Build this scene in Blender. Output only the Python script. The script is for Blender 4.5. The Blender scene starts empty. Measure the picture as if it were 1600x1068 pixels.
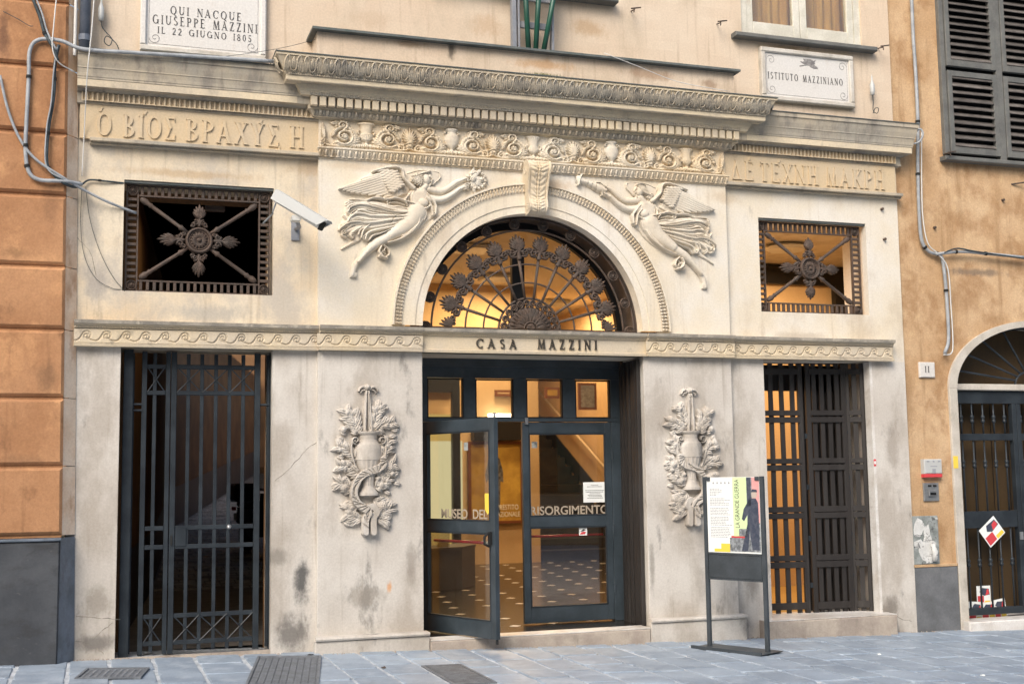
import bpy, bmesh, math, random
import numpy as np
from mathutils import Vector, Matrix
R_ = math.radians
PI = math.pi
random.seed(7)
rng = np.random.RandomState(5)
scene = bpy.context.scene
COL = scene.collection

# ------------------------------------------------------------------ camera
CAM = (-3.6945, -10.4, 1.9311)
YAW, PITCH, ROLL, FPX = 0.32339498, 0.10751884, -0.01370359, 1925.334
def cam_axes():
    cy, sy, cp, sp, cr, sr = math.cos(YAW), math.sin(YAW), math.cos(PITCH), math.sin(PITCH), math.cos(ROLL), math.sin(ROLL)
    f = Vector((sy*cp, cy*cp, sp)); r = Vector((cy, -sy, 0)); u = r.cross(f)
    return cr*r+sr*u, -sr*r+cr*u, f
CR, CU, CF = cam_axes()
cd = bpy.data.cameras.new('camera'); cam = bpy.data.objects.new('camera', cd); COL.objects.link(cam)
M4 = Matrix(((CR.x, CU.x, -CF.x, CAM[0]), (CR.y, CU.y, -CF.y, CAM[1]), (CR.z, CU.z, -CF.z, CAM[2]), (0, 0, 0, 1)))
cam.matrix_world = M4
cd.sensor_width = 36.0; cd.lens = 36.0*FPX/1600; cd.clip_end = 300; cd.clip_start = 0.05
cd.dof.use_dof = True; cd.dof.focus_distance = 11.2; cd.dof.aperture_fstop = 1.6
scene.camera = cam
def W(u, v, Y=0.0):
    "a point of the photograph carried onto the upright plane at depth Y -> (X, Z)"
    d = CF + CR*((u-800)/FPX) - CU*((v-534)/FPX)
    t = (Y-CAM[1])/d.y
    return CAM[0]+t*d.x, CAM[2]+t*d.z

# ------------------------------------------------------------------ light
world = bpy.data.worlds.new('World'); scene.world = world; world.use_nodes = True
wn = world.node_tree.nodes; wl = world.node_tree.links
bg = wn['Background']; sky = wn.new('ShaderNodeTexSky'); sky.sky_type = 'NISHITA'; sky.sun_disc = False
SUN_EL, SUN_AZ = 40.0, 218.0      # azimuth: clockwise from +Y, where the sun stands
sky.sun_elevation = R_(SUN_EL); sky.sun_rotation = R_(SUN_AZ)
sky.air_density = 1.3; sky.dust_density = 4.0; sky.ozone_density = 1.0
wl.new(sky.outputs[0], bg.inputs[0]); bg.inputs[1].default_value = 0.15
sd = bpy.data.lights.new('sun', 'SUN'); so = bpy.data.objects.new('sun', sd); COL.objects.link(so)
sd.energy = 1.5; sd.angle = R_(30); sd.color = (1.0, 0.96, 0.905)
sv = Vector((math.sin(R_(SUN_AZ))*math.cos(R_(SUN_EL)), math.cos(R_(SUN_AZ))*math.cos(R_(SUN_EL)), math.sin(R_(SUN_EL))))
so.rotation_euler = sv.to_track_quat('Z', 'Y').to_euler()
scene.view_settings.view_transform = 'Standard'; scene.view_settings.look = 'None'
scene.view_settings.gamma = 1.0; scene.view_settings.use_curve_mapping = False
scene.view_settings.exposure = 0.60
scene.render.engine = 'CYCLES'

# ------------------------------------------------------------------ materials
def mat(name, col, col2=None, vs=1.5, vamt=1.0, rough=0.8, stain=None, stain2=None, fine=0.12, bump=None, metal=0.0, zst=1.0, spec=0.3, rnd=0.0, patches=None, emit=None, streak=None, spots=None):
    """stain: (colour, scale, lo, hi, zstretch, amount)"""
    m = bpy.data.materials.new(name); m.use_nodes = True
    nt = m.node_tree; N = nt.nodes; L = nt.links; b = N['Principled BSDF']
    b.inputs['Roughness'].default_value = rough; b.inputs['Metallic'].default_value = metal
    b.inputs['Specular IOR Level'].default_value = spec
    geo = N.new('ShaderNodeNewGeometry')
    def pos(zs):
        mp = N.new('ShaderNodeMapping'); mp.inputs['Scale'].default_value = (1, 1, zs); L.new(geo.outputs['Position'], mp.inputs['Vector']); return mp.outputs[0]
    def noise(scale, zs=1, det=5, r=.6):
        n = N.new('ShaderNodeTexNoise'); n.inputs['Scale'].default_value = scale; n.inputs['Detail'].default_value = det; n.inputs['Roughness'].default_value = r
        L.new(pos(zs), n.inputs['Vector']); return n.outputs['Fac']
    def ramp(x, lo, hi):
        q = N.new('ShaderNodeMapRange'); q.interpolation_type = 'SMOOTHSTEP'; q.inputs['From Min'].default_value = lo; q.inputs['From Max'].default_value = hi; L.new(x, q.inputs['Value']); return q.outputs[0]
    def mix(f, a, c, mode='MIX', amt=None):
        q = N.new('ShaderNodeMix'); q.data_type = 'RGBA'; q.blend_type = mode
        if amt is not None:
            k = N.new('ShaderNodeMath'); k.operation = 'MULTIPLY'; L.new(f, k.inputs[0]); k.inputs[1].default_value = amt; f = k.outputs[0]
        if isinstance(f, (int, float)): q.inputs[0].default_value = f
        else: L.new(f, q.inputs[0])
        for s, vv in ((q.inputs[6], a), (q.inputs[7], c)):
            if isinstance(vv, tuple): s.default_value = (*vv[:3], 1)
            else: L.new(vv, s)
        return q.outputs[2]
    c = tuple(col)
    out = None
    if col2: out = mix(ramp(noise(vs, zst), .35, .65), c, tuple(col2), amt=vamt)
    if patches:
        br = N.new('ShaderNodeTexBrick'); br.inputs['Scale'].default_value = patches[0]; br.offset = .37; br.squash = 1.7
        br.inputs['Mortar Size'].default_value = 0.004; br.inputs['Color1'].default_value = (*c, 1); br.inputs['Color2'].default_value = (*patches[1], 1); br.inputs['Mortar'].default_value = (*patches[1], 1)
        sx = N.new('ShaderNodeSeparateXYZ'); cx = N.new('ShaderNodeCombineXYZ'); L.new(geo.outputs['Position'], sx.inputs[0]); L.new(sx.outputs[0], cx.inputs[0]); L.new(sx.outputs[2], cx.inputs[1]); L.new(cx.outputs[0], br.inputs['Vector'])
        out = mix(patches[2], out if out else c, br.outputs[0])
    for st in (stain, stain2):
        if st: out = mix(ramp(noise(st[1], st[4], 7, .65), st[2], st[3]), out if out else c, tuple(st[0]), amt=st[5])
    if streak: out = mix(ramp(noise(streak[1], streak[4], 5, .6), streak[2], streak[3]), out if out else c, tuple(streak[0]), amt=streak[5])
    for sp in (spots or []):     # single stains with a place and shape of their own: (u, v, ru, rv, colour, amount)
        x_, z_ = W(sp[0], sp[1], sp[6] if len(sp) > 6 else 0); mp = N.new('ShaderNodeMapping'); L.new(geo.outputs['Position'], mp.inputs['Vector'])
        rx_, rz_ = sp[2]*.0062, sp[3]*.0056
        mp.inputs['Location'].default_value = (-x_/rx_, 0, -z_/rz_); mp.inputs['Scale'].default_value = (1/rx_, 0, 1/rz_)
        ln = N.new('ShaderNodeVectorMath'); ln.operation = 'LENGTH'; L.new(mp.outputs[0], ln.inputs[0])
        ad = N.new('ShaderNodeMath'); ad.operation = 'MULTIPLY_ADD'; L.new(noise(11, .6, 7, .7), ad.inputs[0]); ad.inputs[1].default_value = 1.9; L.new(ln.outputs['Value'], ad.inputs[2])
        out = mix(ramp(ad.outputs[0], 1.95, 1.15), out if out else c, tuple(sp[4]), amt=sp[5])
    if fine:
        f = noise(60, 1, 4, .7)
        q = N.new('ShaderNodeMapRange'); q.inputs['From Min'].default_value = .25; q.inputs['From Max'].default_value = .75; q.inputs['To Min'].default_value = 1-fine; q.inputs['To Max'].default_value = 1+fine; L.new(f, q.inputs['Value'])
        cc = N.new('ShaderNodeCombineXYZ')
        for i in range(3): L.new(q.outputs[0], cc.inputs[i])
        out = mix(1.0, out if out else c, cc.outputs[0], 'MULTIPLY')
    if rnd:
        oi = N.new('ShaderNodeObjectInfo'); q = N.new('ShaderNodeMapRange'); q.inputs['To Min'].default_value = 1-rnd; q.inputs['To Max'].default_value = 1+rnd; L.new(oi.outputs['Random'], q.inputs['Value'])
        cc = N.new('ShaderNodeCombineXYZ')
        for i in range(3): L.new(q.outputs[0], cc.inputs[i])
        out = mix(1.0, out if out else c, cc.outputs[0], 'MULTIPLY')
    if out is None: b.inputs['Base Color'].default_value = (*c, 1)
    else: L.new(out, b.inputs['Base Color'])
    if bump:
        bp = N.new('ShaderNodeBump'); bp.inputs['Strength'].default_value = bump[1]; bp.inputs['Distance'].default_value = bump[2] if len(bump) > 2 else .01
        L.new(noise(bump[0], 1, 6, .6), bp.inputs['Height']); L.new(bp.outputs[0], b.inputs['Normal'])
    if emit:
        b.inputs['Emission Color'].default_value = (*emit[0], 1); b.inputs['Emission Strength'].default_value = emit[1]
    return m
MT = {}
def D(k, *a, **kw): MT[k] = mat(k, *a, **kw)
CREAM = (.66, .57, .44)
D('plaster_cream', (.69, .65, .58), (.66, .58, .45), 1.1, rough=.75, stain=((.44, .35, .25), 1.7, .50, .72, .6, .6), stain2=((.27, .24, .205), 6.5, .60, .74, .3, .5), streak=((.46, .38, .28), 16, .56, .74, .05, .45), spots=[(850, 290, 60, 14, (.50, .36, .22), .6), (560, 262, 60, 10, (.50, .38, .25), .5), (1130, 310, 40, 16, (.50, .38, .25), .5), (1250, 525, 70, 10, (.42, .37, .31), .6)], bump=(14, .2))
D('plaster_wing', (.67, .59, .46), (.61, .49, .34), 1.0, rough=.8, stain=((.43, .39, .34), 1.9, .44, .62, .7, .75), stain2=((.24, .195, .15), 6, .57, .72, .35, .55), streak=((.36, .29, .21), 15, .54, .72, .05, .5), spots=[(140, 350, 24, 60, (.36, .33, .29), .8), (150, 440, 24, 34, (.34, .31, .28), .8), (330, 490, 90, 18, (.36, .34, .31), .7), (480, 262, 40, 18, (.42, .30, .18), .6), (300, 272, 120, 9, (.44, .31, .18), .6), (120, 190, 10, 60, (.14, .12, .10), .8)], bump=(14, .25))
D('stone_pale', (.60, .565, .515), (.51, .47, .42), 1.5, rough=.7, stain=((.36, .315, .265), 2.3, .45, .64, .5, .7), stain2=((.13, .12, .11), 3.6, .585, .70, .45, .65), streak=((.30, .26, .21), 18, .56, .74, .05, .5), spots=[(472, 910, 14, 46, (.07, .07, .07), .9), (455, 990, 30, 40, (.12, .11, .10), .8), (430, 870, 24, 18, (.22, .20, .17), .7), (150, 940, 26, 34, (.26, .23, .19), .7), (150, 1005, 34, 16, (.12, .11, .10), .7), (570, 930, 40, 22, (.27, .24, .20), .6), (1175, 900, 18, 50, (.20, .18, .16), .6), (1160, 975, 20, 24, (.12, .11, .10), .6), (1395, 700, 16, 60, (.28, .24, .20), .6), (1390, 950, 24, 30, (.16, .14, .12), .7), (640, 880, 10, 40, (.24, .21, .18), .6), (1015, 880, 6, 60, (.20, .18, .15), .6), (1100, 840, 50, 30, (.30, .26, .22), .5), (606, 916, 5, 11, (.62, .30, .12), .8)], bump=(20, .22))
D('relief_stone', (.66, .61, .52), (.60, .52, .41), 2.2, rough=.75, stain=((.40, .33, .25), 7, .52, .74, 1, .45), bump=(60, .1, .004))
D('frieze_stone', (.66, .60, .50), (.62, .50, .34), 1.3, rough=.8, stain=((.36, .25, .13), 3.5, .58, .72, .6, .7), stain2=((.33, .30, .27), 9, .56, .74, 1, .5), bump=(60, .12, .004))
D('frieze_ochre', (.56, .44, .285), (.52, .43, .31), 1.4, rough=.85, stain=((.34, .27, .19), 4, .55, .75, .6, .5), bump=(16, .12))
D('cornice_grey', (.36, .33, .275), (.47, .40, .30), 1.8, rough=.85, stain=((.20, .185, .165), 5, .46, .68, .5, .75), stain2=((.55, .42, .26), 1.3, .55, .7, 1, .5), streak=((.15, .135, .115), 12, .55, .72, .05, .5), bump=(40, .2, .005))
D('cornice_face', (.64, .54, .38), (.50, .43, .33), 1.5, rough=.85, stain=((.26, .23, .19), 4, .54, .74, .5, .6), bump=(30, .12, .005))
D('band_stone', (.60, .50, .35), (.53, .46, .36), 1.6, rough=.8, stain=((.25, .22, .18), 9, .54, .74, 1, .6), bump=(40, .12, .005))
D('grime_and_dark_gap', (.20, .185, .16), (.33, .30, .25), 6, rough=.9, stain=((.50, .45, .36), 16, .52, .7, 1, .7), bump=(60, .3, .006))
D('upper_plaster', (.61, .49, .37), (.65, .56, .45), .9, rough=.85, stain=((.47, .38, .28), 2.2, .48, .68, .5, .6), stain2=((.33, .29, .24), 6, .62, .78, .25, .45), patches=(2.6, (.54, .41, .30), .40), streak=((.36, .27, .19), 13, .54, .72, .06, .55), spots=[(706, 78, 8, 22, (.12, .10, .08), .9, -.3), (640, 68, 40, 8, (.36, .25, .16), .7, -.3), (850, 100, 60, 12, (.46, .27, .13), .7, -.3), (1020, 115, 60, 14, (.34, .22, .14), .7, -.3), (920, 45, 40, 22, (.40, .26, .14), .6), (1110, 130, 20, 12, (.26, .17, .11), .7, -.3), (760, 40, 30, 30, (.48, .34, .22), .6), (580, 30, 40, 22, (.50, .38, .27), .5), (1230, 78, 60, 10, (.38, .26, .15), .6)], bump=(18, .15))
D('orange_stucco', (.44, .235, .12), (.35, .175, .085), 1.6, rough=.9, stain=((.60, .33, .16), 3.5, .50, .68, .8, .5), stain2=((.17, .085, .045), 5, .56, .74, .7, .7), streak=((.24, .12, .06), 12, .56, .74, .07, .6), spots=[(75, 590, 16, 30, (.20, .11, .06), .7), (40, 720, 34, 12, (.28, .15, .08), .6), (80, 330, 14, 40, (.25, .13, .07), .6), (8, 60, 10, 60, (.12, .06, .04), .7), (30, 400, 30, 10, (.22, .12, .06), .6)], bump=(55, .5, .008), fine=.16)
D('orange_edge', (.74, .60, .47), (.64, .46, .32), 3, rough=.85, stain=((.36, .18, .09), 6, .5, .7, .5, .6), bump=(30, .2))
D('slate_base', (.036, .040, .047), (.060, .065, .073), 2.2, rough=.55, stain=((.030, .030, .032), 4, .50, .7, 2.2, .7), stain2=((.14, .14, .14), 14, .6, .76, 2.5, .4), bump=(9, .35, .02), spec=.5, rnd=.12)
D('slate_edge', (.15, .18, .225), (.10, .125, .155), 5, rough=.5, stain=((.07, .08, .10), 9, .5, .7, .6, .6), bump=(18, .3), spec=.5)
D('ochre_stucco', (.46, .295, .16), (.56, .39, .235), 1.5, rough=.9, streak=((.30, .18, .09), 9, .54, .72, .09, .6), spots=[(1420, 620, 18, 90, (.30, .18, .09), .6), (1530, 425, 80, 10, (.20, .15, .11), .8), (1510, 470, 60, 26, (.34, .20, .10), .6), (1450, 250, 20, 60, (.34, .21, .11), .6), (1520, 320, 60, 30, (.62, .45, .28), .5), (1560, 500, 30, 14, (.30, .18, .09), .5), (1450, 800, 24, 16, (.34, .21, .11), .5)], stain=((.32, .18, .085), 2.6, .46, .64, .8, .75), stain2=((.66, .47, .27), 6, .56, .72, .8, .5), bump=(26, .5, .012), fine=.18)
D('grey_base', (.17, .175, .185), (.11, .115, .12), 2.5, rough=.8, stain=((.25, .25, .25), 3.5, .52, .7, .5, .5), bump=(30, .25))
D('paving', (.30, .36, .43), (.225, .275, .34), 2.4, rough=.55, stain=((.42, .475, .53), 5, .48, .68, 1, .55), stain2=((.19, .21, .235), 8, .56, .72, 1, .6), bump=(26, .4, .01), spec=.4, rnd=.09)
D('mortar', (.55, .58, .61), (.34, .37, .40), 8, rough=.9, bump=(60, .5))
D('marble', (.62, .595, .56), (.62, .60, .57), 3, rough=.35, stain=((.42, .38, .34), 4, .58, .74, .8, .5), stain2=((.50, .42, .33), 9, .6, .76, .5, .4), bump=(30, .05), spec=.5)
D('marble_frame', (.58, .55, .50), (.48, .44, .38), 4, rough=.5, stain=((.30, .27, .23), 7, .5, .7, .6, .5), bump=(40, .15, .005))
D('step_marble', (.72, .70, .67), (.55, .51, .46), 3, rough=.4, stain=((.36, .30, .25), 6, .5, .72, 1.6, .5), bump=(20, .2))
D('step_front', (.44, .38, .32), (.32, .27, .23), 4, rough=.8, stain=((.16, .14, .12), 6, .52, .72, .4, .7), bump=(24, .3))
D('rust_iron', (.062, .048, .040), (.090, .060, .045), 12, rough=.65, stain=((.16, .12, .095), 25, .56, .74, 1, .5), bump=(120, .3, .003), spec=.4)
D('gate_iron', (.020, .025, .031), (.032, .040, .048), 5, rough=.38, stain=((.10, .08, .065), 12, .66, .78, .4, .5), bump=(60, .1, .002), spec=.3)
D('door_paint', (.030, .041, .050), (.045, .060, .074), 4, rough=.33, stain=((.075, .09, .105), 6, .58, .76, .5, .5), bump=(50, .06, .002), spec=.5)
D('dark_wood', (.022, .019, .018), (.036, .032, .030), 3, rough=.5, zst=.15, stain=((.07, .066, .062), 9, .55, .75, .12, .5), bump=(30, .25, .003), spec=.4)
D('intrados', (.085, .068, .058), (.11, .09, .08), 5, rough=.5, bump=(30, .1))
D('black_frame', (.012, .012, .013), rough=.4, fine=0)
D('lead', (.085, .10, .10), (.13, .14, .135), 7, rough=.6, stain=((.06, .09, .075), 10, .5, .7, 1, .5), bump=(40, .2, .004))
D('cable_grey', (.26, .28, .30), (.36, .38, .40), 12, rough=.5, fine=.05)
D('cable_dark', (.03, .04, .045), (.05, .07, .08), 12, rough=.5, fine=0)
D('cable_white', (.6, .6, .58), rough=.5, fine=0)
D('pipe_blue', (.10, .12, .16), (.14, .16, .20), 6, rough=.45, spec=.5)
D('white_plastic', (.47, .48, .47), rough=.35, fine=.03, spec=.5)
D('camera_grey', (.50, .50, .47), (.60, .60, .57), 8, rough=.4, spec=.5)
D('steel', (.42, .43, .44), (.33, .34, .35), 9, rough=.35, metal=.7)
D('shutter_frame', (.155, .155, .145), (.11, .11, .105), 5, rough=.65, stain=((.12, .13, .125), 10, .5, .7, .4, .5))
D('shutter_slat', (.085, .075, .068), (.14, .125, .115), 7, rough=.7, zst=3, stain=((.30, .28, .26), 12, .58, .74, 5, .5), rnd=.25)
D('window_paint', (.62, .60, .53), (.52, .50, .43), 5, rough=.6, stain=((.40, .30, .20), 9, .60, .74, .5, .6), bump=(50, .2, .003))
D('green_pole', (.010, .060, .038), (.014, .085, .055), 5, rough=.35, fine=.05, spec=.6)
D('bracket_grey', (.20, .21, .24), (.26, .27, .29), 6, rough=.45)
D('stone_surround', (.55, .51, .45), (.45, .41, .35), 4, rough=.75, stain=((.28, .25, .21), 6, .52, .7, .5, .5), bump=(30, .2))
D('moss', (.10, .13, .04), (.17, .17, .06), 20, rough=.95)
# indoors
D('wall_warm', (.60, .44, .26), (.52, .37, .21), 1.2, rough=.8)
D('wall_ochre', (.45, .30, .11), (.38, .25, .09), 1.5, rough=.85, bump=(14, .2))
D('ceiling_warm', (.75, .66, .52), rough=.85, fine=.03)
D('floor_black', (.014, .012, .011), (.022, .018, .015), 6, rough=.22, spec=.5)
D('tile_white', (.72, .68, .62), rough=.3, fine=.05)
D('stair_slate', (.014, .013, .013), (.028, .027, .025), 5, rough=.4, spec=.5)
D('counter_wood', (.10, .085, .07), (.08, .066, .052), 2, rough=.4)
D('poster_yellow', (.50, .33, .07), (.36, .22, .05), 4, rough=.5)
D('frame_brown', (.16, .06, .03), rough=.4)
D('handrail', (.60, .48, .33), rough=.35)
D('ink', (.045, .043, .045), (.14, .135, .13), 20, rough=.7, fine=0)
D('ink_faded', (.16, .15, .15), (.30, .29, .28), 26, rough=.7, fine=0)
D('bronze_dark', (.055, .047, .040), (.09, .08, .065), 12, rough=.5, metal=.3)
D('paper', (.78, .80, .78), rough=.6, fine=.03)
D('paper_green', (.62, .76, .42), rough=.5, fine=.02)
D('paper_red', (.60, .06, .07), rough=.5, fine=.02)
D('paper_yellow', (.80, .58, .08), rough=.5, fine=.02)
D('paper_pink', (.70, .34, .33), rough=.5, fine=.1)
D('print_navy', (.045, .055, .085), (.08, .09, .12), 30, rough=.5, fine=0)
D('print_grey', (.30, .32, .34), (.12, .13, .14), 40, rough=.5, fine=0)
D('print_text', (.30, .31, .34), rough=.6, fine=0)
D('skin_print', (.50, .42, .36), rough=.6, fine=0)
D('glass_letter', (.36, .30, .23), rough=.6, fine=0)
D('push_red', (.36, .02, .03), rough=.35, fine=0)
D('manhole', (.12, .13, .145), (.17, .185, .205), 12, rough=.6, metal=.0, stain=((.24, .26, .28), 16, .5, .7, 1, .5), bump=(70, .2, .003))
D('sign_post', (.045, .053, .060), (.06, .07, .08), 5, rough=.4)
D('poster_board', (.20, .22, .21), (.32, .34, .33), 9, rough=.6, stain=((.07, .07, .07), 14, .54, .64, 1, .8))
D('torn_paper', (.66, .66, .64), (.54, .54, .52), 9, rough=.8, stain=((.10, .09, .09), 26, .60, .66, 1, .9))
D('wood_back', (.075, .046, .020), (.05, .032, .015), 4, rough=.55, zst=.1)
D('curtain', (.55, .33, .10), (.36, .20, .06), 9, rough=.8, zst=.08)
D('cobble', (.26, .24, .21), (.38, .35, .31), 8, rough=.7, rnd=.2, bump=(20, .4))
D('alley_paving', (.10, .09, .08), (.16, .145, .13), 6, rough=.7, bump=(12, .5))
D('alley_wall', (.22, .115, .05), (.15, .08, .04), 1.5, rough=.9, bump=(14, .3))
D('scooter_body', (.02, .022, .026), rough=.25, fine=0, spec=.6)
D('rubber', (.02, .02, .02), rough=.8, fine=0)
D('opposite_stucco', (.50, .40, .28), (.44, .33, .22), 1, rough=.9)
D('green_shutter', (.05, .11, .08), rough=.6)
def glass(name, tint=(1, 1, 1), refl=.10):
    m = bpy.data.materials.new(name); m.use_nodes = True; nt = m.node_tree; N = nt.nodes; L = nt.links
    N.remove(N['Principled BSDF']); o = N['Material Output']
    t = N.new('ShaderNodeBsdfTransparent'); t.inputs[0].default_value = (*tint, 1)
    g = N.new('ShaderNodeBsdfGlossy'); g.inputs['Roughness'].default_value = .01
    f = N.new('ShaderNodeLayerWeight'); f.inputs[0].default_value = .5
    q = N.new('ShaderNodeMath'); q.operation = 'POWER'; q.inputs[1].default_value = 4.5; L.new(f.outputs['Facing'], q.inputs[0])
    a = N.new('ShaderNodeMath'); a.operation = 'MULTIPLY_ADD'; a.inputs[1].default_value = .9; a.inputs[2].default_value = refl*1.0; L.new(q.outputs[0], a.inputs[0])
    x = N.new('ShaderNodeMixShader'); L.new(a.outputs[0], x.inputs[0]); L.new(t.outputs[0], x.inputs[1]); L.new(g.outputs[0], x.inputs[2]); L.new(x.outputs[0], o.inputs[0])
    MT[name] = m
glass('glass', (.93, .93, .90)); glass('glass_dim', (.75, .74, .70))
def emitm(name, col, s):
    m = bpy.data.materials.new(name); m.use_nodes = True; N = m.node_tree.nodes; L = m.node_tree.links
    N.remove(N['Principled BSDF']); e = N.new('ShaderNodeEmission'); e.inputs[0].default_value = (*col, 1); e.inputs[1].default_value = s
    L.new(e.outputs[0], N['Material Output'].inputs[0]); MT[name] = m
emitm('lamp_glow', (1, .86, .62), 9); emitm('room_glow', (1, .66, .20), .42); emitm('room_glow_pale', (1, .86, .48), .55)  # the two room tones emit in place of a lit room

# ------------------------------------------------------------------ builders
def thing(name, label, cat, loc=(0, 0, 0), rz=0, group=None):
    o = bpy.data.objects.new(name, None); COL.objects.link(o); o.location = loc; o.rotation_euler = (0, 0, rz)
    o.empty_display_size = .1
    o['label'] = label; o['category'] = cat
    if group: o['group'] = group
    return o
def tag(o, label=None, cat=None, group=None, kind=None):
    if label: o['label'] = label
    if cat: o['category'] = cat
    if group: o['group'] = group
    if kind: o['kind'] = kind
    return o
def newobj(name, me, parent=None, loc=None, rot=None, scale=None):
    o = bpy.data.objects.new(name, me); COL.objects.link(o)
    if parent: o.parent = parent
    if loc: o.location = loc
    if rot: o.rotation_euler = rot
    if scale: o.scale = scale
    return o
class MB:
    def __init__(s): s.v = []; s.f = []
    def add(s, vs, fs):
        n = len(s.v); s.v += [tuple(p) for p in vs]; s.f += [tuple(i+n for i in f) for f in fs]; return s
    def box(s, x0, x1, y0, y1, z0, z1, c=0.0):
        if x0 > x1: x0, x1 = x1, x0
        if y0 > y1: y0, y1 = y1, y0
        if z0 > z1: z0, z1 = z1, z0
        if c <= 0:
            vs = [(x, y, z) for z in (z0, z1) for y in (y0, y1) for x in (x0, x1)]
            return s.add(vs, [(0, 2, 3, 1), (4, 5, 7, 6), (0, 1, 5, 4), (2, 6, 7, 3), (0, 4, 6, 2), (1, 3, 7, 5)])
        c = min(c, (x1-x0)/2.01, (z1-z0)/2.01)
        fr = [(x0+c, y0, z0+c), (x1-c, y0, z0+c), (x1-c, y0, z1-c), (x0+c, y0, z1-c)]   # front face small, chamfered to the sides
        md = [(x0, y0+c, z0), (x1, y0+c, z0), (x1, y0+c, z1), (x0, y0+c, z1)]
        bk = [(x0, y1, z0), (x1, y1, z0), (x1, y1, z1), (x0, y1, z1)]
        fs = [(0, 1, 2, 3), (11, 10, 9, 8)]
        for i in range(4):
            j = (i+1) % 4; fs += [(i, i+4, j+4, j), (i+4, i+8, j+8, j+4)]
        return s.add(fr+md+bk, fs)
    def prism(s, poly, y0, y1):
        "polygon in XZ extruded along Y, y0 is the front"
        n = len(poly); a = sum(poly[i][0]*poly[(i+1) % n][1]-poly[(i+1) % n][0]*poly[i][1] for i in range(n))
        if a < 0: poly = poly[::-1]
        vs = [(p[0], y0, p[1]) for p in poly]+[(p[0], y1, p[1]) for p in poly]
        fs = [tuple(range(n)), tuple(range(2*n-1, n-1, -1))]+[(i, i+n, (i+1) % n+n, (i+1) % n) for i in range(n)]
        return s.add(vs, fs)
    def tube(s, path, r, n=8, cap=True):
        path = [Vector(p) for p in path]; rs = r if isinstance(r, (list, tuple)) else [r]*len(path)
        base = len(s.v); up = Vector((0, 0, 1)); prev = None; vs = []
        for i, p in enumerate(path):
            t = (path[min(i+1, len(path)-1)]-path[max(i-1, 0)])
            if t.length < 1e-9: t = Vector((0, 0, 1))
            t.normalize()
            if prev is None:
                a = t.cross(Vector((0, 0, 1)) if abs(t.z) < .9 else Vector((1, 0, 0))).normalized()
            else:
                a = (prev-t*prev.dot(t)).normalized()
            prev = a; b = t.cross(a)
            for k in range(n):
                an = 2*PI*k/n; vs.append(p+(a*math.cos(an)+b*math.sin(an))*rs[i])
        fs = []
        for i in range(len(path)-1):
            for k in range(n):
                k2 = (k+1) % n; fs.append((i*n+k, i*n+k2, (i+1)*n+k2, (i+1)*n+k))
        if cap: fs += [tuple(range(n-1, -1, -1)), tuple((len(path)-1)*n+k for k in range(n))]
        return s.add(vs, fs)
    def cyl(s, p, q, r, n=12): return s.tube([p, q], r, n)
    def lathe(s, prof, c=(0, 0, 0), n=16, axis='z'):
        "prof: list of (r, h)"
        vs = []
        for r, h in prof:
            for k in range(n):
                a = 2*PI*k/n; x, y = r*math.cos(a), r*math.sin(a)
                if axis == 'z': vs.append((c[0]+x, c[1]+y, c[2]+h))
                elif axis == 'y': vs.append((c[0]+x, c[1]-h, c[2]+y))
                else: vs.append((c[0]+h, c[1]+x, c[2]+y))
        fs = [(i*n+k, i*n+(k+1) % n, (i+1)*n+(k+1) % n, (i+1)*n+k) for i in range(len(prof)-1) for k in range(n)]
        fs += [tuple(range(n-1, -1, -1)), tuple((len(prof)-1)*n+k for k in range(n))]
        return s.add(vs, fs)
    def mesh(s, name, m, smooth=False):
        me = bpy.data.meshes.new(name); me.from_pydata(s.v, [], s.f)
        me.materials.append(MT[m] if isinstance(m, str) else m)
        if smooth: me.polygons.foreach_set('use_smooth', [True]*len(me.polygons))
        bm = bmesh.new(); bm.from_mesh(me); bmesh.ops.recalc_face_normals(bm, faces=bm.faces); bm.to_mesh(me); bm.free()
        me.update(); return me
    def build(s, name, m, parent=None, smooth=False, **k): return newobj(name, s.mesh(name, m, smooth), parent, **k)
def auto_smooth(o, ang=40):
    me = o.data; me.polygons.foreach_set('use_smooth', [True]*len(me.polygons))
    try: me.set_sharp_from_angle(angle=R_(ang))
    except Exception: pass
    return o
def catmull(pts, n=6):
    P = [np.array(p, float) for p in pts]; P = [2*P[0]-P[1]]+P+[2*P[-1]-P[-2]]; out = []
    for i in range(1, len(P)-2):
        for k in range(n):
            t = k/n; a, b, c, d = P[i-1:i+3]
            out.append(.5*((2*b)+(-a+c)*t+(2*a-5*b+4*c-d)*t*t+(-a+3*b-3*c+d)*t**3))
    out.append(P[-2]); return out

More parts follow.
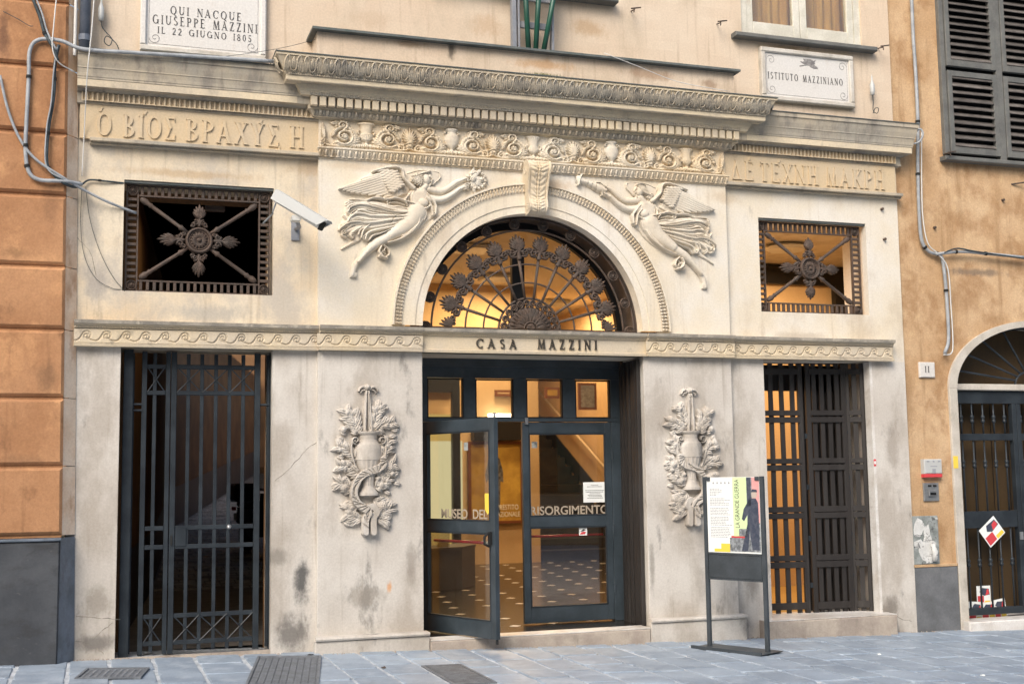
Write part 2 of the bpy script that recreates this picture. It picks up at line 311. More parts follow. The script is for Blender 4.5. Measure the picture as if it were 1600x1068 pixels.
# ---- carved relief: a height field over an upright plane, turned into real geometry
class HF:
    def __init__(s, x0, x1, z0, z1, st=.005):
        s.x = np.arange(x0, x1+st*.5, st); s.z = np.arange(z0, z1+st*.5, st); s.st = st
        s.X, s.Z = np.meshgrid(s.x, s.z); s.H = np.zeros_like(s.X)
    def win(s, xa, xb, za, zb):
        i0 = max(0, int((xa-s.x[0])/s.st)-1); i1 = min(len(s.x), int((xb-s.x[0])/s.st)+2)
        j0 = max(0, int((za-s.z[0])/s.st)-1); j1 = min(len(s.z), int((zb-s.z[0])/s.st)+2)
        return slice(j0, max(j1, j0)), slice(i0, max(i1, i0))
    def seg(s, p, q, r0, r1, h, b=0., dig=False, flat=False):
        r = max(r0, r1); w = s.win(min(p[0], q[0])-r, max(p[0], q[0])+r, min(p[1], q[1])-r, max(p[1], q[1])+r)
        X, Z = s.X[w], s.Z[w]
        if X.size == 0: return
        dx, dz = q[0]-p[0], q[1]-p[1]; L2 = dx*dx+dz*dz+1e-12
        t = np.clip(((X-p[0])*dx+(Z-p[1])*dz)/L2, 0, 1)
        d = np.hypot(X-p[0]-t*dx, Z-p[1]-t*dz); rr = r0+(r1-r0)*t
        prof = np.clip(1-(d/rr)**2, 0, 1); prof = np.sqrt(prof) if not flat else np.minimum(1, prof*3)
        ins = d < rr
        if isinstance(h, tuple): hh = h[0]+(h[1]-h[0])*t
        else: hh = h
        if dig: s.H[w] = np.where(ins, np.where(s.H[w] > 0, np.maximum(s.H[w]-hh*prof, 0.0006), 0), s.H[w])
        else: s.H[w] = np.where(ins, np.maximum(s.H[w], b+hh*prof), s.H[w])
    def path(s, pts, r, h, b=0., n=5, **k):
        P = catmull(pts, n) if n > 1 and len(pts) > 2 else [np.array(p) for p in pts]
        m = len(P)-1
        rr = np.interp(np.linspace(0, 1, m+1), np.linspace(0, 1, len(r)), r) if isinstance(r, (list, tuple)) else [r]*(m+1)
        for i in range(m): s.seg(P[i], P[i+1], rr[i], rr[i+1], h, b, **k)
    def blob(s, cx, cz, rx, rz, h, b=0., rot=0.):
        r = max(rx, rz); w = s.win(cx-r, cx+r, cz-r, cz+r); X, Z = s.X[w]-cx, s.Z[w]-cz
        c, n = math.cos(rot), math.sin(rot); u, v = X*c+Z*n, -X*n+Z*c
        p = 1-(u/rx)**2-(v/rz)**2
        s.H[w] = np.where(p > 0, np.maximum(s.H[w], b+h*np.sqrt(np.clip(p, 0, 1))), s.H[w])
    def ring(s, cx, cz, r, wd, h, b=0.):
        w = s.win(cx-r-wd, cx+r+wd, cz-r-wd, cz+r+wd); d = np.abs(np.hypot(s.X[w]-cx, s.Z[w]-cz)-r)
        p = 1-(d/wd)**2; s.H[w] = np.where(p > 0, np.maximum(s.H[w], b+h*np.sqrt(np.clip(p, 0, 1))), s.H[w])
    def leaf(s, cx, cz, ang, L, wd, h, b=0., tooth=0, pw=.8, vein=.4, curl=0.):
        w = s.win(cx-L-wd, cx+L+wd, cz-L-wd, cz+L+wd); X, Z = s.X[w]-cx, s.Z[w]-cz
        c, n = math.cos(ang), math.sin(ang); t = (X*c+Z*n)/L; v = (-X*n+Z*c)
        if curl: v = v-curl*L*t*t
        ok = (t > 0) & (t < 1); tt = np.clip(t, 1e-4, 1-1e-4)
        hw = wd*np.sin(PI*tt**.85)**pw
        if tooth: hw = hw*(1+.28*np.abs(np.sin(tt*PI*tooth))-.14)
        q = v/np.maximum(hw, 1e-6); p = 1-q*q
        hh = h*np.sqrt(np.clip(p, 0, 1))*(.55+.45*np.sin(PI*tt))*(1-vein*np.exp(-(v/(wd*.22))**2))
        s.H[w] = np.where(ok & (p > 0), np.maximum(s.H[w], b+hh), s.H[w])
    def spiral(s, cx, cz, r, turns, a0, sgn, wd, h, b=0., rin=.12):
        m = int(16*turns); P = []
        for i in range(m+1):
            t = i/m; rad = r*((1-t)+rin*t); a = a0+sgn*2*PI*turns*t; P.append((cx+rad*math.cos(a), cz+rad*math.sin(a)))
        for i in range(m):
            t = i/m; s.seg(P[i], P[i+1], wd*(1-.45*t), wd*(1-.45*(t+1/m)), h, b)
        return P[0]
    def poly(s, pts, h, soft, b=0.):
        pts = np.array(pts); w = s.win(pts[:, 0].min(), pts[:, 0].max(), pts[:, 1].min(), pts[:, 1].max()); X, Z = s.X[w], s.Z[w]
        ins = np.zeros(X.shape, bool); dm = np.full(X.shape, 1e9); n = len(pts)
        for i in range(n):
            (xa, za), (xb, zb) = pts[i], pts[(i+1) % n]
            cr = ((za > Z) != (zb > Z)) & (X < (xb-xa)*(Z-za)/(zb-za+1e-12)+xa); ins ^= cr
            dx, dz = xb-xa, zb-za; t = np.clip(((X-xa)*dx+(Z-za)*dz)/(dx*dx+dz*dz+1e-12), 0, 1)
            dm = np.minimum(dm, np.hypot(X-xa-t*dx, Z-za-t*dz))
        e = np.clip(dm/soft, 0, 1); hh = b+h*np.sqrt(1-(1-e)**2)
        s.H[w] = np.where(ins, np.maximum(s.H[w], hh), s.H[w])
    def mesh(s, name, m, back=0.002, B=None, thr=5e-4, smooth=True):
        H = s.H; on = H > thr
        cell = on[:-1, :-1] | on[1:, :-1] | on[:-1, 1:] | on[1:, 1:]
        used = np.zeros(H.shape, bool)
        used[:-1, :-1] |= cell; used[1:, :-1] |= cell; used[:-1, 1:] |= cell; used[1:, 1:] |= cell
        idx = -np.ones(H.shape, int); nv = used.sum(); idx[used] = np.arange(nv)
        y = np.where(on, -H, back)
        if B is not None: y = y-B
        co = np.stack([s.X[used], y[used], s.Z[used]], 1)
        a, b_, c, d = idx[:-1, :-1][cell], idx[:-1, 1:][cell], idx[1:, 1:][cell], idx[1:, :-1][cell]
        F = np.stack([a, b_, c, d], 1)
        me = bpy.data.meshes.new(name); me.vertices.add(nv); me.vertices.foreach_set('co', co.ravel())
        me.loops.add(F.size); me.loops.foreach_set('vertex_index', F.ravel().astype(np.int32))
        me.polygons.add(len(F)); me.polygons.foreach_set('loop_start', np.arange(0, F.size, 4, dtype=np.int32)); me.polygons.foreach_set('loop_total', np.full(len(F), 4, np.int32))
        me.polygons.foreach_set('use_smooth', [smooth]*len(F)); me.materials.append(MT[m]); me.update(calc_edges=True); me.validate()
        return me
    def build(s, name, m, parent, Y=0., loc=None, **k):
        me = s.mesh(name, m, **k); l = loc or (0, Y, 0); return newobj(name, me, parent, l)

# ---- capitals with serifs, drawn as strokes
TK, TN = .17, .075
def glyph(ch):
    P = []
    def st(x0, y0, x1, y1, w):
        dx, dy = x1-x0, y1-y0
        if abs(dy) < 1e-6: P.append([(x0, y0-w/2), (x1, y0-w/2), (x1, y0+w/2), (x0, y0+w/2)])
        else:
            k = w*math.hypot(dx, dy)/abs(dy)/2; P.append([(x0-k, y0), (x0+k, y0), (x1+k, y1), (x1-k, y1)])
    def sf(x, y, w=.3):
        s = .045; y0 = y if y < .5 else y-s; P.append([(x-w/2, y0), (x+w/2, y0), (x+w/2, y0+s), (x-w/2, y0+s)])
    def stem(x, s=True, y0=0, y1=1):
        st(x, y0, x, y1, TK)
        if s: sf(x, y0); sf(x, y1)
    def arc(cx, cy, rx, ry, a0, a1, tk=TK, tn=TN, n=12):
        O, I = [], []
        for i in range(n+1):
            a = R_(a0+(a1-a0)*i/n); w = tn+(tk-tn)*abs(math.cos(a))**1.2; c, s_ = math.cos(a), math.sin(a)
            O.append((cx+rx*c, cy+ry*s_)); I.append((cx+(rx-w)*c, cy+(ry-min(w, tn*1.3+.0*w))*s_))
        for i in range(n): P.append([O[i], O[i+1], I[i+1], I[i]])
    w = .7
    if ch in 'AΑ': st(.06, 0, .38, 1, TN); st(.66, 0, .34, 1, TK); st(.18, .33, .56, .33, TN); sf(.06, 0, .24); sf(.66, 0, .3); w = .78
    elif ch == 'Δ': st(.07, 0, .38, 1, TN); st(.68, 0, .35, 1, TK); st(.04, .04, .74, .04, .08); w = .8
    elif ch in 'BΒ': stem(.14); arc(.22, .745, .34, .255, -90, 90); arc(.22, .26, .42, .26, -90, 90); st(.1, .03, .24, .03, TN); st(.1, .97, .24, .97, TN); st(.1, .5, .24, .5, TN); w = .7
    elif ch == 'C': arc(.46, .5, .44, .5, 48, 312); P.append([(.72, .68), (.78, .68), (.78, .96), (.72, .9)]); w = .8
    elif ch == 'D': stem(.14); arc(.26, .5, .5, .5, -90, 90); st(.1, .03, .28, .03, TN); st(.1, .97, .28, .97, TN); w = .8
    elif ch in 'EΕ': stem(.14); st(.1, .03, .58, .03, TN); st(.1, .97, .55, .97, TN); st(.1, .52, .44, .52, TN); P.append([(.53, 0), (.58, 0), (.58, .2), (.54, .06)]); P.append([(.5, .94), (.55, .8), (.55, 1), (.5, 1)]); w = .64
    elif ch == 'G': arc(.46, .5, .44, .5, 48, 318); st(.76, .05, .76, .42, TK); sf(.76, .44, .28); w = .9
    elif ch in 'HΗ': stem(.15); stem(.65); st(.15, .5, .65, .5, TN); w = .8
    elif ch in 'IΙ1': stem(.15); w = .3
    elif ch in 'KΚ': stem(.14); st(.2, .42, .6, 1, TN); st(.68, 0, .3, .58, TK); sf(.68, 0, .26); sf(.58, 1, .24); w = .76
    elif ch == 'L': stem(.14); st(.1, .03, .56, .03, TN); P.append([(.5, 0), (.56, 0), (.56, .25), (.51, .06)]); w = .6
    elif ch in 'MΜ': st(.12, 0, .16, 1, TN); st(.48, 0, .2, 1, TK); st(.44, 0, .74, 1, TN); st(.82, 0, .76, 1, TK); sf(.12, 0, .24); sf(.82, 0, .3); w = .96
    elif ch in 'NΝ': st(.12, 0, .12, 1, TN); st(.68, 0, .14, 1, TK); st(.68, 0, .68, 1, TN); sf(.12, 0, .24); sf(.68, 1, .24); sf(.1, 1, .2); w = .8
    elif ch in 'OΟQ':
        arc(.44, .5, .43, .5, 0, 360, n=22); w = .88
        if ch == 'Q': st(.78, -.18, .46, .1, .13)
    elif ch in 'PΡ': stem(.14); arc(.24, .73, .38, .27, -90, 90); st(.1, .97, .26, .97, TN); st(.1, .48, .26, .48, TN); w = .64
    elif ch == 'R': stem(.14); arc(.24, .74, .36, .26, -90, 90); st(.1, .97, .26, .97, TN); st(.1, .5, .26, .5, TN); st(.66, 0, .36, .5, TK); sf(.68, 0, .2); w = .74
    elif ch == 'S': arc(.3, .745, .25, .255, 30, 270, TK, TN); arc(.3, .26, .27, .265, -150, 90, TK, TN); w = .6
    elif ch == 'Σ': st(.06, .97, .6, .97, TN); st(.06, .03, .62, .03, TN); st(.34, .5, .1, 1, TK); st(.08, 0, .34, .5, TN); P.append([(.56, 0), (.62, 0), (.62, .25), (.57, .06)]); P.append([(.54, .94), (.6, .78), (.6, 1), (.54, 1)]); w = .68
    elif ch in 'TΤ': stem(.35, False); sf(.35, 0); st(.04, .97, .66, .97, TN); P.append([(.04, 1), (.04, .78), (.08, .94)]); P.append([(.66, 1), (.62, .94), (.66, .78)]); w = .7
    elif ch == 'U': st(.14, .32, .14, 1, TK); st(.68, .3, .68, 1, TN); arc(.39, .33, .31, .33, 180, 360, TK*.9); sf(.14, 1); sf(.68, 1, .24); w = .8
    elif ch == 'V': st(.4, 0, .12, 1, TK); st(.4, 0, .66, 1, TN); sf(.12, 1); sf(.66, 1, .24); w = .76
    elif ch in 'XΧ': st(.66, 0, .14, 1, TK); st(.1, 0, .64, 1, TN); sf(.1, 0, .24); sf(.66, 0, .28); sf(.14, 1, .28); sf(.64, 1, .24); w = .76
    elif ch in 'YΥ': st(.36, 0, .36, .48, TK); st(.36, .42, .1, 1, TK); st(.37, .44, .64, 1, TN); sf(.36, 0); sf(.1, 1, .26); sf(.64, 1, .24); w = .74
    elif ch == 'Z': st(.05, .97, .6, .97, TN); st(.05, .03, .64, .03, TN); st(.12, 0, .54, 1, TK); P.append([(.05, 1), (.05, .76), (.1, .94)]); P.append([(.64, 0), (.64, .24), (.58, .06)]); w = .68
    elif ch == '2': arc(.3, .7, .26, .3, -25, 170); st(.08, .03, .56, .03, .1); st(.08, .04, .5, .6, .09); w = .62
    elif ch == '8': arc(.3, .74, .24, .26, 0, 360, .12); arc(.3, .26, .28, .28, 0, 360, .13); w = .6
    elif ch == '0': arc(.3, .5, .28, .5, 0, 360, .14); w = .6
    elif ch == '5': st(.12, .97, .52, .97, .08); st(.14, .5, .14, 1, .06); arc(.28, .3, .26, .3, -150, 110, .14); w = .6
    elif ch == "'": P.append([(.02, .86), (.1, .86), (.2, 1.1), (.08, 1.1)]); w = .0
    elif ch == '`': P.append([(.1, .86), (.18, .86), (.1, 1.1), (-.02, 1.1)]); w = .0
    elif ch == '.': P.append([(0, -.1), (.1, -.22), (.18, 0), (.06, .02)]); w = .0
    elif ch == ' ': w = .5
    return P, w
def text_len(s, gap=.22): return sum(glyph(c)[1]+(gap if glyph(c)[1] else 0) for c in s)-gap
def letters(s, x0, x1, z, h, Y, dep, m, parent, name='letter', single=False, z1=None, gap=.22, track=None):
    "line of capitals between x0 and x1, each letter an object of its own unless single; z1 is the base line at x1"
    tot = text_len(s, gap); sx = (x1-x0)/tot; z1 = z if z1 is None else z1; x = 0; big = MB(); out = []
    for ch in s:
        P, w = glyph(ch); xx = x0+x*sx; zz = z+(z1-z)*(xx-x0)/(x1-x0)
        mb = big if single else MB()
        for i, p in enumerate(P):
            ox, oz = (xx, zz) if single else (0, 0)
            mb.prism([(ox+a*sx, oz+b*h) for a, b in p], (Y if single else 0)-dep-.00025*(i % 7), (Y if single else 0)+.001)
        if P and not single: out.append(mb.build(name, m, parent, loc=(xx, Y, zz)))
        if w: x += w+gap
    if single: return big.build(name, m, parent)
    return out
def sans(s, size, m, name, parent, loc, rot=(PI/2, 0, 0), ext=.001, sx=1, align='LEFT', bold=0.0):
    cu = bpy.data.curves.new(name, 'FONT'); cu.body = s; cu.size = size; cu.extrude = ext; cu.align_x = align; cu.offset = bold
    o = bpy.data.objects.new(name, cu); COL.objects.link(o); dg = bpy.context.evaluated_depsgraph_get()
    me = bpy.data.meshes.new_from_object(o.evaluated_get(dg)); bpy.data.objects.remove(o)
    me.materials.clear(); me.materials.append(MT[m]); me.name = name
    return newobj(name, me, parent, loc, rot, (sx, 1, 1))

# ================================================================== GROUND
def gz(x): return .455-.0245*x
g = MB()
xs = np.linspace(-12, 14, 27)
vs = []; fs = []
for i, xx in enumerate(xs):
    for yy in (-16, .9): vs.append((xx, yy, gz(xx)-.010))
for i in range(len(xs)-1): fs.append((2*i, 2*i+2, 2*i+3, 2*i+1))
g.add(vs, fs)
street = g.build('street', 'mortar'); tag(street, kind='structure')
# paving slabs in courses that run away from the wall
slabs = []
def slab(x0, x1, y0, y1):
    mb = MB(); zt = rng.uniform(-.004, .004); c = .008
    tl = rng.uniform(-.004, .004, 4)
    cx, cy = (x0+x1)/2, (y0+y1)/2
    j = lambda: rng.uniform(-.006, .006)
    cor = [(x0+j(), y0+j()), (x1+j(), y0+j()), (x1+j(), y1+j()), (x0+j(), y1+j())]
    # rounded, slightly worn edge outline
    ol = []
    for i in range(4):
        a = cor[i]; b = cor[(i+1) % 4]
        for t in (.06, .5, .94):
            k = rng.uniform(-.003, .003); ol.append((a[0]+(b[0]-a[0])*t+k, a[1]+(b[1]-a[1])*t+k))
    n = len(ol)
    def zf(x, y): return gz(x)+zt+((x-cx)*tl[0]+(y-cy)*tl[1])*2
    top = [(cx+(x-cx)*.965, cy+(y-cy)*.97, zf(x, y)) for x, y in ol]; mid = [(x, y, zf(x, y)-c) for x, y in ol]; bot = [(x, y, zf(x, y)-.04) for x, y in ol]
    mb.add(top+mid+bot, [tuple(range(n))]+[(i, i+n, (i+1) % n+n, (i+1) % n) for i in range(n)]+[(i+n, i+2*n, (i+1) % n+2*n, (i+1) % n+n) for i in range(n)])
    mb.build('paving_stone', 'paving', street)
holes = [(-1.32, -.98, -2.0, -.97)]
x = -5.2; ci = 0
while x < 6.4:
    wd = rng.uniform(.29, .37); y = .55 if x > 3.9 else -.02; y -= 0 if ci % 2 else .0
    first = True
    while y > -3.3:
        ln = rng.uniform(.38, .62) if not first else rng.uniform(.2, .55)
        first = False
        y0, y1 = y-ln, y
        x0, x1 = x+.014, x+wd-.014
        cuts = [(x0, x1, y0+.010, y1-.010)]
        for hx0, hx1, hy0, hy1 in holes:
            new = []
            for a, b, c_, d_ in cuts:
                if b <= hx0 or a >= hx1 or d_ <= hy0 or c_ >= hy1: new.append((a, b, c_, d_)); continue
                if a < hx0: new.append((a, hx0-.008, c_, d_))
                if b > hx1: new.append((hx1+.008, b, c_, d_))
                a2, b2 = max(a, hx0), min(b, hx1)
                if c_ < hy0: new.append((a2, b2, c_, hy0-.008))
                if d_ > hy1: new.append((a2, b2, hy1+.008, d_))
            cuts = new
        vis = y1 > -3.3 and (x1 > -4.8) and not (x1 < 0 and y1 < -2.4 and x1 < -1.2)
        for a, b, c_, d_ in cuts:
            if b-a > .03 and d_-c_ > .03 and vis: slab(a, b, c_, d_)
        y = y0
    x += wd; ci += 1
# manhole covers
def manhole(label, x0, x1, y0, y1, kind, rz=0, lift=0):
    t = thing('manhole_cover', label, 'manhole cover', ((x0+x1)/2, (y0+y1)/2, gz((x0+x1)/2)+lift), rz); t.rotation_euler = (0, .0245, rz)
    w, d = (x1-x0)/2, (y1-y0)/2
    MB().box(-w, w, -d, d, -.03, -.008).build('plate', 'manhole', t)
    f = MB(); e = .018
    f.box(-w, w, -d, -d+e, -.02, .002); f.box(-w, w, d-e, d, -.02, .002); f.box(-w, -w+e, -d+e, d-e, -.02, .002); f.box(w-e, w, -d+e, d-e, -.02, .002)
    f.build('frame', 'manhole', t)
    r = MB()
    if kind == 'diamond':
        n = int(w*2/.045)
        for i in range(n):
            for k in range(int(d*2/.045)):
                cx, cy = -w+.04+i*.045, -d+.04+k*.045
                if cx < w-.03 and cy < d-.03:
                    s = .015; r.add([(cx-s, cy, -.006), (cx, cy-s, -.006), (cx+s, cy, -.006), (cx, cy+s, -.006), (cx, cy, .0015)], [(0, 1, 4), (1, 2, 4), (2, 3, 4), (3, 0, 4)])
    elif kind == 'grate':
        for i in range(9):
            for k in range(int(d*2/.05)-1):
                cx, cy = -w+.05+i*(2*w-.1)/8, -d+.05+k*.05
                r.box(cx-.021, cx+.021, cy-.014, cy+.014, -.006, .001)
    else:
        for k in range(int(d*2/.022)-2):
            cy = -d+.035+k*.022; r.box(-w+.03, w-.03, cy-.006, cy+.006, -.006, .001)
    o = r.build('tread', 'manhole', t); tag(o, kind='stuff')
    return t
manhole('small grey cast iron cover of raised diamonds in front of the barred gate', -3.79, -3.34, -1.08, -.62, 'diamond', R_(-9.6), .013)
manhole('large iron cover with rows of studs in the paving left of the glass door', -2.373-.25, -2.373+.25, -1.148-.85, -1.148+.85, 'grate', R_(-10.4), .013)
manhole('narrow finely ribbed iron cover in the paving below the glass door', -1.31, -.99, -1.9, -.98, 'ribs')

# ================================================================== MUSEUM BUILDING
mus = thing('museum_building', 'cream museum front with a carved arch, two winged figures and CASA MAZZINI over the door', 'building', (0, 0, 0))
XA, XB, XP, XD = 2.33, 3.545, 1.957, 1.049
ZB0, ZB1 = 3.0, 3.205
ZW0, ZW1 = 3.464, 4.385
TH = .42
for sgn in (-1, 1):
    lo = MB()
    a, b = sorted((sgn*XP, sgn*XA)); lo.box(a, b, 0, TH, .2, ZB0)
    a, b = sorted((sgn*XB, sgn*3.93)); lo.box(a, b, 0, TH, .2, ZB0)
    lo.build('pier_wall', 'stone_pale', mus)
    up = MB(); a, b = sorted((sgn*XP, sgn*3.93))
    up.box(a, b, 0, TH, ZB0+.0, ZW0); up.box(a, b, 0, TH, ZW1, 5.32)
    a, b = sorted((sgn*XP, sgn*XA)); up.box(a, b, 0, TH, ZW0, ZW1)
    a, b = sorted((sgn*XB, sgn*3.93)); up.box(a, b, 0, TH, ZW0, ZW1)
    up.build('wing_wall', 'plaster_wing' if sgn < 0 else 'plaster_cream', mus)
    a, b = sorted((sgn*XD, sgn*(XP+.0))); MB().box(a, b, -.05, TH, .2, ZB0, .004).build('pilaster', 'stone_pale', mus)
    # plinth
    a, b = sorted((sgn*(XD-.03), sgn*(XP+.03)))
    p = MB().box(a, b, -.14, -.0501, .25, .60, .008).build('plinth', 'stone_pale', mus)
    MB().tube([(a+.004, -.145, .615), (b-.004, -.145, .615)], .017, 8).box(a+.01, b-.01, -.14, -.051, .60, .632).build('plinth_moulding', 'stone_pale', p)
# arch panel
def arch_panel(R, zc, x0, x1, z0, z1, Y, n=48):
    A = []; O = []
    for i in range(n+1):
        a = PI*i/n; ca, sa = math.cos(a), math.sin(a); A.append((R*ca, zc+R*sa))
        t = min((x1/ca) if ca > 1e-6 else 1e9, (x0/ca) if ca < -1e-6 else 1e9, ((z1-zc)/sa) if sa > 1e-6 else 1e9)
        O.append((t*ca, zc+t*sa))
    # insert exact corners
    vs = []; fs = []
    for i in range(n+1): vs += [(A[i][0], Y, A[i][1]), (O[i][0], Y, O[i][1])]
    for i in range(n):
        fs.append((2*i, 2*i+1, 2*i+3, 2*i+2))
        (xa, za), (xb, zb) = O[i], O[i+1]
        if abs(xa-x1) < 1e-6 and abs(zb-z1) < 1e-6 and xb < x1-1e-6 and za < z1-1e-6: vs.append((x1, Y, z1)); fs.append((2*i+1, len(vs)-1, 2*i+3))
        if abs(xb-x0) < 1e-6 and abs(za-z1) < 1e-6 and xa > x0+1e-6 and zb < z1-1e-6: vs.append((x0, Y, z1)); fs.append((2*i+1, len(vs)-1, 2*i+3))
    return vs, fs
ZC = 3.235
vs, fs = arch_panel(1.2, ZC, -XP, XP, ZC, 5.0, -.05)
pb = MB().add(vs, fs)
pb.box(-XP, -1.2, -.05, TH, ZB0, ZC); pb.box(1.2, XP, -.05, TH, ZB0, ZC)
pb.add([(-XP, -.05, ZC), (-XP, -.05, 5.0), (-XP, 0, 5.0), (-XP, 0, ZC)], [(0, 1, 2, 3)]).add([(XP, -.05, ZC), (XP, -.05, 5.0), (XP, 0, 5.0), (XP, 0, ZC)], [(3, 2, 1, 0)])
arch_wall = pb.build('arch_wall', 'plaster_cream', mus)
MB().box(-1.2, 1.2, -.05, TH, ZB0, ZB1+.01).box(-1.9, 1.9, TH, TH+.02, 4.36, 5.2).build('lintel', 'plaster_cream', mus)
def ringmesh(R0, R1, Y0, Y1, zc=ZC, a0=0., a1=PI, n=64):
    "flat ring facing the street with inner and outer edge"
    m = MB(); vs = []
    for i in range(n+1):
        a = a0+(a1-a0)*i/n; c, s_ = math.cos(a), math.sin(a)
        vs += [(R0*c, Y1, zc+R0*s_), (R0*c, Y0, zc+R0*s_), (R1*c, Y0, zc+R1*s_), (R1*c, Y1, zc+R1*s_)]
    fs = []
    for i in range(n):
        for k in range(3): fs.append((4*i+k, 4*i+k+1, 4*i+4+k+1, 4*i+4+k))
    return m.add(vs, fs)
arch_ring = ringmesh(1.046, 1.235, -.060, .06).build('archivolt', 'plaster_cream', mus)
ringmesh(1.115, 1.235, -.068, -.055).build('archivolt_step', 'plaster_cream', arch_ring)
auto_smooth(arch_ring)
# carved outer moulding of the arch: small leaves round the arc
om = MB(); ringmesh(1.235, 1.305, -.070, -.04).build('moulding_ground', 'relief_stone', arch_ring)
n = 128; vsA = []
m = MB()
for k in range(n):
    a = PI*(k+.5)/n
    rad = Vector((math.cos(a), 0, math.sin(a))); tan = Vector((-math.sin(a), 0, math.cos(a)))
    c0 = Vector((0, 0, ZC))
    for dr, w_, h_ in ((1.241, .0105, .013), (1.272, .0090, .016)):
        p = c0+rad*dr
        pts = [p-tan*w_*.9, p+rad*.014-tan*w_*.5, p+rad*.030, p+rad*.014+tan*w_*.5, p+tan*w_*.9, p-rad*.006]
        top = [q+Vector((0, -.085-h_*.3, 0)) for q in pts]
        mm = p+rad*.010+Vector((0, -.085-h_, 0))
        i0 = len(m.v); m.add([tuple(q) for q in top]+[tuple(mm)]+[(q.x, -.08, q.z) for q in pts], [(i, (i+1) % 6, 6) for i in range(6)]+[(i, i+7, (i+1) % 6+7, (i+1) % 6) for i in range(6)])
o = m.build('leaf_moulding', 'frieze_stone', arch_ring); tag(o, kind='stuff')
ringmesh(1.305, 1.322, -.09, -.04).build('outer_bead', 'plaster_cream', arch_ring)
# intrados (painted reveal) and window frame
md = MB(); vs = []; n = 48
for i in range(n+1):
    a = PI*i/n; vs += [(1.046*math.cos(a), .06, ZC+1.046*math.sin(a)), (1.046*math.cos(a), TH, ZC+1.046*math.sin(a))]
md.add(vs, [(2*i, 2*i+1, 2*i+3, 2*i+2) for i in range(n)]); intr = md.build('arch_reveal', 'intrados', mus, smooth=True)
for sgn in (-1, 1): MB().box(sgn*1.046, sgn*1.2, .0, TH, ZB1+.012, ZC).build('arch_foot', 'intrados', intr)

# ---- band with running scrolls
def bandseg(x0, x1, Y, m='band_stone'):
    b = MB()
    e = .012
    prof = [(ZB0, 0), (ZB0, -.010), (ZB0+.022, -.014), (ZB0+.028, .004), (ZB1-.062, .004), (ZB1-.058, -.006), (ZB1-.045, -.010), (ZB1-.03, -.028), (ZB1-.008, -.045), (ZB1, -.045)]
    pts = [(Y+dy, z) for z, dy in prof]+[(0.05, ZB1), (0.05, ZB0)]
    n = len(pts); vs = [(x0, y, z) for y, z in pts]+[(x1, y, z) for y, z in pts]
    b.add(vs, [(i, (i+1) % n, (i+1) % n+n, i+n) for i in range(n)]+[tuple(range(n-1, -1, -1)), tuple(range(n, 2*n))])
    return b.build('scroll_band', m, mus)
sc = HF(-.076, .0765, -.06, .06, .0036)
def wave(h):
    # wave scroll: the tail rises from the left foot, curls into a spiral
    h.H[:] = .010
    P = [(-.076, -.044), (-.045, -.040), (-.022, -.018), (-.006, .014), (.012, .036), (.036, .038), (.054, .020), (.054, -.006), (.036, -.022), (.014, -.018), (.006, .000), (.016, .016), (.032, .014), (.034, .000)]
    h.path([(a-.004, b) for a, b in P], [.0075, .0065, .0052], .014, dig=True, n=4)
    h.path([(.034, -.030), (.052, -.034), (.078, -.044)], [.005, .006], .012, dig=True, n=3)
    h.blob(.021, -.001, .007, .007, .018)
wave(sc)
scroll_me = sc.mesh('wave_scroll', 'band_stone')
def scrolls(x0, n, pitch, Y, par, mirror=False):
    for i in range(n): newobj('wave_scroll', scroll_me, par, (x0+i*pitch, Y, (ZB0+ZB1)/2-.019), None, (-1 if mirror else 1, 1, .92))
def beads(x0, x1, Y, z, par, pitch=.019, r=.0062):
    m = MB(); n = int((x1-x0)/pitch)
    for i in range(n):
        cx = x0+(i+.5)*pitch; m.add([(cx-r, Y, z-r), (cx+r, Y, z-r), (cx+r, Y, z+r), (cx-r, Y, z+r), (cx, Y-r*1.2, z)], [(0, 1, 4), (1, 2, 4), (2, 3, 4), (3, 0, 4)])
    tag(m.build('bead_row', 'band_stone', par), kind='stuff')
for (x0, x1, Y, first, cnt) in ((-3.905, -1.957, -.06, -3.86+.03, 13), (-1.957, -1.064, -.11, -1.90, 6), (1.064, 1.957, -.11, 1.125, 6), (1.957, 3.76, -.06, 2.00, 12)):
    b = bandseg(x0, x1, Y)
    scrolls(first, cnt, .1515 if cnt != 6 else .153, Y+.003, b)
    beads(x0, x1, Y-.009, ZB0+.014, b); beads(x0, x1, Y-.012, ZB1-.052, b)
    MB().box(x0+.001, x1-.001, Y-.0475, Y-.02, ZB1-.026, ZB1+.003).build('band_cap', 'grime_and_dark_gap', b)
b = bandseg(-1.0635, 1.0635, -.085)
beads(-1.06, 1.06, -.094, ZB0+.014, b); beads(-1.06, 1.06, -.097, ZB1-.052, b)
MB().box(-1.062, 1.062, -.1325, -.10, ZB1-.026, ZB1+.003).build('band_cap', 'grime_and_dark_gap', b)
letters('CASA', -.572, -.196, ZB0+.046, .082, -.082, .014, 'bronze_dark', b, gap=.5)
letters('MAZZINI', .003, .575, ZB0+.050, .084, -.082, .014, 'bronze_dark', b, gap=.5)

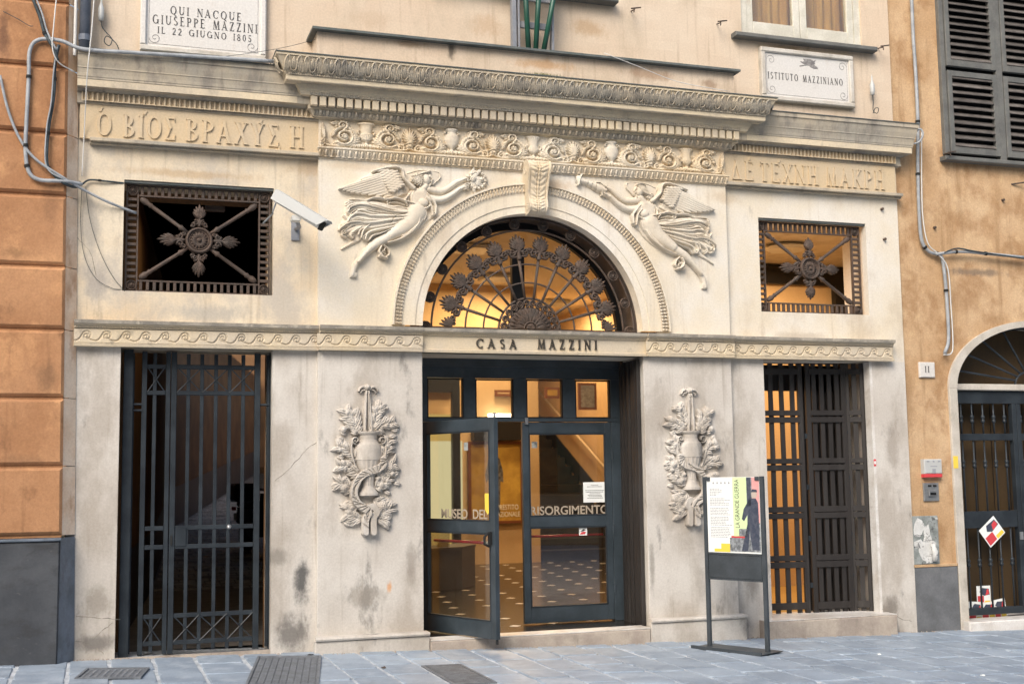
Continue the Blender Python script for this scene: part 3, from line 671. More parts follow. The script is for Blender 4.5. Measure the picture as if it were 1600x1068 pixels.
# ---- upper entablature
ZF0, ZF1 = 4.755, 5.005      # carved frieze of the middle
def sweep(prof, hw, x_ext, Y0, m, name, parent, zshift=0):
    """profile of (proj, z); each point runs as a U round the block; hw half width, x_ext = sideways growth per projection"""
    n = len(prof); vs = []
    for pr, z in prof:
        e = pr*x_ext; vs += [(-hw-e, Y0+.05, z), (-hw-e, Y0-pr, z), (hw+e, Y0-pr, z), (hw+e, Y0+.05, z)]
    fs = []
    for i in range(n-1):
        for k in range(3): fs.append((4*i+k, 4*i+k+1, 4*i+4+k+1, 4*i+4+k))
    fs.append((0, 1, 2, 3)); fs.append((4*n-1, 4*n-2, 4*n-3, 4*n-4))
    return MB().add(vs, fs).build(name, m, parent)
arch_top = sweep([(.0, 4.66), (.015, 4.665), (.018, 4.70), (.05, 4.735), (.06, 4.74), (.06, 4.755), (.0, 4.756)], XP, .25, -.05, 'frieze_stone', 'architrave', mus)
MB().box(-XP+.004, XP-.004, -.052, .02, ZF0-.002, ZF1).build('frieze_ground', 'frieze_stone', mus)
def strip(name, x0, x1, z0, z1, Y, fn, m, parent, st=.004, B=None, **k):
    h = HF(x0, x1, z0, z1, st); h.H = np.maximum(fn(h.X, h.Z, h), 0.0); BB = B(h.Z) if B else None
    o = h.build(name, m, parent, Y=Y, B=BB, **k); tag(o, kind='stuff'); return o
def tongue(p, zc, rz, hh):
    def fn(X, Z, h):
        u = ((X/p) % 1-.5)*p; e = 1-(u/(p*.30))**2-((Z-zc)/rz)**2
        ring = np.hypot(u/(p*.42), (Z-zc)/(rz*1.15)); rg = np.exp(-((ring-1)/.14)**2)*(Z < zc+rz*.8)
        dart = np.exp(-((p/2-np.abs(u))/(p*.07))**2)*.8
        return .002+hh*np.sqrt(np.clip(e, 0, 1))+hh*.7*np.maximum(rg, dart*(Z > zc-rz*.9))
    return fn
strip('leaf_row', -XP-.01, XP+.01, 4.672, 4.735, -.066, tongue(.052, 4.704, .03, .026), 'frieze_stone', arch_top, B=lambda z: np.clip((z-4.69)/.05, 0, 1)*.03)
# motifs of the frieze (shared meshes)
FH = ZF1-ZF0
def m_palmette():
    h = HF(-.13, .13, 0, .235, .0036)
    for k in range(-5, 6):
        a = PI/2+k*.24; L = .155-.010*abs(k); h.leaf(.009*k, .065, a, L, .0098, .036, .004, pw=.6, vein=.0)
    h.blob(0, .055, .032, .030, .032); h.blob(-.011, .062, .006, .005, .040); h.blob(.011, .062, .006, .005, .040); h.seg((-.01, .043), (.01, .043), .004, .004, .012, dig=True)
    for s in (-1, 1):
        h.spiral(s*.065, .035, .028, 1.4, PI/2, s, .009, .024); h.path([(s*.012, .030), (s*.035, .018), (s*.065, .008)], .008, .022)
        h.path([(s*.085, .012), (s*.105, .010), (s*.128, .022)], .007, .02)
    return h.mesh('palmette', 'frieze_stone')
def m_scroll():
    h = HF(-.125, .14, 0, .25, .0036)
    cx, cz = .01, .098
    h.spiral(cx, cz, .074, 1.7, -PI*.75, 1, .0125, .036, .002)
    h.blob(cx, cz, .020, .020, .042)
    for k in range(7): h.leaf(cx, cz, k*PI/3.5, .032, .009, .040, .01)
    for k in range(20):
        a = -2.6+k*.28; h.leaf(cx+.066*math.cos(a), cz+.066*math.sin(a), a+.9, .046, .0125, .032, .004, tooth=3, curl=.3)
    # upper small scroll
    ux, uz = -.005, .195
    h.spiral(ux, uz, .038, 1.6, -PI*.4, 1, .009, .036, .002); h.blob(ux, uz, .010, .010, .038)
    for k in range(8):
        a = -.4+k*.5; h.leaf(ux+.033*math.cos(a), uz+.031*math.sin(a), a+.8, .030, .010, .020, .004, tooth=2)
    h.path([(.055, .15), (.045, .17), (.028, .18)], [.016, .01], .026)
    h.leaf(-.045, .205, PI*.95, .05, .016, .026, .004, tooth=3); h.leaf(-.04, .215, PI*.75, .032, .012, .022, .004)
    # trailing acanthus to the vase side
    for a, L in ((.15, .085), (-.25, .085), (.5, .07), (-.6, .07)): h.leaf(.050, .07, a, L, .022, .030, .004, tooth=4, curl=.25)
    h.path([(-.125, .02), (-.08, .012), (-.03, .016), (.03, .022), (.07, .04)], [.009, .016, .012], .026)
    for k in range(7): h.leaf(-.07+.025*k, .018, PI*.35-k*.12, .042, .014, .022, .003, tooth=2)
    return h.mesh('acanthus_scroll', 'frieze_stone')
def urn(h, cx, z0, prof, dep, flz=None, nfl=11, b=.004):
    zs = [p[0] for p in prof]; ws = [p[1] for p in prof]
    w = h.win(cx-max(ws)-.01, cx+max(ws)+.01, z0+zs[0], z0+zs[-1]); X, Z = h.X[w]-cx, h.Z[w]-z0
    hw = np.interp(Z, zs, ws); ok = (Z >= zs[0]) & (Z <= zs[-1]) & (np.abs(X) < hw)
    q = np.clip(1-(X/hw)**2, 0, 1); hh = b+dep*(hw/max(ws))**.5*np.sqrt(q)
    if flz:
        for za, zb in flz:
            ph = np.arcsin(np.clip(X/hw, -1, 1)); hh = hh-np.where((Z > za) & (Z < zb), .0045*(.5+.5*np.cos(ph*nfl*2)), 0)
    h.H[w] = np.where(ok, np.maximum(h.H[w], hh), h.H[w])
def m_vase(kind):
    h = HF(-.09, .09, 0, .25, .0036)
    if kind == 0: urn(h, 0, .035, [(0, .022), (.012, .020), (.022, .012), (.03, .016), (.045, .045), (.075, .062), (.095, .064), (.10, .048), (.15, .050), (.17, .056), (.178, .078), (.19, .082), (.195, .075)], .045, [(.035, .09)])
    elif kind == 1: urn(h, 0, .03, [(0, .028), (.01, .026), (.022, .014), (.03, .02), (.06, .052), (.10, .070), (.14, .068), (.16, .05), (.172, .040), (.185, .050), (.195, .062), (.205, .060)], .048, None)
    else: urn(h, 0, .035, [(0, .024), (.012, .02), (.022, .012), (.03, .02), (.05, .045), (.075, .056), (.09, .05), (.10, .043), (.14, .046), (.165, .056), (.18, .075), (.19, .074)], .045, [(.03, .085), (.17, .185)])
    if kind == 0:
        for s in (-1, 1): h.path([(s*.066, .13), (s*.074, .15), (s*.062, .165)], .006, .03)
    if kind == 1:
        for s in (-1, 1): h.spiral(s*.055, .20, .014, 1.1, -PI/2, s, .006, .04)
    if kind == 2:
        for s in (-1, 1): h.path([(s*.056, .10), (s*.072, .125), (s*.064, .15)], .006, .032)
    return h.mesh('frieze_vase', 'frieze_stone' if kind != 1 else 'relief_stone')
def m_base():
    h = HF(-.15, .15, 0, .06, .0036)
    for k in range(-4, 5): h.leaf(.030*k, .052-.002*abs(k), -PI/2+k*.16, .052, .018, .036, .006, tooth=3)
    for k in range(-4, 5): h.leaf(.030*k+.015, .050, -PI/2+k*.1, .040, .010, .020, .002)
    return h.mesh('acanthus_base', 'frieze_stone')
me_pal, me_scr, me_base = m_palmette(), m_scroll(), m_base(); me_v = [m_vase(0), m_vase(1), m_vase(2)]
frz = MB().box(-XP+.01, XP-.01, -.0535, -.051, ZF0+.001, ZF0+.006).build('frieze', 'frieze_stone', mus)
YF = -.052; PT = .772
for i, kd in enumerate((0, 1, 2, 1, 2)):
    cx = (i-2)*PT; newobj('frieze_vase', me_v[kd], frz, (cx, YF, ZF0+.006), None, (1, 1, 1.03)); newobj('acanthus_base', me_base, frz, (cx, YF, ZF0+.006))
    for s in (-1, 1): newobj('acanthus_scroll', me_scr, frz, (cx+s*.205, YF, ZF0+.006), None, (-s*1.2, 1.2, 1.02))
for i in range(4): newobj('palmette', me_pal, frz, ((i-1.5)*PT, YF, ZF0+.006), None, (1.2, 1.2, 1.03))
for s in (-1, 1): newobj('palmette', me_pal, frz, (s*(XP-.055), YF, ZF0+.006), (0, s*.12, 0), (.42, 1, 1))
# bed mouldings and dentils
cor = sweep([(.0, 5.004), (.022, 5.006), (.024, 5.014), (.045, 5.018), (.07, 5.065), (.085, 5.07), (.085, 5.085), (.085, 5.165), (.14, 5.17), (.15, 5.20), (.155, 5.205), (.16, 5.22), (.172, 5.245), (.174, 5.256), (.25, 5.257), (.252, 5.300), (.258, 5.305), (.262, 5.312), (.275, 5.345), (.295, 5.395), (.315, 5.440), (.325, 5.443), (.325, 5.463)], XP, 1.26, -.05, 'cornice_face', 'cornice', mus)
for p in (3,): pass
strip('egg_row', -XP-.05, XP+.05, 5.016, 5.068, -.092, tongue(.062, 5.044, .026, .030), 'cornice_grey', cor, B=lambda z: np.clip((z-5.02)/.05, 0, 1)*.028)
dm = MB().box(-.028, .028, -.055, .002, 0, .078, .003).mesh('dentil', 'cornice_face')
nd = 54
for i in range(nd): newobj('dentil', dm, cor, ((i-(nd-1)/2)*.0762, -.137, 5.0865))
db = MB().box(-XP-.09, XP+.09, -.145, -.136, 5.0865, 5.166).build('dentil_ground', 'grime_and_dark_gap', cor)  # ground between the dentils set in a darker colour than their faces
strip('small_leaf_row', -XP-.10, XP+.10, 5.170, 5.200, -.192, tongue(.024, 5.186, .014, .010), 'cornice_grey', cor)
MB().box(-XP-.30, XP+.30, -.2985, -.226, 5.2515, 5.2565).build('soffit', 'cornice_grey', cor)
# acanthus leaves on the crown, each a piece
ha = HF(-.08, .08, 0, .125, .0036)
for s in (-1, 1):
    ha.path([(s*.076, .0), (s*.074, .05), (s*.066, .09), (s*.05, .112), (s*.034, .095), (s*.030, .05), (s*.018, .014), (0, .004)], [.008, .007, .007, .006], .016, .002)
    for k in range(4): ha.leaf(s*.052, .012+.02*k, PI/2-s*(.5-.1*k), .040, .013, .014, .002, tooth=2)
    ha.leaf(s*.052, .0, PI/2, .095, .020, .018, .002, tooth=4)
ha.leaf(0, .02, PI/2, .09, .016, .018, .002, vein=.5)
for s in (-1, 1): ha.leaf(s*.004, .02, PI/2-s*.35, .085, .013, .014, .002)
zz = np.clip(ha.Z/.125, 0, 1); Bc = .07*zz**.8
ac_me = ha.mesh('acanthus_leaf', 'cornice_grey', B=Bc)
na = 29
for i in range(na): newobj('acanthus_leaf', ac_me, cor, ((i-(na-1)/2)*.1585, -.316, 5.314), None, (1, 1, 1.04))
for s in (-1, 1):
    for k in range(2): newobj('acanthus_leaf', ac_me, cor, (s*(XP+.338), -.235+.155*k, 5.314), (0, 0, s*PI/2), (1, 1, 1.04))
strip('crown_bead', -XP-.31, XP+.31, 5.297, 5.312, -.307, lambda X, Z, h: .002+.008*np.abs(np.sin(X*PI/.02)), 'cornice_grey', cor)
MB().box(-XP-.415, XP+.415, -.385, .0, 5.4635, 5.471).build('lead_flashing', 'lead', cor)
# keystone console
ks = MB(); prof = [(4.745, .11), (4.735, .15), (4.70, .175), (4.66, .18), (4.62, .165), (4.56, .14), (4.50, .122), (4.44, .112), (4.40, .112), (4.37, .125), (4.335, .135), (4.30, .13), (4.275, .105), (4.265, .07), (4.26, .03)]
P = catmull([(a, b, 0) for a, b in prof], 11); nx = 44; vs = []
for i, p in enumerate(P):
    z, y = p[0], p[1]; hw = .112-.030*(4.745-z)/.485; t = i/len(P)
    for j in range(nx+1):
        u = -1+2*j/nx; X = u*hw; e = 0
        au = abs(u)
        if au > .86: e = .010
        elif au > .80: e = -.004
        else:
            ph = (t*16) % 1
            e = .012*abs(math.sin(PI*(t*15+(au-.45)*1.2)))*(1-abs(au-.45)/.38 if abs(au-.45) < .38 else 0)+.008*(au < .08)-.006*(.08 < au < .14)+.006*(au < .3)*abs(math.sin(PI*t*22))
        vs.append((X, -.05-y-e, z))
w_ = nx+1; fs = [(i*w_+j, i*w_+j+1, (i+1)*w_+j+1, (i+1)*w_+j) for i in range(len(P)-1) for j in range(nx)]
n0 = len(vs)
for s, jj in ((0, 0), (1, nx)):
    for i, p in enumerate(P): vs.append((vs[i*w_+jj][0], -.04, p[0]))
for s, jj in ((0, 0), (1, nx)):
    for i in range(len(P)-1):
        a = n0+s*len(P)+i; fs.append((i*w_+jj, (i+1)*w_+jj, a+1, a) if s == 0 else (i*w_+jj, a, a+1, (i+1)*w_+jj))
kso = ks.add(vs, fs).build('keystone', 'frieze_stone', mus, smooth=True); auto_smooth(kso, 55)
for s in (-1, 1):
    for zc_, yc_, r_ in ((4.66, -.13, .055), (4.325, -.125, .042)):
        v = MB(); pts = []
        for k in range(30):
            t = k/29; a = t*2*PI*1.7; rr = r_*(1-.85*t); pts.append((s*(.108-.03*(4.745-zc_)/.485), yc_+rr*math.cos(a), zc_+rr*math.sin(a)))
        v.tube(pts, .008, 6).build('volute', 'frieze_stone', kso, smooth=True)
# ---- side entablatures with Greek lettering
def side_ent(sgn):
    x0, x1 = sorted((sgn*(XP), sgn*3.93))
    dz0, dz1 = (0, 0)
    m = MB(); xe = 3.90 if sgn < 0 else 3.99
    a, b = sorted((sgn*XP, sgn*3.90)); fz = MB().box(a, b, -.035, .01, 4.70, 4.985).build('inscription_frieze', 'frieze_ochre', mus)
    # lower moulding
    a, b = sorted((sgn*XP, sgn*(3.82 if sgn < 0 else 3.95)))
    for (za, zb, yy) in ((4.655, 4.672, -.05), (4.672, 4.702, -.085)): MB().box(a, b, yy, .0, za, zb-.0005, .003).build('frieze_moulding', 'cornice_grey', fz)
    # fluted row + crown
    prof = [(.04, 4.985), (.05, 4.99), (.05, 5.005), (.045, 5.006), (.045, 5.078), (.07, 5.085), (.08, 5.10), (.14, 5.102), (.142, 5.160), (.148, 5.163), (.148, 5.178), (.152, 5.181), (.156, 5.21), (.165, 5.245), (.17, 5.248), (.17, 5.258), (.183, 5.30), (.192, 5.345), (.195, 5.35), (.203, 5.352), (.203, 5.392)]
    vs = []; xo = sgn*3.925
    for pr, z in prof:
        e = pr*.8 if sgn > 0 else 0; xi = sgn*XP
        vs += [(xi, -pr, z), (xo+sgn*e, -pr, z), (xo+sgn*e, .05, z)]
    fs = []; n = len(prof)
    for i in range(n-1):
        for k in range(2): fs.append((3*i+k, 3*i+k+1, 3*i+4+k, 3*i+3+k))
    fs += [(3*n-3, 3*n-2, 3*n-1), (0, 1, 2)]
    c = MB().add(vs, fs).build('side_cornice', 'cornice_grey', mus)
    a, b = sorted((sgn*(XP+.2), sgn*(3.92 if sgn < 0 else 4.03)))
    MB().box(a, b, -.1445, -.06, 5.103, 5.159).build('fascia', 'cornice_face', c)
    a, b = sorted((sgn*XP, sgn*3.89))
    p = .0405
    strip('flute_row', a, b, 5.004, 5.078, -.046, lambda X, Z, h: np.where((np.abs(((X/p) % 1)-.5) < .30) & (Z > 5.014), .0045, .026), 'frieze_ochre' if sgn > 0 else 'frieze_ochre', c, smooth=False, st=.0035)
    a, b = sorted((sgn*(XP+.2), sgn*(3.93 if sgn < 0 else 4.10)))
    MB().box(a, b, -.212, .0, 5.3925, 5.400).build('lead_flashing', 'lead', c)
    return fz
fzL = side_ent(-1); fzR = side_ent(1)
def greek(s, xs, zb, zt, Y, par):
    "letters of a word placed between x limits; base line slopes as the old carving does"
    return letters(s, xs[0], xs[1], zb[0], zt, Y, .013, 'frieze_ochre', par, z1=zb[1], gap=.2)
def LX(c): return W(c/3.052+0, 0, -.04)[0]
for s, ca, cb in (('Ο', 460, 530), ('ΒΙΟΣ', 588, 838), ('ΒΡΑΧΥΣ', 888, 1332), ('Η', 1383, 1448)):
    xa, za = W(ca/3.052, 640/3.052, -.04); xb, zb = W(cb/3.052, 680/3.052, -.04)
    f = lambda x: 4.728+.012*(x+3.9)/1.9
    greek(s, (xa, xb), (f(xa), f(xb)), .192, -.034, fzL)
for s, ca, cb in (('ΔΕ', 612, 688), ('ΤΕΧΝΗ', 708, 905), ('ΜΑΚΡΗ', 932, 1128)):
    xa = W(860+ca/2.162, 270, -.04)[0]; xb = W(860+cb/2.162, 280, -.04)[0]
    greek(s, (xa, xb), (4.736, 4.736), .188, -.034, fzR)
# accents over the Greek vowels
for (cx, cz) in ((465, 545), (678, 548), (1232, 570)):
    x_ = W(cx/3.052, 250, -.04)[0]; MB().prism([(0, 0), (.02, 0), (.035, .035), (.018, .035)], -.010, .001).build('accent', 'frieze_ochre', fzL, loc=(x_, -.034, 4.930))
for cx in (668, 768, 1108): 
    x_ = W(860+cx/2.162, 250, -.04)[0]; MB().prism([(0, 0), (.02, 0), (.035, .035), (.018, .035)], -.010, .001).build('accent', 'frieze_ochre', fzR, loc=(x_, -.034, 4.932))
MB().prism([(0, .02), (.02, .02), (.02, -.02), (.004, -.035)], -.010, .001).build('accent', 'frieze_ochre', fzL, loc=(W(1325/3.052, 225, -.04)[0], -.034, 4.722))

# ---- winged figures
K5 = .00168
def angel(mirror):
    fx = (lambda x: -x+.035) if mirror else (lambda x: x)
    dz = .018 if mirror else 0
    def T(cx, cy):
        X, Z = W(500+cx/3.2375, 230+cy/3.2375, -.05); return (fx(X), Z+dz)
    def TP(L): return [T(*p) for p in L]
    ax, az = T(60, 690); bx, bz = T(880, 90); x0, x1 = sorted((ax, bx))
    st = .0036
    root = newobj('winged_figure', None) if False else None
    k = K5; sg = -1 if mirror else 1
    def ang(p, q):
        a, b = T(*p), T(*q); return math.atan2(b[1]-a[1], b[0]-a[0]), math.hypot(b[1]-a[1], b[0]-a[0])
    # body first: it is the part that holds the others
    h = HF(x0, x1, az, bz, st)
    h.path(TP([(190, 468), (150, 490), (108, 515)]), [14*k, 9*k, 5*k], .022)                          # trailing foot
    h.path(TP([(545, 214), (620, 222), (690, 178), (738, 162)]), [20*k, 17*k, 13*k, 9*k], .034)          # far arm
    h.path(TP([(530, 200), (512, 222)]), [20*k, 24*k], .045)                                          # neck
    h.poly(TP([(440, 232), (478, 208), (530, 206), (548, 240), (540, 300), (525, 340), (485, 350), (448, 310)]), .052, .05)
    h.blob(*T(515, 285), 30*k, 24*k, .028, .040)                                                       # breast
    h.path(TP([(485, 330), (440, 390), (352, 448)]), [62*k, 54*k, 32*k], .074)                         # thigh
    h.path(TP([(352, 450), (280, 490), (230, 535), (192, 580)]), [30*k, 28*k, 19*k, 13*k], .062)       # shin
    h.path(TP([(190, 578), (172, 610), (162, 648)]), [15*k, 18*k, 13*k], .036)                         # foot
    for q in range(5): h.path(TP([(160+q*5, 636), (153+q*7, 658)]), [4.5*k, 3.5*k], .030)
    h.path(TP([(498, 240), (545, 262), (608, 268), (660, 245), (702, 214)]), [30*k, 26*k, 20*k, 17*k, 11*k], .050)  # near arm
    h.path(TP([(700, 216), (722, 205), (735, 200)]), [13*k, 13*k, 10*k], .044)
    for q in range(4): h.path(TP([(728, 192+q*8), (742, 186+q*8), (748, 195+q*7)]), [4.5*k, 4*k, 3*k], .050)
    h.path(TP([(722, 165), (738, 160), (745, 172)]), [9*k, 6*k, 4*k], .042)
    # head in profile
    h.blob(*T(534, 166), 27*k, 33*k, .050, .004, rot=.2*sg)
    h.path(TP([(552, 146), (560, 158), (566, 168), (559, 174), (562, 182), (556, 190), (550, 200)]), [8*k, 7*k, 4*k, 6*k, 4*k, 6*k, 8*k], .038)
    h.seg(T(548, 160), T(557, 162), 3*k, 2*k, .012, dig=True); h.seg(T(555, 183), T(563, 184), 2*k, 2*k, .014, dig=True)
    fig = h.build('winged_figure', 'relief_stone', mus, Y=-.05)
    tag(fig, 'flying winged figure pouring from a jug, right of the arch' if mirror else 'flying winged figure holding out a bunch of flowers, left of the arch')
    # hair
    h = HF(x0, x1, az, bz, st)
    if not mirror:
        h.blob(*T(490, 165), 38*k, 30*k, .042, .004)
        for i in range(26):
            a = i*2.4; r = 34*k*math.sqrt(i/26); c = T(492, 166); h.spiral(c[0]+r*math.cos(a), c[1]+r*.9*math.sin(a), 8*k, 1.1, a, 1, 3.2*k, .050)
        for i in range(12):
            c = T(490+5.4*i, 150-1.8*i); h.leaf(c[0], c[1], PI/2+.5-.09*i, 15*k, 6*k, .050, .004)
    else:
        h.blob(*T(520, 150), 34*k, 22*k, .050, .004, rot=-.2*sg); h.blob(*T(478, 185), 22*k, 24*k, .036, .004)
        for i in range(7): h.path(TP([(550-i*6, 128+i*2), (540-i*8, 150+i*2), (520-i*7, 172+i*2)]), 3.4*k, .058)
        for i in range(9):
            a = i*2.4; c = T(476, 188); h.spiral(c[0]+12*k*math.cos(a), c[1]+12*k*math.sin(a), 9*k, 1.1, a, 1, 3.4*k, .044)
        h.path(TP([(505, 136), (530, 128), (552, 135)]), 4*k, .062)
    h.build('hair', 'relief_stone', fig, Y=0)
    # veil behind the head
    h = HF(x0, x1, az, bz, st)
    h.poly(TP([(425, 140), (470, 124), (530, 116), (590, 120), (608, 138), (606, 160), (590, 176), (565, 196), (540, 196), (520, 190), (470, 196), (440, 190)]), .016, .02)
    h.path(TP([(560, 122), (600, 130), (606, 155), (585, 176), (568, 192)]), 4*k, .022); h.path(TP([(440, 135), (500, 119), (560, 121)]), 4*k, .022)
    h.build('veil', 'relief_stone', fig, Y=0)
    # wing
    h = HF(x0, x1, az, bz, st)
    h.poly(TP([(95, 222), (130, 202), (200, 160), (262, 128), (330, 112), (382, 108), (408, 122), (416, 160), (440, 188), (462, 206), (440, 240), (405, 262), (300, 256), (200, 242), (120, 236)]), .012, .02)
    tips = [(96, 224), (112, 230), (130, 235), (150, 239), (175, 242), (205, 246), (240, 250), (278, 254), (318, 258), (350, 260)]
    bases = [(360, 132), (362, 142), (366, 153), (370, 164), (374, 176), (380, 188), (386, 200), (392, 213), (398, 228), (406, 242)]
    for i, (t_, b_) in reversed(list(enumerate(zip(tips, bases)))):
        a, L = ang(b_, t_); c = T(*b_); h.leaf(c[0], c[1], a, L, 10.5*k, .014, .014+.0032*(10-i), pw=.35, vein=.35, curl=-.03*sg)
    for i in range(9):
        b_ = (372+6*i, 128+13*i); t_ = (205+22*i, 168+10*i); a, L = ang(b_, t_); c = T(*b_); h.leaf(c[0], c[1], a, L, 11*k, .012, .046-.003*i, pw=.35, vein=.3)
    for r in range(4):
        for i in range(9-r):
            b_ = (322+26*r+7*i-4*r, 118+14*i+3*r); c = T(*b_); a = PI+(.35-.05*i)*1
            a = a if not mirror else PI-a
            h.leaf(c[0], c[1], a, 40*k, 7.5*k, .012, .050+.003*r, pw=.4, vein=.2)
    h.path(TP([(262, 128), (330, 110), (384, 106), (412, 124), (420, 160), (446, 190), (470, 212)]), [5*k, 10*k, 12*k, 13*k, 15*k], .066)
    h.build('wing', 'relief_stone', fig, Y=0)
    # drapery
    h = HF(x0, x1, az, bz, st)
    h.poly(TP([(440, 270), (500, 320), (545, 275), (582, 305), (582, 345), (560, 365), (535, 385), (522, 405), (480, 440), (440, 462), (400, 482), (345, 490), (330, 470), (345, 430), (300, 440), (240, 480), (212, 470), (150, 462), (110, 448), (85, 412), (120, 362), (125, 280), (170, 262), (260, 265), (330, 272), (380, 262), (420, 270)]), .016, .02)
    folds = [[(505, 335), (440, 320), (360, 300), (290, 286), (210, 272), (150, 268), (130, 285)], [(510, 345), (430, 335), (350, 328), (270, 306), (200, 294), (150, 308), (138, 330)],
             [(500, 350), (420, 350), (340, 348), (260, 338), (200, 322), (165, 345), (150, 372)], [(480, 362), (400, 362), (300, 368), (230, 368), (180, 360), (130, 380), (108, 395)],
             [(450, 368), (370, 376), (290, 388), (220, 394), (170, 392), (120, 408), (95, 420)], [(420, 380), (340, 395), (270, 408), (205, 416), (190, 445)],
             [(400, 398), (330, 412), (270, 424), (235, 440), (225, 468)], [(350, 420), (300, 440), (262, 450), (245, 472)],
             [(165, 395), (135, 415), (108, 446), (128, 458)], [(205, 405), (172, 425), (150, 445), (160, 462)], [(245, 395), (215, 425), (205, 460)],
             [(470, 290), (420, 275), (380, 262), (330, 268), (300, 262), (262, 262), (232, 275)], [(440, 305), (385, 284), (345, 288), (330, 300)], [(455, 325), (400, 305), (350, 306), (300, 300)],
             [(538, 240), (562, 270), (580, 300), (578, 342)], [(530, 262), (552, 290), (560, 320), (566, 350)], [(522, 300), (532, 340), (520, 372)], [(505, 330), (512, 372), (492, 402)], [(500, 350), (500, 390), (470, 425), (440, 445)],
             [(490, 350), (478, 392), (438, 428), (390, 452), (350, 470)], [(470, 385), (432, 412), (390, 432), (352, 440)], [(500, 370), (470, 420), (420, 458), (370, 478), (340, 486)],
             [(455, 230), (440, 262), (452, 300), (480, 330)], [(470, 226), (458, 262), (472, 300), (498, 330)], [(486, 300), (510, 318), (540, 308), (552, 296)], [(440, 250), (425, 275), (440, 300)],
             [(155, 290), (140, 300), (135, 330), (150, 345)], [(120, 350), (135, 370), (160, 372), (150, 392)], [(320, 500), (340, 520), (345, 545), (325, 560)], [(305, 505), (295, 530), (310, 555), (335, 565)], [(330, 510), (315, 530), (300, 545)]]
    ff = []
    for i in range(len(folds)):
        ff.append(folds[i])
        if i < 4 or i in (18,):
            A, B_ = catmull(folds[i], 5), catmull(folds[i+1], 5); m_ = 8
            for tt in (.33, .66): ff.append([tuple((1-tt)*A[int(q*(len(A)-1)/m_)]+tt*B_[int(q*(len(B_)-1)/m_)]+np.array((0, 3*math.sin(q*1.3+i)))) for q in range(m_+1)])
    folds = ff
    for f in ([(440, 320), (330, 310), (240, 300), (160, 300)], [(430, 350), (330, 360), (240, 350), (150, 385)], [(400, 380), (300, 400), (200, 410), (125, 430)]): h.path(TP(f), [10*k, 22*k, 20*k, 12*k], .034, .008)
    for i, f in enumerate(folds):
        r = 4.6+4.2*((i*37) % 5)/4
        h.path(TP(f), [r*.8*k, r*k*1.05, r*k*.8], .036+.020*((i*13) % 4)/3, .010)
    for cx, cy, r in ((150, 288, 14), (118, 435, 15), (345, 282, 13), (222, 462, 12), (502, 372, 13), (570, 345, 11), (318, 540, 15), (130, 400, 11), (462, 405, 10), (160, 452, 10), (300, 556, 9)):
        c = T(cx, cy); h.spiral(c[0], c[1], r*k, 1.3, 1.0, sg, 4.2*k, .040, .014)
    h.path(TP([(500, 342), (430, 338), (380, 352), (352, 385)]), 3*k, .010, dig=True)
    h.build('drapery', 'relief_stone', fig, Y=0)
    # what the hands hold
    h = HF(x0, x1, az, bz, st)
    if not mirror:
        for i in range(22):
            a = -1.0+i*.11+.5*math.sin(i*5); c = T(758, 168); L = (34+60*abs(math.sin(i*1.7)))*k
            h.leaf(c[0], c[1], a*.9, L, 10*k, .034, .004, tooth=0)
        for i in range(14):
            a = i*.45; c = T(790+35*math.cos(a), 170+32*math.sin(a)); h.leaf(c[0], c[1], -a, 22*k, 8*k, .040, .006)
        c = T(769, 165)
        for i in range(9): h.leaf(c[0], c[1], i*2*PI/9, 19*k, 7*k, .040, .014)
        h.blob(c[0], c[1], 8*k, 8*k, .052, .006); c2 = T(815, 165); h.blob(c2[0], c2[1], 12*k, 9*k, .045, .006)
        h.build('flower_bunch', 'relief_stone', fig, Y=0)
    else:
        h.path(TP([(725, 186), (760, 176), (800, 164), (835, 154)]), [13*k, 28*k, 20*k, 15*k], .052)
        h.path(TP([(832, 155), (850, 150), (862, 146)]), [15*k, 19*k, 26*k], .048); h.path(TP([(852, 118), (866, 148), (872, 176)]), [5*k, 6*k, 5*k], .058)
        for q in range(3): h.path(TP([(770+22*q, 140+2*q), (778+22*q, 172-4*q), (778+22*q, 198-9*q)]), 2*k, .008, dig=True)
        h.path(TP([(730, 170), (755, 150), (775, 150)]), 4*k, .05)
        h.build('jug', 'relief_stone', fig, Y=0)
angel(False); angel(True)

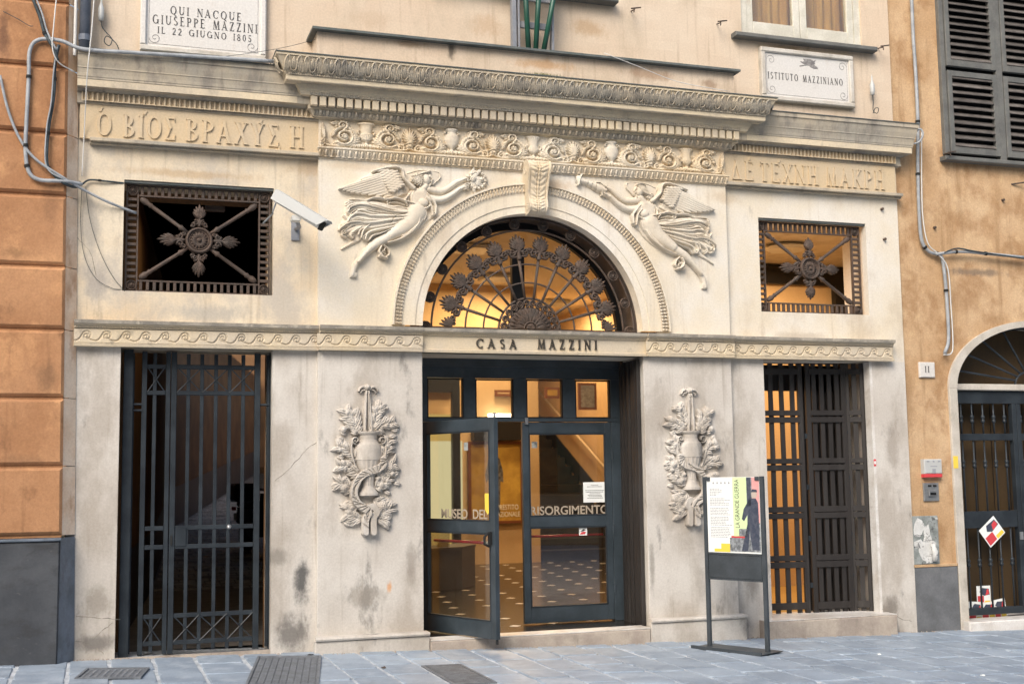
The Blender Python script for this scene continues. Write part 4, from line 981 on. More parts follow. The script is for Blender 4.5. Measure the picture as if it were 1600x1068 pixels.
# ---- vase and flower trophies on the pilasters
def trophy(mirror):
    k = .00153; cxm = -1.53 if not mirror else 1.497; cz0 = W(480+345/3.56, 560+560/3.56, -.05)[1]
    sg = -1 if mirror else 1; rs = np.random.RandomState(3 if mirror else 11)
    def T(cx, cy): return (cxm+sg*(cx-345)*k*.86, cz0-(cy-560)*k)
    x0, x1 = cxm-.36, cxm+.36; z0, z1 = T(0, 985)[1], T(0, 130)[1]; st = .0036
    h = HF(x0, x1, z0, z1, st)
    pr = [(760, 60), (745, 58), (725, 42), (708, 34), (680, 34), (650, 40), (605, 62), (565, 75), (562, 78), (500, 79), (480, 72), (465, 56), (450, 48), (428, 50), (416, 68), (404, 74)]
    zb = T(0, 760)[1]; urn(h, cxm, zb, [((760-a)*k, b*k) for a, b in pr], .085, [((760-705)*k, (760-645)*k), ((760-640)*k, (760-566)*k)], 8)
    vase = h.build('vase_relief', 'relief_stone' if False else 'stone_pale', mus, Y=-.05)
    tag(vase, 'carved two-handled vase with ribbon and flowers on the %s pilaster' % ('right' if mirror else 'left'))
    h = HF(x0, x1, z0, z1, st)
    for s in (-1, 1):
        c = (cxm+s*74*k, T(0, 455)[1]); h.spiral(c[0], c[1], 21*k, 1.5, -PI/2 if s > 0 else -PI/2, s, 6*k, .065)
        h.path([(cxm+s*a*k, T(0, b)[1]) for a, b in ((92, 450), (97, 500), (88, 560), (62, 620))], [8*k, 9*k, 7*k], .055)
    h.build('handle', 'stone_pale', vase, Y=0)
    h = HF(x0, x1, z0, z1, st)
    h.path([T(332, 185), T(320, 400)], [8*k, 15*k], .050, n=1); h.path([T(348, 185), T(362, 400)], [8*k, 15*k], .054, n=1)
    h.path([T(335, 200), T(330, 395)], [2*k, 3*k], .02, dig=True, n=1); h.path([T(350, 200), T(356, 395)], [2*k, 3*k], .02, dig=True, n=1)
    h.blob(*T(340, 160), 17*k, 18*k, .065, .004)
    for s in (-1, 1): h.path([(cxm+s*a*k, T(0, b)[1]) for a, b in ((8, 172), (26, 158), (46, 166), (54, 182))], [9*k, 10*k, 8*k, 5*k], .045); h.path([(cxm+s*a*k, T(0, b)[1]) for a, b in ((20, 176), (34, 178), (42, 190))], [7*k, 6*k], .035)
    h.build('torch', 'stone_pale', vase, Y=0)
    # ribbon
    h = HF(x0, x1, z0, z1, st)
    R1 = [(438, 560), (436, 590), (400, 612), (340, 628), (290, 655), (258, 700), (246, 745), (262, 790), (300, 820), (340, 850), (322, 890), (322, 960)]
    h.path([T(*p) for p in R1], [20*k, 25*k, 22*k, 24*k, 24*k, 19*k], .050, .030, flat=True)
    R2 = [(330, 830), (370, 820), (395, 850), (375, 880), (376, 960)]; h.path([T(*p) for p in R2], [18*k, 22*k, 20*k], .045, .022, flat=True)
    for i in range(26):
        t = i/26; P = catmull([T(*p) for p in R1], 6); q = P[int(t*(len(P)-1))]; a = t*9
        h.path([(q[0]-22*k*math.cos(a), q[1]-18*k*math.sin(a)), (q[0]+22*k*math.cos(a), q[1]+18*k*math.sin(a))], [3*k, 7*k, 3*k], .014, dig=True, n=1)
    h.build('ribbon', 'stone_pale', vase, Y=0)
    # foliage
    h = HF(x0, x1, z0, z1, st)
    stems = [[(275, 420), (240, 370), (208, 305)], [(275, 420), (262, 360), (245, 318)], [(375, 400), (395, 330), (420, 275)], [(380, 400), (430, 370), (495, 360)], [(270, 560), (215, 510), (160, 500)], [(290, 640), (230, 600), (165, 600)],
             [(250, 720), (200, 700), (165, 690)], [(270, 800), (240, 820), (225, 825)], [(300, 890), (250, 870), (220, 860)], [(420, 560), (450, 520), (470, 470)], [(400, 650), (450, 630), (500, 590)], [(390, 720), (420, 700), (460, 680)],
             [(380, 780), (420, 800), (440, 815)], [(390, 880), (430, 900), (445, 890)], [(390, 880), (420, 850), (470, 840)]]
    for s_ in stems:
        h.path([T(*p) for p in s_], [5*k, 4*k], .032)
        P = catmull(s_, 4)
        for i, p in enumerate(P):
            for s2 in (-1, 1):
                d = np.array(s_[-1])-np.array(s_[0]); a = math.atan2(-d[1], d[0])+s2*rs.uniform(.5, .9)
                if mirror: a = PI-a
                c = T(*p); h.leaf(c[0], c[1], a, rs.uniform(40, 66)*k, rs.uniform(10, 17)*k, .044, rs.uniform(.004, .014), tooth=0, curl=rs.uniform(-.25, .25))
    def flower(cx, cy, r, n):
        c = T(cx, cy)
        for i in range(n): h.leaf(c[0], c[1], i*2*PI/n+.3, r*k, r*.42*k, .036, .022, pw=.5)
        for i in range(n): h.leaf(c[0], c[1], i*2*PI/n+.3+PI/n, r*.6*k, r*.3*k, .030, .036)
        h.blob(c[0], c[1], r*.25*k, r*.25*k, .062, .01)
    flower(438, 818, 34, 6); flower(490, 610, 30, 5); flower(430, 705, 26, 5); flower(408, 668, 20, 5); flower(192, 715, 26, 6)
    for cx, cy, r in ((183, 393, 20), (205, 303, 17), (158, 506, 15), (235, 822, 19), (467, 488, 18), (425, 272, 15), (465, 680, 13), (468, 275, 9), (500, 640, 15), (180, 670, 12)):
        c = T(cx, cy); h.blob(c[0], c[1], r*k, r*k, .052, .006)
        for q in range(3): h.spiral(c[0], c[1], r*k*.8, 1.2, q*2.1, 1, 2*k, .006, .044)
    for i in range(26):
        t = i/25; s2 = -1 if i % 2 else 1
        cx = 345+s2*rs.uniform(95, 165)*(1-.5*max(0, t-.6)); cy = 400+t*520; a = (0 if s2 > 0 else PI)+rs.uniform(-.9, .9)
        c = T(cx, cy)
        if mirror: a = PI-a
        h.leaf(c[0], c[1], a, rs.uniform(38, 56)*k, rs.uniform(12, 18)*k, .034, .004, curl=rs.uniform(-.3, .3))
    h.build('foliage', 'stone_pale', vase, Y=0)
trophy(False); trophy(True)

def crack(label_pts, par, Y=0.0):
    P = [(W(u, v, Y)[0], Y-.0004, W(u, v, Y)[1]) for u, v in label_pts]; Q = []
    for a, b in zip(P[:-1], P[1:]):
        for t in np.linspace(0, 1, 5)[:-1]: Q.append((a[0]+(b[0]-a[0])*t+random.uniform(-.006, .006), a[1], a[2]+(b[2]-a[2])*t+random.uniform(-.006, .006)))
    Q.append(P[-1]); MB().tube(Q, [random.uniform(.0012, .0032) for _ in Q], 4).build('crack', 'grime_and_dark_gap', par)
pw_ = bpy.data.objects['pier_wall']
crack([(119, 961), (150, 964), (188, 967)], pw_); crack([(118, 1000), (135, 1004), (150, 1012), (162, 1021)], pw_); crack([(140, 1003), (160, 985), (176, 972)], pw_)
crack([(1378, 950), (1395, 956), (1408, 966), (1424, 970)], pw_); crack([(430, 750), (455, 730), (480, 700), (496, 690)], pw_)
crack([(120, 370), (140, 392), (150, 430)], bpy.data.objects['wing_wall'])
# ================================================================== IRONWORK
YI = .11
# fanlight grille
fan = MB()
def arc_tube(m, R, r, Y=YI, n=40, a0=0, a1=PI, ry=None):
    m.tube([(R*math.cos(a0+(a1-a0)*i/n), Y, ZC+R*math.sin(a0+(a1-a0)*i/n)) for i in range(n+1)], r, 6)
arc_tube(fan, 1.036, .012); fan.box(-1.04, 1.04, YI-.02, YI+.02, ZC-.012, ZC+.012)
fanlight = fan.build('fanlight_grille', 'rust_iron', mus)
for Rr, rr, nm in ((.925, .010, 'arc_bar'), (.61, .0085, 'arc_bar'), (.44, .0085, 'arc_bar'), (.296, .011, 'arc_bar'), (.206, .009, 'arc_bar')):
    a = MB(); arc_tube(a, Rr, rr, YI+(.004 if Rr < .9 else 0)); a.build(nm, 'rust_iron', fanlight, smooth=True)
def m_rosette(R, name='rosette', m='rust_iron', st=.003, pet=8, dep=.02):
    h = HF(-R*1.05, R*1.05, -R*1.05, R*1.05, st); rr = np.hypot(h.X, h.Z); h.H = np.where(rr < R, .006, 0.)
    h.ring(0, 0, R*.88, R*.12, dep, .002); h.ring(0, 0, R*.52, R*.07, dep*.8, .004)
    for i in range(pet): h.leaf(0, 0, i*2*PI/pet, R*.5, R*.13, dep*.9, .006)
    h.blob(0, 0, R*.2, R*.2, dep*1.3, .006); return h.mesh(name, m)
ro = m_rosette(.05)
def m_iron_palmette(L=.19):
    h = HF(-.10, .10, -.05, .15, .003)
    for k in range(-4, 5):
        a = PI/2+k*.30; Lk = .125-.011*abs(k); h.leaf(.004*k, .012, a, Lk, .0112, .030, .002, pw=.6, vein=.35, curl=-.16*k/4)
    h.path([(-.03, .0), (0, .012), (.03, .0)], .012, .022); h.path([(0, -.045), (0, .02)], [.017, .012], .022, n=1)
    for s in (-1, 1):
        h.spiral(s*.048, -.006, .026, 1.3, PI/2, s, .008, .022, .002); h.spiral(s*.078, .008, .018, 1.2, -PI/2, s, .007, .020, .002)
        h.path([(s*.02, -.03), (s*.04, -.034), (s*.055, -.028)], .007, .02)
    return h.mesh('palmette', 'rust_iron')
ip = m_iron_palmette()
for k in range(12):
    a = PI*k/11; e = .0
    if 0 < k < 11:
        newobj('rosette', ro, fanlight, (.98*math.cos(a), YI-.012, ZC+.98*math.sin(a)))
        c, s_ = math.cos(a), math.sin(a)
        MB().tube([(.296*c, YI, ZC+.296*s_), (.70*c, YI, ZC+.70*s_)], [.0125, .0155], 8).build('spoke', 'rust_iron', fanlight, smooth=True)
        newobj('palmette', ip, fanlight, (.72*c, YI-.008, ZC+.72*s_), (0, -(a-PI/2), 0), (1.42, 1.1, 1.24))
hr = HF(-.052, .052, 0, .052, .003); rr = np.hypot(hr.X, hr.Z); hr.H = np.where(rr < .05, .006, 0.); hr.ring(0, 0, .044, .006, .02); hr.ring(0, 0, .026, .0035, .016, .004); hr.blob(0, 0, .01, .01, .026); hrm = hr.mesh('half_rosette', 'rust_iron')
hp = HF(-.06, .14, 0, .10, .003)
for k in range(5): hp.leaf(0, .006, .22+k*.33, .12-.008*k, .0135, .022, .004, pw=.55, vein=.3)
for k in range(2): hp.spiral(-.02+.0*k, .03+.03*k, .018, 1.2, 0, 1, .007, .02)
hpm = hp.mesh('half_palmette', 'rust_iron')
for s in (-1, 1):
    newobj('half_rosette', hrm, fanlight, (s*.98, YI-.012, ZC+.012)); newobj('half_palmette', hpm, fanlight, (s*.74, YI-.008, ZC+.012), None, (s, 1, 1))
hh = HF(-.3, .3, 0, .3, .003); hh.H = np.where(np.hypot(hh.X, hh.Z) < .2, .004, 0.)
for k in range(17): hh.leaf(.06*math.cos(PI*k/16), .06*math.sin(PI*k/16), PI*k/16, .135, .0155, .028, .006, pw=.5, vein=.45)
for k in range(9):
    a = PI*(k+.5)/9; hh.leaf(.05*math.cos(a), .05*math.sin(a), a, .10, .012, .022, .012, vein=.2)
hh.ring(0, 0, .062, .010, .030); hh.blob(0, 0, .05, .05, .03)
for k in range(12): a = PI*(k+.5)/12; hh.leaf(.012*math.cos(a), .012*math.sin(a), a, .042, .005, .012, .028)
hh.H[0, :] *= 1
hh.build('hub_shell', 'rust_iron', fanlight, loc=(0, YI-.006, ZC+.012))
hs = HF(-.05, .05, -.05, .05, .003); hs.spiral(0, 0, .034, 1.7, -PI/2, 1, .0085, .018); hsm = hs.mesh('volute', 'rust_iron')
for k in range(12): a = PI*(k+.5)/12; newobj('volute', hsm, fanlight, (.251*math.cos(a), YI-.004, ZC+.251*math.sin(a)), (0, -(a-PI/2), 0), ((-1 if k < 6 else 1), 1, 1))
# window behind the grille
wf = ringmesh(.975, 1.046, .36, .42).build('fanlight_window', 'black_frame', mus)
mx0, mx1 = W(799, 400, .38)[0], W(818, 400, .38)[0]
MB().box(mx0, mx1, .362, .42, ZC, ZC+.9).build('mullion', 'black_frame', wf)
MB().box(-1.04, 1.04, .361, .42, ZC-.03, ZC+.05).build('bottom_rail', 'black_frame', wf)
gp = MB(); n = 32; gp.add([(0, .39, ZC)]+[(.98*math.cos(PI*i/n), .39, ZC+.98*math.sin(PI*i/n)) for i in range(n+1)], [(0, i+1, i+2) for i in range(n)]); gp.build('pane', 'glass', wf)

# ---- square grilles of the wings
def m_crosspal():
    h = HF(-.075, .075, -.02, .17, .003)
    for k in range(-3, 4):
        h.leaf(.004*k, .045, PI/2+k*.30, .118-.013*abs(k), .0125, .034, .002, pw=.6, vein=.35, curl=-.14*k/3)
    h.path([(0, 0), (0, .07)], [.012, .014], .024, n=1)
    for s in (-1, 1): h.spiral(s*.026, .022, .020, 1.3, PI/2, s, .008, .024); h.spiral(s*.045, .0, .016, 1.2, PI/2, s, .007, .02)
    return h.mesh('palmette', 'rust_iron')
cp_me = m_crosspal()
hc = HF(-.125, .125, -.125, .125, .003); rr = np.hypot(hc.X, hc.Z); hc.H = np.where(rr < .10, .008, 0.)
hc.ring(0, 0, .098, .014, .034); hc.ring(0, 0, .078, .006, .02)
for i in range(16): hc.leaf(.018*math.cos(i*PI/8), .018*math.sin(i*PI/8), i*PI/8, .055, .012, .022, .008, pw=.6)
hc.blob(0, 0, .02, .02, .036, .006)
ctr_me = hc.mesh('rosette', 'rust_iron')
bar_me = MB().box(-.011, .011, -.012, .010, 0, .072, .003).mesh('fret_bar', 'rust_iron')
cr_me = m_rosette(.043)
def grille(x0, x1, z0, z1, Y, label):
    g = MB(); e = .012; bw = .098
    for a, b, c_, d_ in ((x0, x1, z0, z0+e), (x0, x1, z1-e, z1), (x0+bw, x1-bw, z0+bw-e, z0+bw), (x0+bw, x1-bw, z1-bw, z1-bw+e)): g.box(a, b, Y-.014, Y+.014, c_, d_)
    for a, b in ((x0, x0+e), (x1-e, x1)): g.box(a, b, Y-.0135, Y+.0135, z0+e, z1-e)
    for a, b in ((x0+bw-e, x0+bw), (x1-bw, x1-bw+e)): g.box(a, b, Y-.016, Y+.016, z0+e, z1-e)
    G = g.build('window_grille', 'rust_iron', mus); tag(G, label)
    n = int(round((x1-x0-2*bw)/.0535))
    for i in range(n):
        xx = x0+bw+(i+.5)*(x1-x0-2*bw)/n
        for zz_ in (z0+e, z1-bw+e): newobj('fret_bar', bar_me, G, (xx, Y, zz_+.001), None, (1.15, 1, 1))
    n = int(round((z1-z0-2*bw)/.0535))
    for i in range(n):
        zz_ = z0+bw+(i+.5)*(z1-z0-2*bw)/n
        for xx in (x0+e, x1-bw+e): newobj('fret_bar', bar_me, G, (xx+.001, Y, zz_), (0, PI/2, 0), (1.15, 1, 1))
    cx, cz = (x0+x1)/2, (z0+z1)/2
    for a in (x0+bw/2+.003, x1-bw/2-.003):
        for b in (z0+bw/2+.003, z1-bw/2-.003):
            newobj('corner_rosette', cr_me, G, (a, Y-.004, b)); 
            ia = x0+bw+.015 if a < cx else x1-bw-.015; ib = z0+bw+.015 if b < cz else z1-bw-.015
            v = Vector((cx-ia, 0, cz-ib)); L = v.length; v.normalize(); p = Vector((ia, Y, ib))
            pr = [(0, .014), (.02, .024), (.05, .028), (.085, .016), (.10, .024), (.115, .015), (.13, .0175), (L-.20, .0150), (L-.185, .026), (L-.165, .018), (L-.11, .014)]
            MB().tube([p+v*s_ for s_, r in pr], [r for s_, r in pr], 10).build('reeded_rod', 'rust_iron', G, smooth=True)
    newobj('rosette', ctr_me, G, (cx, Y-.012, cz))
    for k in range(4):
        a = k*PI/2; dx, dz_ = math.sin(a), math.cos(a)
        newobj('palmette', cp_me, G, (cx+dx*.125, Y-.006, cz+dz_*.125), (0, a, 0), (1.2, 1.1, 1.12 if k % 2 == 0 else 1.3))
    return G
grille(-3.525, -2.35, ZW0+.005, ZW1-.022, .075, 'rusty cast iron window grille with a rosette and four rods, over the barred gate')
grille(2.33, 3.51, ZW0+.005, ZW1-.022, .075, 'rusty cast iron window grille with a rosette and four rods, over the wooden lattice gate')
for sgn in (-1, 1):
    a, b = sorted((sgn*2.331, sgn*3.544)); MB().box(a, b, .012, .06, ZW1-.020, ZW1-.002).build('window_head', 'lead', mus)

# ================================================================== LEFT IRON GATE
YG = .15
gate = thing('iron_gate', 'grey barred iron gate with crossed diagonals closing the dark passage on the left', 'gate', (-2.9, YG, .5))
def gb(m, x0, x1, z0, z1, y0=-.02, y1=.02, c=.003): m.box(x0+2.9, x1+2.9, y0, y1, z0-.5, z1-.5, c)
gx = lambda u: W(u, 800, YG)[0]
zr = lambda x: gz(x)
for u0, u1, nm in ((189, 204, 'post'), (420, 427, 'post')):
    m = MB(); gb(m, gx(u0)-.0, gx(u1), zr(-3)-.0, 2.995, -.06, .06); m.build(nm, 'gate_iron', gate)
    m = MB(); gb(m, gx(u1)-.012 if u0 < 300 else gx(u0)-.02, gx(u1)+.012 if u0 < 300 else gx(u0), zr(-3)+.02, 2.97, .0, .05); m.build('post_fillet', 'gate_iron', gate)
GZB = .585
for u0, u1 in ((218, 226), (256, 263), (264.5, 273), (396, 405)):
    m = MB(); gb(m, gx(u0), gx(u1), GZB-.05, 2.985, -.022, .022); m.build('stile', 'gate_iron', gate)
zrails = (2.862, 2.645, 1.54, 1.388, .835, .622)
for z_ in zrails:
    for u0, u1 in ((226.3, 255.7), (273.3, 395.7)):
        m = MB(); gb(m, gx(u0), gx(u1), z_-.018, z_+.018, -.016, .016); m.build('rail', 'gate_iron', gate)
for u in (238.5, 291.5, 313, 335, 356.5, 378):
    m = MB(); gb(m, gx(u)-.015, gx(u)+.015, GZB-.03, 2.97, -.012, .0125); m.build('bar', 'gate_iron', gate)
def cross(u0, u1, z0, z1):
    m = MB(); a, b = gx(u0)+2.9, gx(u1)+2.9
    m.tube([(a, -.014, z0-.5), (b, -.014, z1-.5)], .005, 5); m.tube([(a, -.018, z1-.5), (b, -.018, z0-.5)], .005, 5); m.build('cross_brace', 'gate_iron', gate)
for z0, z1 in ((2.645, 2.862), (.622, .835)):
    cross(226, 255, z0, z1)
    for u0, u1 in ((273, 313), (313, 356), (356, 396)): cross(u0, u1, z0, z1)
m = MB(); gb(m, gx(274), gx(291), 1.39, 1.54, -.024, .02); m.build('lock_case', 'gate_iron', gate)
m = MB(); m.lathe([(.0, 0), (.012, .0), (.012, .03), (.02, .035), (.02, .05), (0, .055)], (gx(357)+2.9, -.016, 1.54-.5), 10, 'y'); m.build('knob', 'steel', gate, smooth=True)
m = MB(); m.box(gx(268)+2.9-.008, gx(268)+2.9+.008, -.03, -.022, 1.40-.5, 1.48-.5); m.build('key_plate', 'rubber', gate)
for z_ in (2.55, 2.5):
    MB().cyl((gx(205)+2.9, 0, z_-.5), (gx(218)+2.9, 0, z_-.5), .01).build('hinge', 'gate_iron', gate)
MB().cyl((gx(405)+2.9, 0, 2.05), (gx(420)+2.9, 0, 2.05), .01).build('hinge', 'gate_iron', gate)

# ================================================================== LATTICE GATES
def lattice(parent, w, z0, z1, slats, sw=.05, rails=((2.885, 2.942), (2.462-.0, 2.529-.005), (2.408, 2.458)), name='gate_leaf', loc=(0, 0, 0), rz=0, y=.018, bow=0.0, zrl=None, m='dark_wood', tm='dark_wood'):
    lf = MB().box(0, sw, -y, y, z0, z1, .004).box(w-sw, w, -y, y, z0, z1, .004).build(name, m, parent, loc=loc, rot=(0, 0, rz))
    for i in range(slats):
        xx = sw+(w-2*sw)*(i+.5)/slats; rb = random.uniform(-1, 1)*bow; s2 = .023
        n = 8; mm = MB(); vs = []
        for k in range(n+1):
            t = k/n; o = rb*math.sin(t*PI*4)*.5; z_ = z0+(z1-z0)*t
            vs += [(xx-s2+o, -.006, z_), (xx+s2+o, -.006, z_), (xx+s2+o, .012, z_), (xx-s2+o, .012, z_)]
        fs = [(4*k+j, 4*k+(j+1) % 4, 4*k+4+(j+1) % 4, 4*k+4+j) for k in range(n) for j in range(4)]+[(0, 3, 2, 1), (4*n, 4*n+1, 4*n+2, 4*n+3)]
        mm.add(vs, fs).build('slat', m, lf)
    for a, b in (zrl or ZRL):
        MB().box(sw*.7, w-sw*.7, -.024, -.007, a, b, .003).build('cross_rail', m, lf)
    return lf
ZRL = [(2.885, 2.942), (2.478, 2.529), (2.408, 2.462), (2.006, 2.056), (1.937, 1.993), (1.531, 1.587), (1.469, 1.525), (1.061, 1.117), (.994, 1.055), (.596, .663)]
lg = thing('lattice_gate', 'dark brown wooden lattice gate of folding slatted leaves in the right-hand doorway', 'gate', (2.36, .26, .55))
P0 = Vector((2.36, .26)); 
def leafbetween(a, b, slats, **k):
    v = Vector(b)-Vector(a); return lattice(lg, v.length, .553-.55, 2.995-.55, slats, loc=(a[0]-2.36, a[1]-.26, 0), rz=math.atan2(v.y, v.x), zrl=[(p-.55, q-.55) for p, q in ZRL], bow=.004, **k)
leafbetween((2.375, .36), (2.915, .28), 4)
leafbetween((2.945, .27), (3.37, .22), 4)
leafbetween((3.38, .235), (3.535, .14), 1, sw=.04)
for z_ in (2.25, 1.75, 1.25, .8): MB().box(2.916-2.36, 2.944-2.36, -.0, .012, z_-.55, z_-.50).build('hinge', 'gate_iron', lg)
for z_ in (2.6, 2.3, 1.85, 1.7, 1.3, 1.15, .9, .75): MB().box(3.372-2.36, 3.382-2.36, -.05, -.02, z_-.55, z_-.52).build('hinge', 'gate_iron', lg)
bk = MB().box(2.99-2.36, 3.54-2.36, .16, .18, .01, 2.44).build('back_board', 'dark_wood', lg)
MB().box(2.38-2.36, 3.54-2.36, .16, .175, 2.18, 2.44).build('back_board', 'dark_wood', lg)
# jamb strip of pale stone at the right doorway + sill
MB().box(3.5455-.03, 3.5445, .0, .10, .55, 2.999).build('door_jamb', 'step_marble', mus)
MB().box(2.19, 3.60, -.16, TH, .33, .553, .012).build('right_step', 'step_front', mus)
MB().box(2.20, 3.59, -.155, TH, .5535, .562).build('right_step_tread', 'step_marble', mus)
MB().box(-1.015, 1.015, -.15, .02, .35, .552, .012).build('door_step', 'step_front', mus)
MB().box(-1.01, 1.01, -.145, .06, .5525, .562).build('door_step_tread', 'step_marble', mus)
MB().box(-3.544, -2.331, -.0, .02, .3, gz(-3)+.012).build('gate_sill', 'step_front', mus)

# ================================================================== GLASS ENTRANCE
YD = .52
ent = thing('glass_entrance', 'dark blue-grey metal and glass entrance with its left leaf standing open', 'entrance door', (0, YD, .56))
ez = lambda z: z-.56
m = MB()
yf0, yf1 = -.03, .05
# fixed frame: head board, transom bars, mullions
m.box(-1.045, 1.045, yf0, yf1, ez(2.83), ez(3.0)+.02, .003); m.box(-1.045, 1.045, yf0-.02, yf1, ez(2.93), ez(3.02), .003)
m.box(-1.045, 1.045, yf0-.004, yf1+.002, ez(2.425), ez(2.458), .002)
m.build('frame', 'door_paint', ent)
mulls = (-1.045, -.866, -.521, -.406, -.035, .091, .458, .582, .945, 1.045)
for i in range(0, 10, 2): MB().box(mulls[i], mulls[i+1], yf0, yf1, ez(2.458), ez(2.8298), .003).build('mullion', 'door_paint', ent)
for i in range(1, 9, 2):
    MB().box(mulls[i], mulls[i+1], .008, .012, ez(2.458), ez(2.83)).build('transom_pane', 'glass', ent)
    a, b = mulls[i], mulls[i+1]; f = MB(); e = .012
    for q in ((a, b, 2.458, 2.458+e), (a, b, 2.81, 2.822)): f.box(q[0], q[1], -.024, .02, ez(q[2]), ez(q[3]))
    for q in ((a, a+e), (b-e, b)): f.box(q[0], q[1], -.0235, .0195, ez(2.458+e), ez(2.81))
    f.build('glazing_bead', 'black_frame', ent)
MB().box(-1.045, -.905, -.028, .05, 0, ez(2.425), .003).build('side_post', 'door_paint', ent)
MB().box(.945, 1.045, -.028, .05, 0, ez(2.425), .003).build('side_post', 'door_paint', ent)
# reveal posts
def door_leaf(w, loc, rz, right):
    H0, H1 = .012, 1.86; st = .062
    d = MB().box(0, st*1.05 if not right else st, -.022, .022, H0, H1, .003).box(w-st, w, -.0225, .0225, H0, H1, .003).build('door_leaf', 'door_paint', ent, loc=loc, rot=(0, 0, rz))
    rails = ((H0, .155), (.885, .985), (H1-.105, H1))
    for a, b in rails: MB().box(st, w-st, -.0215, .0215, a, b, .003).build('door_rail', 'door_paint', d)
    for a, b in ((.155, .885), (.985, H1-.105)):
        MB().box(st, w-st, -.004, .002, a, b).build('pane', 'glass', d)
        f = MB(); e = .012
        f.box(st, w-st, -.0245, -.006, a, a+e); f.box(st, w-st, -.0245, -.006, b-e, b); f.box(st, st+e, -.024, -.006, a+e, b-e); f.box(w-st-e, w-st, -.024, -.006, a+e, b-e)
        f.build('glazing_bead', 'gate_iron', d)
    return d
dr = door_leaf(.895, (.048, 0, 0), 0, True); tag(dr, 'closed right-hand glass door leaf with a paper notice')
th = R_(-67)
dl = door_leaf(1.0, (-.90, -.03, 0), th, False); tag(dl, 'open left-hand glass door leaf with a red push bar')
# lettering on the glass
sans('RISORGIMENTO', .112, 'glass_letter', 'glass_lettering', dr, (.068, -.0065, 1.0), sx=.985, bold=.002)
sans('MUSEO  DEL', .112, 'glass_letter', 'glass_lettering', dl, (.25, -.0065, 1.005), sx=1.02, bold=.002)
# notice, sticker
nt = MB().box(.605, .835, -.0085, -.0060, 1.105, 1.295).build('notice', 'paper', dr)
m = MB(); random.seed(3)
for i, (z_, w_) in enumerate(((1.265, .07), (1.250, .15), (1.215, .19), (1.200, .18), (1.185, .10), (1.170, .14), (1.158, .12), (1.143, .15))):
    x_ = .72-w_/2
    while x_ < .72+w_/2:
        l = random.uniform(.008, .022); m.box(x_, x_+l, -.0095, -.0085, z_, z_+.005); x_ += l+.005
tag(m.build('print', 'ink', nt), kind='stuff')
sk = MB().box(.555, .635, -.0085, -.0060, .80, .87).build('sticker', 'paper', dr)
MB().prism([(.56, .808), (.61, .81), (.625, .83), (.60, .835), (.575, .828)], -.0095, -.0085).build('sticker_print', 'paper_red', sk)
MB().prism([(.565, .835), (.60, .86), (.622, .85), (.60, .838)], -.0095, -.0085).build('sticker_print', 'ink', sk)
# little square icon signs and the yellow tag seen through the glass
for px_, wd in ((.095, .055),): MB().box(px_, px_+wd, -.008, -.006, 1.62, 1.68).build('icon_sticker', 'poster_board', dr)
MB().box(.58, .635, -.008, -.006, 1.59, 1.66).build('icon_sticker', 'poster_board', dl)
ys = MB().prism([(.855, 1.08), (.93, 1.08), (.93, 1.22), (.855, 1.22)], -.008, -.006).prism([(.86, 1.0795), (.925, 1.0795), (.892, 1.04)], -.008, -.006).build('yellow_tag', 'paper_yellow', dl)
# push bar + handles
pbm = MB().tube([(.07, .06, .80), (.80, .05, .80)], .012, 8).build('push_bar', 'push_red', dl, smooth=True)
MB().tube([(.74, .055, .80), (.87, .055, .80)], .016, 8).box(.90, .945, .02, .07, .77, .90).build('push_bar_end', 'steel', pbm)
MB().box(.94, .965, -.05, -.02, .79, .90).tube([(.955, -.06, .89), (.955, -.10, .86), (.955, -.10, .80), (.955, -.05, .78)], .011, 8).build('handle', 'rubber', dl, smooth=False)
pb2 = MB().tube([(.06, .06, .80), (.82, .05, .80)], .011, 8).build('push_bar', 'push_red', dr, smooth=True)
for z_ in (.25, .8, 1.5): MB().cyl((.90, -.028, z_), (.90, -.028, z_+.10), .011).build('hinge', 'door_paint', dr)
MB().box(.02, .05, -.05, -.02, 1.86-.02, 1.90).build('door_catch', 'steel', dr)
MB().cyl((.985, 0, 1.855), (.985, 0, 1.90), .012).build('top_bolt', 'steel', dl)
MB().cyl((.985, 0, -.03), (.985, 0, .012), .012).build('foot_bolt', 'rubber', dl)
# folded lattice shutters in the right reveal
fs_ = thing('folded_shutter', 'dark slatted wooden shutter folded against the right side of the glass entrance', 'shutter', (1.02, .06, .56))
lattice(fs_, .38, 0.0, 2.42, 3, loc=(-.0, 0, 0), rz=PI/2-.03, zrl=[(p-.56, q-.56) for p, q in ZRL], bow=.003, name='shutter_leaf', sw=.045).scale = (1, 1, 1)
MB().box(-.012, .022, -.045, .0, 0, 2.42, .004).build('edge_board', 'dark_wood', fs_)
MB().box(.022, .027, .0, .41, 0, 2.42).build('backing', 'dark_wood', fs_)

